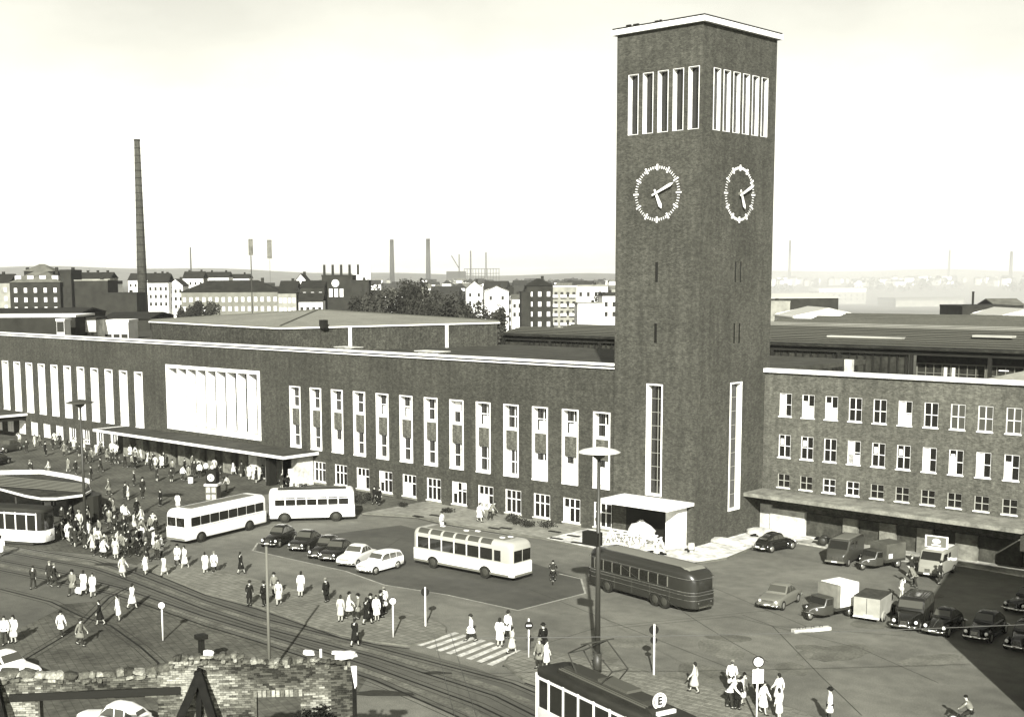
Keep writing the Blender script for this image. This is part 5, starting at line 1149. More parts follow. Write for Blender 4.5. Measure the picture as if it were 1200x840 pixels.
rank = {}
for c in CROWD: rank.setdefault((c[2], DESC[c[3]], c[4]), []).append(c)
for k in rank: rank[k].sort(key=lambda c: c[0])
PP = {}
for c in CROWD:
    u, v, tn, kd, zone, rot, z, trou, sc_ = c; grp = rank[(tn, DESC[kd], zone)]; i = grp.index(c)
    lab = 'person in %s %s%s %s' % (TONE[tn][1], DESC[kd], '' if len(grp) == 1 else ', '+ordinal(i)+' from left', zone)
    p = G(u, v, z); o = thing('person', lab, 'person', (p.x, p.y, z), rot, 'people on foot around the station square')
    gth = random.uniform(.93, 1.14); o.scale = (sc_*gth, sc_*gth, sc_); o.rotation_euler[0] = random.uniform(-.05, .05); o.rotation_euler[1] = random.uniform(-.04, .04)
    for nm, me in PR[kd]:
        if nm == 'CASE': continue
        ch = link(nm, me, o)
        mt = None
        if nm == 'coat': mt = TONE[tn][0]
        elif nm == 'trousers': mt = {'W': TD, 'L': TG, 'G': TD, 'D': TD, 'B': TB}[tn] if not trou else TL_
        elif nm == 'hat': mt = random.choice([TD, TG, TB])
        if mt: ch.material_slots[0].link = 'OBJECT'; ch.material_slots[0].material = mt
# suitcase carried near the left
p = G(92, 697); t = thing('suitcase', 'white suitcase held beside the person in white at the lower left tracks', 'suitcase', (p.x, p.y, .15)); q = MB(); q.box(-.3, .3, -.1, .1, 0, .42); q.build('case', TW, t); q = MB(); q.tube([(-.1, 0, .42), (-.08, 0, .5), (.08, 0, .5), (.1, 0, .42)], .015, 5); q.build('handle', DARK, t)
# rider on a light motorcycle beside the coach, and a cyclist at the lower right
def two_wheeler(name, label, cat, p, head, motor, disc=False):
    t = thing(name, label, cat, (p.x, p.y, 0), math.radians(head)); r = .33 if not motor else .3
    for x in (-.55, .55):
        q = MB(); n = 20
        q.rings([[(x+(r)*math.cos(2*PI*k/n), -.03, r+(r)*math.sin(2*PI*k/n)) for k in range(n)], [(x+(r)*math.cos(2*PI*k/n), .03, r+(r)*math.sin(2*PI*k/n)) for k in range(n)], [(x+(r-.06)*math.cos(2*PI*k/n), .03, r+(r-.06)*math.sin(2*PI*k/n)) for k in range(n)], [(x+(r-.06)*math.cos(2*PI*k/n), -.03, r+(r-.06)*math.sin(2*PI*k/n)) for k in range(n)], [(x+(r)*math.cos(2*PI*k/n), -.03, r+(r)*math.sin(2*PI*k/n)) for k in range(n)]], False, False); w_ = q.build('wheel', TYRE, t)
        q = MB(); q.cyl((x, -.05, r), (x, .05, r), .06 if not motor else .12, None, 10); q.build('hub', CHROME, w_)
    q = MB(); q.tube([(-.55, 0, r), (-.15, 0, .45), (.35, 0, .75), (.55, 0, r)], .025, 6); q.tube([(-.15, 0, .45), (-.25, 0, .85), (.38, 0, .82)], .02, 6); q.build('frame', IRON, t)
    q = MB(); q.tube([(.3, -.3, 1.02), (.38, 0, .98), (.3, .3, 1.02)], .018, 6); q.tube([(.38, 0, .98), (.36, 0, .76)], .02, 6); q.build('handlebar', CHROME, t)
    q = MB(); q.ell((-.25, 0, .88), (.16, .09, .04), 10, 5); q.build('saddle', DARK, t, True)
    if motor: q = MB(); q.ell((0, 0, .5), (.25, .12, .18), 10, 6); q.ell((.1, 0, .78), (.22, .11, .09), 10, 6); q.build('engine_and_tank', BLACKP, t, True); lamp(t, .5, 0, .85, .08)
    return t
def rider(p, head, tone, label):
    t = thing('person', label, 'person', (p.x, p.y, 0), math.radians(head)); P = {}
    def add(k, x, y, z, r): P[k] = ((x, y, z), r)
    add('pel', -.25, 0, .98, (.12, .14)); add('chest', -.08, 0, 1.28, (.11, .16)); add('neck', 0, 0, 1.46, .055); add('head', .04, 0, 1.58, (.085, .075)); add('head2', .04, 0, 1.66, (.06, .055)); add('nose', .14, 0, 1.57, .012)
    E_ = [('pel', 'chest'), ('chest', 'neck'), ('neck', 'head'), ('head', 'head2'), ('head', 'nose')]
    for s, sd in ((-1, 'R'), (1, 'L')):
        add('hip'+sd, -.22, .1*s, .92, .085); add('kn'+sd, .12, .17*s, .72, .06); add('an'+sd, -.05, .16*s, .32, .04); add('toe'+sd, .12, .16*s, .27, .03)
        add('sh'+sd, -.05, .19*s, 1.38, .06); add('el'+sd, .12, .27*s, 1.17, .042); add('wr'+sd, .27, .28*s, 1.05, .03); add('pa'+sd, .32, .28*s, 1.04, .03)
        E_ += [('pel', 'hip'+sd), ('hip'+sd, 'kn'+sd), ('kn'+sd, 'an'+sd), ('an'+sd, 'toe'+sd), ('chest', 'sh'+sd), ('sh'+sd, 'el'+sd), ('el'+sd, 'wr'+sd), ('wr'+sd, 'pa'+sd)]
    link('body', skinned(P, E_, 'pel', SKIN, 'body'), t)
    C = {k: (P[k][0], tuple(r*1.3 for r in P[k][1]) if isinstance(P[k][1], tuple) else P[k][1]*1.4) for k in P if k[:2] in ('pe', 'ch', 'sh', 'el', 'wr')}
    link('coat', skinned(C, [e for e in E_ if e[0] in C and e[1] in C], 'pel', tone, 'coat'), t)
    C = {k: (P[k][0], tuple(r*1.1 for r in P[k][1]) if isinstance(P[k][1], tuple) else P[k][1]*1.35) for k in P if k[:2] in ('pe', 'hi', 'kn', 'an')}
    link('trousers', skinned(C, [e for e in E_ if e[0] in C and e[1] in C], 'pel', TD, 'trousers'), t)
    q = MB(); q.ell((.035, 0, 1.64), (.11, .1, .08), 12, 6); q.build('cap', TB, t, True)
p = G(648, 683); two_wheeler('motorcycle', 'dark motorcycle ridden towards the station between the two coaches', 'motorcycle', p, 128, True); rider(p, 128, TD, 'person in dark coat riding a motorcycle between the two coaches')
p = G(1131, 853); bk = two_wheeler('bicycle', 'bicycle at the lower right with a rider in a grey jacket', 'bicycle', p, 190, False)
q = MB(); q.cyl((.55, -.035, .33), (.55, .035, .33), .2, None, 20); q.build('white_wheel_disc', WHITEP, bk)
rider(p, 190, TG, 'person in grey jacket riding a bicycle at the lower right')
# ------------------------------------------------------------------ street furniture
def street_lamp(label, base, h, r0=.12, disc=1.15):
    t = thing('street_lamp', label, 'street lamp', (base.x, base.y, 0))
    q = MB(); q.cyl((0, 0, 0), (0, 0, 1.2), r0*1.5, r0*1.5, 12); q.cyl((0, 0, 1.2), (0, 0, h-.6), r0, r0*.6, 12); q.build('post', IRON, t, True)
    q = MB(); q.lathe([(.05, h+.02), (disc*.3, h-.02), (disc*.75, h-.14), (disc, h-.26), (disc*.98, h-.29), (disc*.5, h-.3), (.3, h-.32)], 26); q.build('lamp_shade', mat('lamp_enamel', .5, .5) if disc > 1.17 else mat('lamp_enamel_dark', .04, .5), t, True)  # smaller saucer gets the darker enamel
    q = MB(); q.lathe([(.34, h-.3), (.4, h-.42), (.3, h-.56), (.12, h-.66), (.06, h-.7)], 18); q.build('lamp_bowl', mat('lamp_bowl_grey', .06, .4), t, True)
    return t
sl1 = street_lamp('tall lamp post with wide saucer-shaped shade rising behind the tram in the foreground', G(700, 789), 12.9, .16, 1.2)
q = MB(); q.box(-.95, .1, -.25, .25, 7.35, 8.1); q.build('signal_box', DARK, sl1)
street_lamp('tall lamp post with dark saucer shade beside the left tram shelter', G(101, 637), 12.3, .14, 1.15)
p = G(316, 790); t = thing('wire_pole', 'thin plain steel pole on the lower left paving behind the ruined wall', 'pole', (p.x, p.y, 0)); q = MB(); q.cyl((0, 0, 0), (0, 0, 7.4), .1, .07, 10); q.build('post', GALV, t, True); q = MB(); q.lathe([(.02, 7.4), (.1, 7.4), (.1, 7.46), (.02, 7.5)], 10); q.build('cap', IRON, t)
faceY = math.atan2(CAM.y-G(460, 745).y, CAM.x-G(460, 745).x)
def round_sign(label, u, v, h, r=.24, z=0):
    p = G(u, v, z); t = thing('round_sign', label, 'road sign', (p.x, p.y, z), faceY)
    q = MB(); q.cyl((0, 0, 0), (0, 0, h-.1), .05, .05, 8); q.build('post', WHITEP, t, True)
    M_ = Matrix.Translation((.06, 0, h)) @ Matrix.Rotation(PI/2, 4, 'Y')
    q = MB(); q.lathe([(.01, 0), (r, 0), (r, .03), (.01, .03)], 20, M_); o = q.build('disc', DARK, t)
    q = MB(); q.lathe([(.01, .031), (r*.84, .031), (r*.84, .036), (.01, .036)], 20, M_); q.build('white_face', WHITEP, o)
round_sign('round white sign on a white post, alone on the lower left paving', 191, 750, 2.25)
round_sign('round white sign on a white post on the long traffic island', 460.8, 746, 2.3, z=.09)
def twin_sign(label, u, v, h, two=False, z=0):
    p = G(u, v, z); t = thing('sign_post', label, 'road sign', (p.x, p.y, z), faceY)
    q = MB(); q.box(-.05, .05, -.045, .045, 0, h); q.build('post', WHITEP, t)
    q = MB(); q.lathe([(.01, 0), (.27, 0), (.27, .03), (.01, .03)], 18, Matrix.Translation((-.1, 0, h-.35)) @ Matrix.Rotation(PI/2, 4, 'Y')); q.build('disc', DARK, t)
    if two: q = MB(); q.lathe([(.01, 0), (.2, 0), (.2, .03), (.01, .03)], 18, Matrix.Translation((-.1, 0, h-.95)) @ Matrix.Rotation(PI/2, 4, 'Y')); q.build('disc', DARK, t)
twin_sign('white square post with one dark disc near the rounded tip of the long island', 498.6, 733, 2.55, z=.09)
twin_sign('tall white post with two dark discs at the edge of the tram stop island', 766, 792, 3.0, True)
p = G(619.6, 770, .09); t = thing('no_entry_sign', 'small dark disc sign with white bar at the head of the tram stop island', 'road sign', (p.x, p.y, .09), faceY)
q = MB(); q.cyl((0, 0, 0), (0, 0, 2.35), .05, .05, 8); q.build('post', WHITEP, t, True)
M_ = Matrix.Translation((.06, 0, 1.95)) @ Matrix.Rotation(PI/2, 4, 'Y'); q = MB(); q.lathe([(.01, 0), (.24, 0), (.24, .03), (.01, .03)], 18, M_); o = q.build('disc', DARK, t); q = MB(); q.box(.092, .1, -.15, .15, 1.9, 2.0); q.build('white_bar', WHITEP, o)
p = G(886.5, 846, .09); t = thing('stop_sign_post', 'white stop post with ringed round sign over a rectangular plate, among the waiting people', 'stop sign', (p.x, p.y, .09), faceY)
q = MB(); q.cyl((0, 0, 0), (0, 0, 2.9), .05, .05, 8); q.build('post', WHITEP, t, True)
M_ = Matrix.Translation((.07, 0, 3.15)) @ Matrix.Rotation(PI/2, 4, 'Y'); q = MB(); q.lathe([(.01, 0), (.3, 0), (.3, .03), (.01, .03)], 22, M_); o = q.build('disc', DARK, t); q = MB(); q.lathe([(.01, .031), (.24, .031), (.24, .04), (.01, .04)], 22, M_); q.build('white_face', WHITEP, o)
q = MB(); q.box(.05, .09, -.28, .28, 2.05, 2.75); q.build('plate', WHITEP, t)
# dark post behind the ruin
p = G(237, 786); t = thing('sign_box_post', 'dark box on a dark post just above the ruined wall', 'post', (p.x, p.y, 0), faceY+.6); q = MB(); q.box(-.14, .14, -.14, .14, 0, 1.9); q.build('post', DARK, t); q = MB(); q.box(-.28, .28, -.3, .3, 1.9, 2.15); q.build('box', DARK, t)
# clock column on the forecourt
p = G(250, 586); t = thing('clock_column', 'advertising column with dark top carrying a small white clock dial, on the forecourt', 'clock column', (p.x, p.y, 0), math.radians(-55))
q = MB(); q.box(-.6, .6, -.6, .6, 0, 1.55); q.build('base_box', mat('kiosk_grey', .08, .7), t)
q = MB(); q.box(-.7, .7, -.7, .7, 1.55, 1.75); q.build('ledge', WHITEP, t)
for x, z in ((-.52, .15), (.06, .15), (-.52, .88), (.06, .88)):
    q = MB(); q.box(.602, .62, x, x+.44, z, z+.55); q.build('poster', mat('pale_poster', .3, .8, var=.4, scale=6), t); q = MB(); q.box(x, x+.44, -.62, -.602, z, z+.55); q.build('poster', MAT['pale_poster'], t)
q = MB(); q.rings([[(a*.52, b*.52, 1.75), (a*.52, -b*.52, 1.75), (-a*.52, -b*.52, 1.75), (-a*.52, b*.52, 1.75)] for a, b in ((1, 1),)]+[[(.52, .52, 2.9), (.52, -.52, 2.9), (-.52, -.52, 2.9), (-.52, .52, 2.9)], [(.2, .2, 3.25), (.2, -.2, 3.25), (-.2, -.2, 3.25), (-.2, .2, 3.25)]]); q.build('dark_top', DARK, t)
for rz in (0, -PI/2):
    M_ = Matrix.Rotation(rz, 4, 'Z') @ Matrix.Translation((.525, 0, 2.4)) @ Matrix.Rotation(PI/2, 4, 'Y'); q = MB(); q.lathe([(.01, 0), (.36, 0), (.36, .03), (.01, .03)], 18, M_); o = q.build('clock_dial', WHITEP, t)
    q = MB(); q.lathe([(.01, .031), (.1, .031), (.1, .04), (.01, .04)], 10, M_); q.build('dial_centre', DARK, o)
q = MB(); q.box(-.12, .12, -.12, .12, 3.25, 3.55); q.build('finial', WHITEP, t)
p = G(223.5, 567); t = thing('litter_bin', 'small white litter bin standing on the forecourt left of the clock column', 'bin', (p.x, p.y, 0)); q = MB(); q.lathe([(.01, .1), (.28, .1), (.3, .8), (.24, .8), (.22, .6)], 12); q.build('bucket', WHITEP, t); q = MB(); q.cyl((0, 0, 0), (0, 0, .1), .2); q.build('foot', DARK, t); q = MB(); q.lathe([(.31, .8), (.31, .92), (.2, .92)], 12, None, False); q.build('rim', DARK, t)
# pale trough lying on the asphalt
a, b = G(929, 741), G(972, 737); c = (a+b)/2; t = thing('stone_trough', 'long pale concrete slab with iron loops lying on the open asphalt', 'slab', (c.x, c.y, 0), math.atan2((b-a).y, (b-a).x)); Lt = (b-a).length/2
for s in (-1, 1): q = MB(); x0, x1 = (-Lt, -.1) if s < 0 else (.02-.08, Lt); q.rings([[(x0, -.22, 0), (x1, -.22, 0), (x1, .22, 0), (x0, .22, 0)], [(x0, -.2, .2), (x1, -.2, .2), (x1, .2, .2), (x0, .2, .2)]]); q.build('slab_half', WSTONE, t)
for x in (-.9, -.5, .1, .7): q = MB(); q.tube([(x-.1, 0, .2), (x-.1, 0, .3), (x+.1, 0, .32), (x+.1, 0, .2)], .02, 5); q.build('iron_loop', IRON, t)
# tram stop shelter at the left
sh = [G(u, v, 2.8) for u, v in [(-60, 564), (0, 572), (30, 580), (48, 583), (66, 583), (98, 579), (107, 574), (104, 567), (84, 562), (48, 556), (0, 557), (-60, 552)]]
c = sum(sh, Vector())/len(sh); t = thing('tram_shelter', 'large flat-roofed tram shelter with rounded white roof edge and dark kiosk below', 'shelter', (c.x, c.y, 0))
def ringp(k, z): return [((p.x-c.x)*k, (p.y-c.y)*k, z) for p in sh]
q = MB(); q.rings([ringp(.985, 2.62), ringp(.985, 2.9)]); q.build('roof', mat('shelter_felt', .03, .9, var=.5, scale=.8, fine=.4, fscale=3), t)
for a, b in ((7, 8), (8, 9), (9, 10), (10, 11)):
    A = sh[a]-c; B = sh[b]-c; d = (B-A).normalized(); n = Vector((-d.y, d.x, 0))*.08; q = MB(); q.rings([[(p.x, p.y, z) for p in (A-n, B-n, B+n, A+n)] for z in (2.81, 3.3)]); q.build('roof_parapet', WHITE, t)
q = MB(); q.rings([ringp(1.0, 2.6), ringp(1.0, 2.8)]); q.build('roof_edge', WHITE, t)
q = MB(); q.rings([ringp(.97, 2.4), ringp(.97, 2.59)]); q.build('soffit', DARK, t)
k0 = G(86, 611) - c
q = MB(); q.rings([[(k0.x+1.6*math.cos(2*PI*i/16), k0.y+1.2+1.6*math.sin(2*PI*i/16), z) for i in range(16)] for z in (0, 2.4)]); q.build('kiosk', mat('kiosk_dark', .025, .5), t)
for u, v in ((20, 618), (62, 622), (-20, 600)): p = G(u, v-8)-c; q = MB(); q.cyl((p.x, p.y, 0), (p.x, p.y, 2.4), .1, .1, 8); q.build('column', IRON, t)
p = G(59, 612)-c; q = MB(); q.box(-.1, .1, -.6, .6, 1.6, 3.0, Matrix.Translation((p.x, p.y, 0)) @ Matrix.Rotation(faceY, 4, 'Z')); q.build('notice_box', DARK, t); q = MB(); q.box(.102, .13, -.45, .45, 1.65, 2.5, Matrix.Translation((p.x, p.y, 0)) @ Matrix.Rotation(faceY, 4, 'Z')); q.build('notice_panel', WHITEP, t)
for i in range(7):
    q = MB(); a = sh[1].lerp(sh[10], .1+.12*i)-c; b = sh[5].lerp(sh[7], .1+.12*i)-c; q.tube([(a.x, a.y, 2.93), (b.x, b.y, 2.93)], .05, 5); q.build('roof_seam', mat('seam2', .1, .8), t)
# white low wall behind the shelter
pts = [G(u, v) for u, v in [(-30, 568), (10, 569), (40, 566), (50, 563), (75, 570), (104, 579)]]
t = thing('low_wall', 'low white parapet wall curving behind the tram shelter', 'wall', tuple(pts[2])); q = MB()
for a, b in zip(pts[:-1], pts[1:]):
    d = (b-a).normalized(); n = Vector((-d.y, d.x, 0))*.15; q = MB(); o_ = pts[2]; q.rings([[p-o_ for p in (a-n, b-n, b+n, a+n)], [p-o_+Vector((0, 0, .85)) for p in (a-n, b-n, b+n, a+n)]]); q.build('wall_segment', WHITE, t)
# site under the porch canopy: trestles, boards, lime heap, barrow, leaning boards
GR_ = 'trestles on the limed pavement under the porch canopy'
q = MB(); q.box(-.75, .75, -.05, .05, .92, 1.02); beam = q.mesh('beam', CANVAS); q = MB()
q.tube([(0, -.32, 0), (0, 0, .95)], .045, 5); lega = q.mesh('leg', CANVAS); q = MB(); q.tube([(0, .32, 0), (0, 0, .95)], .045, 5); legb = q.mesh('leg', CANVAS)
for i, (u, v, rz) in enumerate([(715, 631, .4), (738, 634, .2), (751, 635, .9), (762, 637, -.3), (724, 630, 1.2), (771, 640, .2)]):
    p = G(u, v+5, .12); t = thing('trestle', 'white trestle under the porch canopy, %s from the left' % ordinal(i), 'trestle', (p.x, p.y, .12), rz+PI/2, GR_); link('beam', beam, t)
    for x in (-.6, .6):
        for m_ in (lega, legb): o = link('leg', m_, t); o.location = (x, 0, 0)
for i, (u, v, rz, L_) in enumerate([(735, 618, .05, 3.2), (757, 622, -.3, 2.2), (728, 622, .6, 1.8)]):
    p = G(u, v+19, .12); t = tag((lambda q: (q.box(-L_/2, L_/2, -.12, .12, 0, .05), q)[1])(MB()).build('plank', CANVAS), 'white board across the trestles, %s from the left' % ordinal(i), 'board', GR_); t.location = (p.x, p.y, 1.16+.06*i); t.rotation_euler = (0, 0, rz*.4)
def heap(name, label, p, rx, ry, hh, mt, seed):
    rnd = random.Random(seed); q = MB(); R = []
    for k in range(6):
        f = k/5; R.append([(p.x+rx*max(.02, (1-f*f))**.5*math.cos(2*PI*j/14)*(1+rnd.uniform(-.15, .15)), p.y+ry*max(.02, (1-f*f))**.5*math.sin(2*PI*j/14)*(1+rnd.uniform(-.15, .15)), p.z+hh*f*(1+rnd.uniform(-.1, .1))) for j in range(14)])
    q.rings(R); tag(q.build(name, mt, None, True), label, 'heap')
heap('lime_heap', 'white heap of lime behind the trestles under the porch canopy', Vector((-4.6, -1.0, .12)), 1.6, .6, 1.7, WHITE, 3)
heap('sand_heap', 'pale heap spilled in front of the white porch pier', G(765, 645, .12), 1.3, .8, .35, WSTONE, 4)
heap('rubble_heap', 'pale rubble heap at the foot of the wing beside the black small car', G(893, 626, .12), 1.6, .9, .6, WSTONE, 5)
heap('sand_heap', 'low sand heap against the right foot of the tower', G(850, 636, .12), 1.8, .8, .45, WSTONE, 6)
for i, (u, v) in enumerate([(884, 628), (897, 622), (905, 619), (762, 648), (776, 650), (808, 646)]):
    p = G(u, v, .12); q = MB(); q.box(-.35, .35, -.08, .08, 0, .12); q.box(-.1, .1, -.4, .3, .1, .2); o = tag(q.build('scrap_timber', WOOD), 'dark scrap of timber on the limed pavement, %s from the left' % ordinal([3, 4, 5, 0, 1, 2][i]), 'timber', 'scraps of timber'); o.location = p; o.rotation_euler = (0, 0, i)
p = G(810, 646, .12); t = thing('barrel', 'pale barrel at the corner of the tower foot', 'barrel', (p.x, p.y, .12)); q = MB(); q.lathe([(.24, 0), (.3, .35), (.24, .7), (.01, .7)], 12); q.build('staves', WSTONE, t, True); q = MB(); q.lathe([(.285, .15), (.29, .2), (.28, .2)], 12); q.build('hoop', IRON, t)
for i, (u, v) in enumerate([(650, 623), (652, 631), (672, 628), (677, 636), (490, 605), (510, 604), (593, 619), (579, 619)]):
    p = G(u, v, .13); q = MB(); q.box(-.6, .6, -.16, .16, 0, .06); o = tag(q.build('iron_grate', DARK), 'dark flat cover in the facade pavement, %s from the left' % ordinal([4, 5, 6, 7, 0, 1, 3, 2][i]), 'cover', 'covers in the facade pavement'); o.location = p; o.rotation_euler = (0, 0, .1)
# manhole stains
STAIN = mat('stain', .03, .8, var=.3, scale=3)
for i, (u, v, a, b) in enumerate([(450, 812, 1.6, .5), (513, 788, .8, .3), (820, 831, 1.1, .35), (700, 773, .4, .2), (128, 661, 1.2, .5)]):
    p = G(u, v, .094 if u in (820, 700) else .012); q = MB(); R = [(a*math.cos(2*PI*j/16)*(1+.2*math.sin(3*j)), b*math.sin(2*PI*j/16)*(1+.2*math.cos(5*j)), 0) for j in range(16)]; q.v = R; q.f = [tuple(range(16))]; o = q.build('road_stain', STAIN, None, kind='structure'); o.location = p; o.rotation_euler = (0, 0, .7)
# overhead wires
def wire(label, a, b, sag, r=.022):
    a, b = Vector(a), Vector(b); q = MB(); P = [a.lerp(b, k/14)-Vector((0, 0, sag*4*(k/14)*(1-k/14))) for k in range(15)]; q.tube(P, r, 4); o = q.build('overhead_wire', IRON); tag(o, label, 'wire')
wire('thin overhead wire crossing the square in front of the tower', at(560, 747, 62), at(1230, 730, 62), .15)
wire('left one of two thin wires running down over the zebra crossing', at(508, 742, 60), at(536, 850, 45), .05, .012)
wire('right one of two thin wires running down over the zebra crossing', at(528, 742, 60), at(562, 850, 45), .05, .012)
wire('faint wire from the lamp post to the right', at(702, 640, 70), at(900, 775, 60), .4, .012)
# ------------------------------------------------------------------ ruined wall in the foreground
W0 = G(-60, 775, 8.0); W0 = Vector((12.95, -66.45, 8)); W1 = Vector((21.97, -56.67, 8)); WU = (W1-W0).normalized(); WN = Vector((WU.y, -WU.x, 0))
def RW(u, v, off=0.0):
    d = ray(u, v); o_ = W0+WN*off; t_ = (o_-CAM).dot(WN)/d.dot(WN); p = CAM+d*t_; return ((p-o_).dot(WU), p.z)
rt_ = thing('ruined_wall', 'broken brick wall of a bombed house in the foreground with openings and rubble on top', 'ruin', (W0.x, W0.y, 0), math.atan2(WU.y, WU.x))
def seg(pr, s): return lerp_prof(pr, s)
topp = [RW(u, v) for u, v in [(-60, 790), (0, 794), (30, 791), (45, 793), (85, 794), (130, 791), (160, 789), (196, 784), (206, 772), (285, 769), (290, 776), (330, 776), (370, 774), (386, 776), (414, 779)]]
sE = RW(412, 790)[0]; sP = RW(385, 790)[0]
opA = (RW(47, 830)[0], RW(186, 830)[0], 4.0, RW(120, 817)[1]); opB = (RW(301, 830)[0], RW(353, 830)[0], 3.0, RW(325, 815)[1])
BR_ = [mat('ruin_brick_%d' % i, v, .9, var=.35, scale=3, fine=.25, fscale=15) for i, v in enumerate((.05, .1, .21, .02))]
MORT = mat('old_mortar', .07, .95, var=.4, scale=2, fine=.3, fscale=12, bump=.6)
sets = [MB() for _ in BR_]; rnd = random.Random(5)
course = .085
z = 3.6
while z < 8.6:
    s = topp[0][0]-.26+(.13 if int(z/course) % 2 else 0)
    while s < sE-.05:
        w_ = .235
        mid = s+w_/2
        if z+course < seg(topp, mid)-.02 and not any(a-.1 < mid < b+.1 and c0 < z+.03 < c1 for a, b, c0, c1 in (opA, opB)) and rnd.random() > .03:
            nz = math.sin(mid*1.1)+math.sin(z*2.3+mid*.6)+rnd.uniform(-1.1, 1.1)
            k = 2 if nz > 1.0 else (1 if nz > -.1 else (0 if nz > -1.3 else 3))
            if mid > sP: k = 3 if rnd.random() < .5 else 0
            j = rnd.uniform(-.025, .03)
            sets[k].box(s, s+w_-.012, -.06-j, .12, z, z+course-.014)
        s += w_
    z += course
for mb, m_ in zip(sets, BR_):
    mb.build('brickwork', m_, rt_, kind='stuff')
# core of the wall
def core(s0, s1, z0, z1): q = MB(); q.box(s0, s1, -.03, .45, z0, z1); q.build('wall_core', MORT, rt_)
def zt_(s0, s1): return min(seg(topp, s0+(s1-s0)*k/6) for k in range(7))-.03
xs_ = [topp[0][0]-3, opA[0], opA[1], opB[0], opB[1], sE-.02]
core(xs_[0], xs_[1], 0, zt_(topp[0][0], xs_[1])-.02); core(xs_[1], xs_[2], opA[3]+.02, zt_(xs_[1], xs_[2])); core(xs_[2], xs_[3], 0, zt_(xs_[2], xs_[3])); core(xs_[3], xs_[4], opB[3]+.02, zt_(xs_[3], xs_[4])); core(xs_[4], xs_[5], 0, zt_(xs_[4], xs_[5])); core(xs_[1], xs_[2], 0, 3.9); core(xs_[3], xs_[4], 0, 2.9)
# lintel beam, soldier course, timbers
a, b = RW(12, 817), RW(212, 808); q = MB(); q.rings([[(a[0], y, a[1]-.12), (a[0], y, a[1]+.16), (b[0], y, b[1]+.16), (b[0], y, b[1]-.12)] for y in (-.16, .4)]); q.build('iron_lintel', DARK, rt_)
for k in range(11):
    s0 = opB[0]-.1+k*(opB[1]-opB[0]+.2)/11; q = MB(); q.box(s0, s0+.13, -.11, .1, opB[3]+.0, opB[3]+.26); q.build('lintel_brick', BR_[2 if k % 3 else 1], rt_)
def beam_(p1, p2, w_, off, off2=None):
    a, b = RW(*p1), RW(*p2); d = Vector((b[0]-a[0], 0, b[1]-a[1])).normalized(); n = Vector((d.z, 0, -d.x))*w_/2; off2 = off if off2 is None else off2
    A = Vector((a[0], -off, a[1])); B = Vector((b[0], -off2, b[1])); e = Vector((0, w_*.5, 0))
    q = MB(); q.rings([[A-n-e, A+n-e, A+n+e, A-n+e], [B-n-e, B+n-e, B+n+e, B-n+e]]); q.build('timber_prop', WOOD, rt_)
beam_((237, 781), (203, 860), .3, .35, 1.3); beam_((234, 781), (266, 860), .3, .5, 1.5); beam_((235, 800), (234, 860), .2, .3, .4); beam_((-4, 790), (22, 860), .3, .5, 1.2)
q = MB(); a, b = RW(412, 783), RW(418, 845); q.box(sE+.02, sE+.18, -.1, .15, 3, a[1]); q.build('door_post', WOOD, rt_)
q = MB(); a = RW(409, 779); q.rings([[(sE-.02, -.14, a[1]), (sE+.2, -.14, a[1]), (sE+.2, -.14, a[1]-.75), (sE+.12, -.14, a[1]-.9)], [(sE-.02, -.1, a[1]), (sE+.2, -.1, a[1]), (sE+.2, -.1, a[1]-.75), (sE+.12, -.1, a[1]-.9)]]); q.build('white_splinter', WHITE, rt_)
def stone(s, z, rx, ry, rz, mt, seed, y=0.1):
    r2 = random.Random(seed); q = MB(); R = []
    for k in range(4):
        f = (-1, -.75, .7, 1)[k]; g = (.75, 1, .95, .6)[k]
        R.append([(rx*g*math.copysign(abs(math.cos(2*PI*(j+.5)/8))**.6, math.cos(2*PI*(j+.5)/8))*(1+r2.uniform(-.18, .18)), ry*g*math.copysign(abs(math.sin(2*PI*(j+.5)/8))**.6, math.sin(2*PI*(j+.5)/8))*(1+r2.uniform(-.18, .18)), rz*(f+r2.uniform(-.2, .2))) for j in range(8)])
    q.rings(R); o = q.build('stone', mt, rt_); o.location = (s, y, z); o.rotation_euler = (r2.uniform(-.15, .15), r2.uniform(-.2, .2), r2.uniform(-.4, .4))
k = 0; s = topp[0][0]
STN = [mat('ruin_stone_%d' % i, v, .95, var=.4, scale=2.5, fine=.3, fscale=14, bump=.8) for i, v in enumerate((.035, .07, .12, .2))]
while s < sE-.1:
    big = s < RW(198, 780)[0]; w_ = rnd.uniform(.22, .62) if big else rnd.uniform(.12, .3)
    hh = (.08 if big else .03)+rnd.uniform(0, .07); zt = seg(topp, s+w_/2)
    stone(s+w_/2, zt+hh*.55, w_*.56, .26, hh, STN[rnd.choice((0, 0, 1, 1, 2, 3))], k)
    if rnd.random() < (.7 if big else .3): stone(s+w_*.6, zt-.12, w_*.4, .2, .07, STN[rnd.choice((1, 2, 3))], k+100, -.0)
    s += w_*.92; k += 1
a = RW(10, 790); stone(a[0], a[1]+.05, .4, .3, .13, STN[1], 400)
a = RW(406, 768); stone(a[0], a[1], .42, .3, .14, WHITE, 401); a = RW(396, 765); stone(a[0], a[1], .25, .25, .06, WHITE, 402)
a = RW(362, 766); stone(a[0], a[1]+.02, .22, .15, .09, WHITE, 403); q = MB(); a = RW(376, 770); q.box(a[0]-.04, a[0]+.04, 0, .08, a[1], a[1]+.32); q.build('white_peg', WHITE, rt_)
a = RW(244, 766); stone(a[0], a[1]+.02, .2, .15, .09, WHITE, 404)
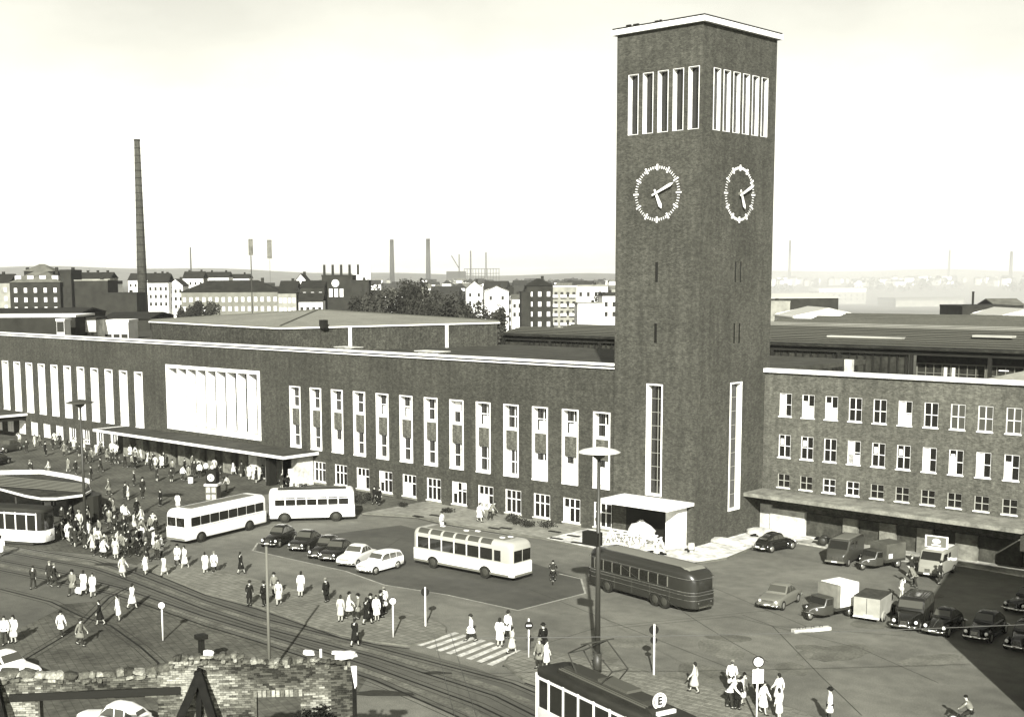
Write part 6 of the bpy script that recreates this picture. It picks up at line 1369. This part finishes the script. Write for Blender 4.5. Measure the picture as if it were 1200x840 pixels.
# ------------------------------------------------------------------ vegetation
def leaf_mesh(name, lobes, n, size, mt, seed):
    r2 = random.Random(seed); q = MB()
    for _ in range(n):
        c_, r_ = r2.choice(lobes)
        th = r2.uniform(0, 2*PI); ph = math.acos(r2.uniform(-1, 1)); rr = r2.uniform(.45, 1.08)
        p = Vector((c_[0]+r_[0]*rr*math.sin(ph)*math.cos(th), c_[1]+r_[1]*rr*math.sin(ph)*math.sin(th), c_[2]+r_[2]*rr*math.cos(ph)))
        a = Vector((r2.gauss(0, 1), r2.gauss(0, 1), r2.gauss(0, 1))).normalized(); b = a.orthogonal().normalized(); s_ = size*r2.uniform(.5, 1.3)
        q.quad(p-a*s_-b*s_*.4, p+a*s_*.2-b*s_*.7, p+a*s_+b*s_*.3, p-a*s_*.2+b*s_*.7)
    return q.mesh(name, mt)
def tree(label, pos, h, rad, dens, mt, group, seed, bare=False):
    r2 = random.Random(seed); t = thing('tree', label, 'tree', (pos.x, pos.y, 0), r2.uniform(0, 6), group)
    q = MB(); q.cyl((0, 0, 0), (.2, .1, h*.55), .3, .16, 8); lob = []
    for k in range(9):
        a = r2.uniform(0, 2*PI); e = (rad*.6*math.cos(a)*r2.uniform(.5, 1.1), rad*.6*math.sin(a)*r2.uniform(.5, 1.1), h*r2.uniform(.45, .88)); q.cyl((.15, .08, h*r2.uniform(.25, .5)), e, .1, .03, 5)
        lob.append((e, (rad*r2.uniform(.3, .5), rad*r2.uniform(.3, .5), h*r2.uniform(.1, .18))))
        for _ in range(4): q.cyl(e, (e[0]+r2.uniform(-1, 1)*rad*.35, e[1]+r2.uniform(-1, 1)*rad*.35, e[2]+r2.uniform(0, h*.16)), .035, .012, 4)
    q.build('trunk', BARK, t); link('crown', leaf_mesh('crown', lob, dens, .33, mt, seed), t)
def on_dist(u, v, dist): p = at(u, v, dist); return Vector((p.x, p.y, 0)), p.z
TG_ = 'dark trees beyond the hall roof'
for i, (u, v, d, rad) in enumerate([(440, 335, 300, 6), (455, 331, 320, 6), (470, 329, 330, 7), (484, 330, 300, 6), (498, 337, 290, 6), (515, 347, 270, 5), (528, 343, 275, 6), (541, 345, 265, 5), (556, 350, 260, 4.5), (572, 356, 250, 4), (586, 362, 245, 3), (427, 345, 310, 4), (707, 342, 420, 5), (235, 352, 390, 4), (246, 350, 392, 4), (218, 355, 388, 3.5)]):
    p, z_ = on_dist(u, v, d); tree('leafy dark tree beyond the roofs, %s from the left' % ordinal([4, 5, 6, 7, 8, 9, 10, 11, 12, 13, 14, 3, 15, 1, 2, 0][i]), p, z_, rad, 2300, LEAF2 if i % 2 else LEAF, TG_, 50+i)
def shrub(label, p, r, h, seed, mt=LEAF2, n=260):
    t = thing('shrub', label, 'shrub', (p.x, p.y, p.z)); q = MB()
    r2 = random.Random(seed)
    for _ in range(7): q.cyl((0, 0, 0), (r2.uniform(-r, r)*.7, r2.uniform(-r, r)*.7, h*r2.uniform(.5, .95)), .02, .008, 4)
    q.build('stems', BARK, t); link('foliage', leaf_mesh('foliage', [((r2.uniform(-.4, .4)*r, r2.uniform(-.4, .4)*r, h*.5), (r*.7, r*.6, h*.45)) for _ in range(4)], n, .07, mt, seed), t)
for i, (u, v, r, h) in enumerate([(423, 590, .8, 1.2), (413, 588, .7, 1.0), (432, 586, .5, .8), (606, 614, 1.2, .7), (620, 617, .9, .6), (640, 618, 1.2, .7), (601, 611, .8, .8), (356, 575, .7, .9), (470, 594, .6, .5), (525, 601, .7, .5)]):
    shrub('low dark shrub against the brick front, %s from the left' % ordinal([2, 1, 3, 7, 8, 9, 6, 0, 4, 5][i]), G(u, v, .1), r, h, 80+i)
sE_, zE_ = RW(372, 830); pz = W0+WU*sE_+WN*.6; shrub('dark bush growing in front of the right end of the ruined wall', Vector((pz.x, pz.y, 4.6)), .9, 1.55, 99, mat('leaf_black', .01, .95), 1700)
q = MB(); q.box(-1.6, 1.6, -.5, .5, -4.6, .05); o = q.build('rubble_footing', MORT, bpy.data.objects[[x.name for x in COL.objects if x.name.startswith('shrub')][-1]])
# ------------------------------------------------------------------ the town beyond the station
WINL = mat('far_window_light', .6, .5); WIND = mat('far_window_dark', .02, .4)
ROOFD = mat('dark_tiles', .018, .8, var=.3, scale=.5); ROOFM = mat('mid_tiles', .09, .8, var=.3, scale=.5); PALEW = mat('pale_house_wall', .62, .9, var=.12, scale=.4); GREYW = mat('grey_house_wall', .2, .9, var=.25, scale=.4); DARKW = mat('dark_house_wall', .022, .9, var=.3, scale=.4)
q = MB(); q.box(-.5, .5, -.06, .1, 0, 1.5); WML = q.mesh('window', WINL); WMD = q.mesh('window', WIND)
q = MB(); q.box(-.45, .45, -.45, .45, 0, 2.2); CHM = q.mesh('chimney', DARKW)
def house(label, u0, u1, ve, vr, dist, wm, rm, kind='g', nf=3, nc=6, win=WML, depth=12, rot=0.0, chim=1, group=None, dorm=0, name='house', cat='house', fh=3.1):
    c_ = at((u0+u1)/2, ve, dist); w_ = (u1-u0)*dist/F; zE = c_.z; zR = at((u0+u1)/2, vr, dist).z
    t = thing(name, label, cat, (c_.x, c_.y, 0), YAW+rot, group); h_ = w_/2
    q = MB(); q.box(-h_, h_, 0, depth, 0, zE)
    if kind == 'gy': i = len(q.v); q.v += [(-h_, 0, zE), (h_, 0, zE), (0, 0, zR), (-h_, depth, zE), (h_, depth, zE), (0, depth, zR)]; q.f += [(i, i+1, i+2), (i+5, i+4, i+3)]
    q.build('wall', wm, t)
    e = .4; q = MB()
    if kind == 'g': q.rings([[(x, -e, zE-.15), (x, -e, zE), (x, depth/2, zR), (x, depth+e, zE), (x, depth+e, zE-.15), (x, depth/2, zR-.4)] for x in (-h_-.2, h_+.2)])
    elif kind == 'gy': q.rings([[(-h_-e, y, zE-.3), (0, y, zR+.1), (h_+e, y, zE-.3), (h_+e, y, zE-.5), (0, y, zR-.15), (-h_-e, y, zE-.5)] for y in (-.2, depth+.2)])
    elif kind == 'h': k_ = min(h_*.85, depth/2); q.rings([[(-h_-e, -e, zE), (h_+e, -e, zE), (h_+e, depth+e, zE), (-h_-e, depth+e, zE)], [(-h_+k_, depth/2-.1, zR), (h_-k_, depth/2-.1, zR), (h_-k_, depth/2+.1, zR), (-h_+k_, depth/2+.1, zR)]])
    else: q.box(-h_-.1, h_+.1, -.1, depth+.1, zE, max(zE+.3, zR))
    rf = q.build('roof', rm, t)
    for k in range(chim): o = link('chimney', CHM, rf); o.location = (h_*(-.6+1.2*k/max(1, chim-1)) if chim > 1 else h_*.3, depth/2+.8, zR-1.4)
    for k in range(dorm): o = link('dormer', DORM, rf); o.location = (-h_+w_*(k+.5)/dorm, depth*.12, zE)
    for r_ in range(nf):
        for k in range(nc):
            if zE-1.0-fh*(r_+1)+.6 < 0: continue
            o = link('window', win, t); o.location = (-h_+w_*(k+.5)/nc, 0, zE-1.0-fh*(r_+1)+.8)
    return t
q = MB(); q.box(-1.0, 1.0, 0, 1.6, .2, 2.2); DORM = q.mesh('dormer', PALEW)
H = house
H('large villa-like block with mansard roof, four white dormers and balconies at the far left', 12, 70, 331, 316, 420, DARKW, ROOFM, 'h', 3, 5, WML, 14, 0, 2, None, 4, 'apartment_house')
H('raised centre roof of the villa-like block at the far left', 28, 62, 318, 309.5, 426, ROOFD, ROOFM, 'h', 0, 0, WML, 8, 0, 0)
H('pale tenement at the left edge of the town', -30, 11, 331, 321, 450, GREYW, ROOFD, 'g', 4, 4, WML)
H('dark narrow tenement right of the villa-like block', 70, 83, 320, 316, 422, DARKW, ROOFD, 'f', 3, 2, WIND and WMD)
H('dark windowless brick block left of the tall chimney', 87, 126, 329, 328, 400, DARKW, GREYW, 'f', 0, 0)
H('low dark brick annex at the foot of the tall chimney', 123, 160, 344, 343, 395, DARKW, ROOFD, 'f', 0, 0)
H('dark-roofed house behind the windowless block', 90, 129, 326, 319, 520, GREYW, ROOFD, 'g', 1, 6, WML, 12, 0, 3)
H('small white house between the block and the chimney', 124, 134, 333, 329, 500, PALEW, ROOFD, 'f', 1, 2, WMD)
H('white tenement with dark windows right behind the chimney', 173, 197, 331, 321, 520, PALEW, ROOFD, 'g', 3, 4, WMD, 12, 0, 2)
H('white gabled house next to the white tenement', 197, 214, 334, 327, 525, PALEW, ROOFD, 'gy', 3, 3, WMD)
H('dark roofed row house left of the chimney line', 150, 196, 328, 320, 600, PALEW, ROOFD, 'g', 1, 8, WMD, 12, 0, 2)
H('long three-storey block with dark roof and rows of white windows', 212, 326, 342, 328.5, 430, mat('block_wall', .13, .9, var=.15, scale=.5), ROOFD, 'h', 4, 15, WML, 16, 0, 2, None, 0, 'apartment_block', 'apartment block')
H('pale end section of the long three-storey block', 326, 347, 343, 329, 428, GREYW, ROOFD, 'g', 4, 4, WML, 16, 0, 1)
H('row of dark-roofed white houses behind the long block', 214, 238, 326, 318, 620, PALEW, ROOFD, 'g', 1, 4, WMD, 12, 0, 2)
H('white house with steep dark roof behind the middle of the long block', 240, 268, 325, 318.5, 640, PALEW, ROOFD, 'g', 1, 4, WMD, 12, 0, 2)
H('small white house behind the right part of the long block', 270, 292, 326, 321, 660, PALEW, ROOFD, 'g', 1, 3, WMD, 12, 0, 1)
H('tall white gable right of the long block', 347, 358, 328, 321, 440, PALEW, ROOFD, 'gy', 1, 1, WMD)
H('dark workshop with two white windows', 352, 380, 336, 329, 425, DARKW, ROOFD, 'g', 2, 3, WML, 12, 0, 0)
bl = H('dark industrial hall with a round white window and five stub chimneys', 377, 413, 324, 322, 430, DARKW, ROOFD, 'f', 0, 0, WML, 16, 0, 0, None, 0, 'factory', 'factory')
sc_ = 430/F
for k in range(5): q = MB(); x = (-24+k*10)*sc_+2; q.cyl((x, 6, at(395, 322, 430).z), (x, 6, at(395, 310, 430).z), .45, .4, 8); q.build('stub_chimney', DARKW, bl)
q = MB(); q.lathe([(.01, 0), (1.25, 0), (1.25, .15), (.01, .15)], 18, Matrix.Translation((-.6, -.1, at(393, 332, 430).z)) @ Matrix.Rotation(PI/2, 4, 'X')); q.build('round_window', WINL, bl)
for k in range(3): o = link('window', WML, bl); o.location = (-2.2+k*1.8, 0, at(393, 348, 430).z); o.scale = (1.2, 1, 1.8)
H('dark wing of the industrial hall with grey panels', 412, 432, 330, 328, 428, DARKW, ROOFD, 'f', 1, 3, WMD)
H('low white-walled shed in front of the dark workshop', 350, 378, 353, 343, 400, PALEW, ROOFD, 'g', 1, 4, WMD, 8, 0, 0)
H('hazy white block behind the industrial hall', 413, 434, 312, 311, 3500, PALEW, PALEW, 'f', 0, 0, WMD, 20, 0, 0)
H('white gabled house among the trees', 546, 566, 338, 329.5, 500, PALEW, ROOFM, 'gy', 2, 2, WMD)
H('second white gabled house, wider, left of the dark turreted house', 568, 596, 341, 335, 470, PALEW, ROOFM, 'gy', 1, 2, WMD)
H('narrow dark side of the wide gabled house', 596, 602, 341, 337, 472, DARKW, ROOFD, 'f', 4, 1, WML)
H('tall dark house with hipped roof left of the balcony block', 617, 648, 335, 326.5, 400, DARKW, ROOFD, 'h', 4, 3, WML, 12, 0, 1)
H('dark brick stair tower in front of the hipped house', 611, 622, 343, 342, 395, DARKW, ROOFD, 'f', 0, 0)
bb = H('block with stacked white balconies beside the dark hipped house', 648, 676, 336, 335, 430, GREYW, PALEW, 'f', 4, 4, WMD, 14, 0, 0, None, 0, 'apartment_block', 'apartment block')
for r_ in range(4):
    for k in range(3): q = MB(); x = -3.4+k*2.9; q.box(x-1.0, x+1.0, -1.1, -.05, 0, .95); o = q.build('balcony', PALEW, bb); o.location = (0, 0, at(660, 336, 430).z-3.6-3.1*r_)
H('large white blank-walled block left of the clock tower', 676, 712, 336, 334, 440, PALEW, GREYW, 'f', 1, 4, WMD)
H('low white block in front of the blank-walled one', 677, 708, 356, 355, 400, PALEW, GREYW, 'f', 0, 0)
H('white house with balconies close to the clock tower', 706, 724, 347, 343, 405, PALEW, ROOFD, 'f', 2, 2, WMD)
H('low white annex near the tall dark house', 600, 612, 350, 345, 460, PALEW, ROOFM, 'g', 2, 2, WMD)
# station yard buildings just behind the front, left
H('long low dark yard building with pale roof edge at the left', -60, 88, 372, 371, 190, DARKW, PALEW, 'f', 0, 0, WMD, 10, 0, 0)
H('small white hut with one dark window behind the station roof', 66, 75, 376, 375, 184, PALEW, PALEW, 'f', 1, 1, WMD, 3, 0, 0, None, 0, 'hut', 'hut', 1.4)
H('low pale shed with dark doors right of the white hut', 90, 112, 375, 372, 195, WSTONE, ROOFD, 'f', 1, 5, WMD, 6, 0, 0)
H('low white arched shed left of the concourse hall', 122, 150, 378, 375, 200, PALEW, PALEW, 'f', 1, 3, WMD, 6, 0, 0)
H('dark flat yard shed below the tall chimney', 118, 176, 373, 367, 240, DARKW, ROOFD, 'g', 0, 0, WMD, 20, 0, 0)
H('dark flat-roofed yard building at the left edge', -60, 92, 368, 362, 260, DARKW, ROOFD, 'g', 0, 0, WMD, 20, 0, 0)
# right side
H('dark corrugated shed roof right of the clock tower', 900, 985, 349, 344, 420, DARKW, mat('pale_shed_roof', .4, .8), 'g', 0, 0, WMD, 25, .15, 0, None, 0, 'goods_shed', 'shed')
H('grey block at the left end of the corrugated shed', 900, 926, 354, 353, 400, GREYW, GREYW, 'f', 0, 0)
H('pale low gable beyond the train sheds', 930, 1012, 370, 361, 330, PALEW, mat('pale_roof2', .35, .8), 'gy', 0, 0, WMD, 20, 0, 0)
H('dark low shed at the far right beyond the tracks', 1128, 1195, 361, 358, 420, DARKW, ROOFD, 'f', 0, 0, WMD, 20, 0, 0)
H('grey roofed shed at the right edge beyond the tracks', 1165, 1200, 357, 350, 450, DARKW, ROOFM, 'g', 0, 0, WMD, 14, 0, 0)
H('pale gabled shed at the right edge', 1175, 1230, 369, 362, 330, PALEW, MAT['pale_roof2'], 'gy', 0, 0, WMD, 20, 0, 0)
H('hazy factory block in the smoke at the right', 1080, 1118, 333, 324, 3000, GREYW, PALEW, 'g', 1, 8, WML, 40, 0, 3, None, 0, 'factory', 'factory')
H('hazy long factory hall below the smoke', 1050, 1130, 352, 349, 900, GREYW, ROOFM, 'f', 0, 0, WMD, 40, 0, 0, None, 0, 'factory', 'factory')
H('hazy pale warehouse between the shed and the smoke', 960, 1015, 342, 338, 1000, GREYW, PALEW, 'f', 2, 8, WMD, 30, 0, 0, None, 0, 'warehouse', 'warehouse')
MASTM = mat('hazy_stack', .03, .9)
# chimneys and masts
def stack(label, u, v0, vb, d, w0, w1, mt, rings=0, name='chimney_stack', cat='chimney'):
    p = at(u, v0, d); t = thing(name, label, cat, (p.x, p.y, 0)); r0 = w0*d/F/2; r1 = w1*d/F/2; q = MB(); q.cyl((0, 0, 0), (0, 0, p.z), r1, r0, 20); q.build('shaft', mt, t, True)
    for k in range(rings):
        z = p.z*(.25+.75*k/(rings-1 if rings > 1 else 1)) ; r = r1+(r0-r1)*z/p.z; q = MB(); q.cyl((0, 0, z-.15), (0, 0, z+.15), r+.06, r+.06, 20); q.build('iron_hoop', DARKW, t)
    q = MB(); q.cyl((0, 0, p.z), (0, 0, p.z+.4), r0*1.15, r0*1.15, 16); q.build('rim', DARKW, t)
CB = brick_mat('chimney_brick', .04, .3, .12, 1.4, .2, .25)
stack('very tall tapering brick chimney with iron hoops above the left roofs', 160.5, 165, 362, 420, 6.5, 13.5, CB, 22)
stack('slim hazy chimney above the trees, left of a pair', 459, 281, 322, 3600, 4.5, 6, MASTM)
stack('slim hazy chimney above the trees, right of a pair', 501.5, 280, 325, 4200, 4.5, 6, MASTM)
stack('thin faint chimney right of the crane', 551.5, 294, 320, 5200, 1.6, 2.2, MASTM); stack('faintest thin chimney over the gasworks frame', 569.5, 296, 320, 6200, 1.6, 2.2, MASTM)
stack('thin mast-like chimney over the long block', 223, 290, 320, 2000, 1.4, 2, MASTM)
stack('faint tall chimney just right of the clock tower', 926, 282, 326, 3400, 2.2, 3.2, MASTM); stack('faint chimney in the smoke at the right', 1113, 293, 330, 3400, 2, 3, MASTM); stack('faint tall chimney at the far right', 1185.5, 295, 350, 2600, 3, 4.5, MASTM)
stack('short black stovepipe chimney beyond the tracks at the right', 1140.5, 343, 360, 420, 2.6, 2.6, DARK)
def mast(label, u, vt, vb, d, pan):
    p = at(u, vt, d); t = thing('roof_mast', label, 'mast', (p.x, p.y, 0), YAW); q = MB(); q.cyl((0, 0, 0), (0, 0, p.z-.2), .12, .1, 8); q.build('pole', IRON, t); w_ = pan[0]*d/F/2; hh = pan[1]*d/F; q = MB(); q.box(-w_, w_, -.15, .15, p.z-hh, p.z); q.build('banner', mat('mast_banner', .1, .8, var=.5, scale=1), t)
mast('mast with upright dark banner in front of the long block', 293.5, 280, 374, 260, (5, 19)); mast('mast with pale patterned banner right of the dark one', 315.5, 281, 330, 900, (5.5, 22))
# crane and gasworks frame
p = at(538, 298, 4000); t = thing('harbour_crane', 'faint crane with slanting jib between the distant chimneys', 'crane', (p.x, p.y, 0), YAW); q = MB(); q.cyl((0, 0, 0), (0, 0, p.z), 2.2, 1.6, 6); q.build('mast', MASTM, t); q = MB(); q.tube([(0, 0, p.z-44), (-24, 0, p.z-4)], 1.5, 5); q.build('jib', MASTM, t)
p = at(565, 315, 4400); t = thing('gasworks_frame', 'faint iron lattice frame of a gasholder under the thin chimneys', 'gasworks', (p.x, p.y, 0), YAW)
for k in range(13): q = MB(); x = (-21+k*3.4)*4400/F; q.cyl((x, 0, 0), (x, 0, p.z), 1, 1, 5); q.build('upright', MASTM, t)
for z in (p.z, p.z-16): q = MB(); q.box(-62, 60, -.4, .4, z-1.2, z+.8); q.build('girder', MASTM, t)
H('faint dark works building left of the gasholder frame', 523, 546, 320, 318, 4300, MASTM, MASTM, 'f', 0, 0, WMD, 30, 0, 0, None, 0, 'factory', 'factory')
# hundreds of small distant houses
rnd = random.Random(11)
q = MB(); q.box(-6, 6, -5, 5, -30, 0); HWs = [q.mesh('wall', m_) for m_ in (PALEW, GREYW, DARKW, PALEW)]
q = MB(); q.rings([[(x, -5.4, 0), (x, 0, 4), (x, 5.4, 0)] for x in (-6.2, 6.2)]); HRs = [q.mesh('roof', m_) for m_ in (ROOFD, ROOFM, ROOFD)]
for k in range(270):
    d = rnd.uniform(620, 3800); u = rnd.choice([rnd.uniform(-20, 725), rnd.uniform(380, 725), rnd.uniform(900, 1230)])
    if u > 890: d = rnd.uniform(2200, 4200)
    hz_ = rnd.uniform(9, 17); p = at(u, 340, d); t = thing('distant_house', 'small distant house in the hazy rows of roofs below the horizon', 'house', (p.x, p.y, hz_), YAW+rnd.choice([0, PI/2])+rnd.uniform(-.3, .3), 'distant houses below the horizon')
    sx = rnd.uniform(.8, 2.0); t.scale = (sx, 1, 1); link('wall', rnd.choice(HWs), t); link('roof', rnd.choice(HRs), t)
# far wooded strips and hills
for (d, u0, u1, n, hmax, nm) in ((900, -40, 725, 2600, 14, 'tree_belt'), (1700, -40, 1260, 3000, 20, 'tree_belt')):
    q = MB()
    for k in range(n):
        u = rnd.uniform(u0, u1); g = math.sin(u*.07)+math.sin(u*.023+2)
        if g < -.2: continue
        p = at(u, 330, d+rnd.uniform(-60, 60)); s_ = rnd.uniform(1.5, 3.5); c_ = Vector((p.x, p.y, rnd.uniform(2, hmax*(0.5+.3*g)))); a = Vector((rnd.gauss(0, 1), rnd.gauss(0, 1), rnd.gauss(0, 1))).normalized(); b = a.orthogonal().normalized(); q.quad(c_-a*s_, c_-b*s_*.8, c_+a*s_, c_+b*s_*.8)
    q.build(nm, LEAF2, None, kind='stuff')
q = MB(); R0 = []; R1 = []; R2 = []
for k in range(61):
    u = -200+k*27; hh = 322-4.5*(1+math.sin(u*.006+1.2))*(1 if u < 700 else .6)-1.2*math.sin(u*.03)
    a = at(u, hh, 6500); b = at(u, 330, 5200); c_ = at(u, 330, 7800); R0.append((b.x, b.y, -2)); R1.append((a.x, a.y, a.z)); R2.append((c_.x, c_.y, -2))
n_ = len(R0); q.v = R0+R1+R2
for k in range(n_-1): q.f += [(k, k+1, n_+k+1, n_+k), (n_+k, n_+k+1, 2*n_+k+1, 2*n_+k)]
q.build('hills', FARG, None, True, kind='structure')
# neighbouring building outside the picture on the right whose shade falls on the parked cars
t = thing('neighbour_building', 'building just outside the right edge whose shade covers the parked cars', 'building', (38.2, -26.6, 0))
fpr = [(0, 0), (-4.9, 17.3), (24, 17.3), (30, 0)]
q = MB(); q.rings([[(x, y, z) for x, y in fpr] for z in (0, 11.6)]); q.build('wall', BRICKW, t); q = MB(); q.rings([[(x*1.005, y*1.005, z) for x, y in fpr] for z in (11.6, 11.85)]); q.build('roof', TAR, t)
for r_ in range(3):
    for k in range(8): q = MB(); q.box(1.5+k*3.4, 3.1+k*3.4, -.06, .1, 1.5+r_*3.5, 3.4+r_*3.5); q.build('window', GLASSW, t)
# smoke drifting over the works at the right
sm_ = bpy.data.materials.new('smoke_air'); sm_.use_nodes = True; n_ = sm_.node_tree.nodes; n_.clear(); pv = n_.new('ShaderNodeVolumePrincipled'); ou = n_.new('ShaderNodeOutputMaterial'); pv.inputs['Color'].default_value = (1, 1, .96, 1); pv.inputs['Density'].default_value = .0021; sm_.node_tree.links.new(pv.outputs[0], ou.inputs['Volume'])
for (u, v, d, r) in ((1050, 345, 640, (130, 120, 24)), (1010, 330, 900, (150, 140, 40))):
    p = at(u, v, d); q = MB(); q.ell((0, 0, 0), r, 24, 14); o = q.build('smoke', sm_, None, True, kind='stuff'); o.location = p; o.rotation_euler = (0, 0, YAW)
# ------------------------------------------------------------------ haze
hm_ = bpy.data.materials.new('haze_air'); hm_.use_nodes = True; n_ = hm_.node_tree.nodes; n_.clear()
pv = n_.new('ShaderNodeVolumePrincipled'); out_ = n_.new('ShaderNodeOutputMaterial')
pv.inputs['Color'].default_value = (1, 1, 0.96, 1); pv.inputs['Density'].default_value = 0.00007; pv.inputs['Anisotropy'].default_value = 0.0
hm_.node_tree.links.new(pv.outputs[0], out_.inputs['Volume'])
mb = MB(); mb.box(-8900, 500, -350, 8900, -2, 105); mb.build('haze', hm_, None, kind='stuff')
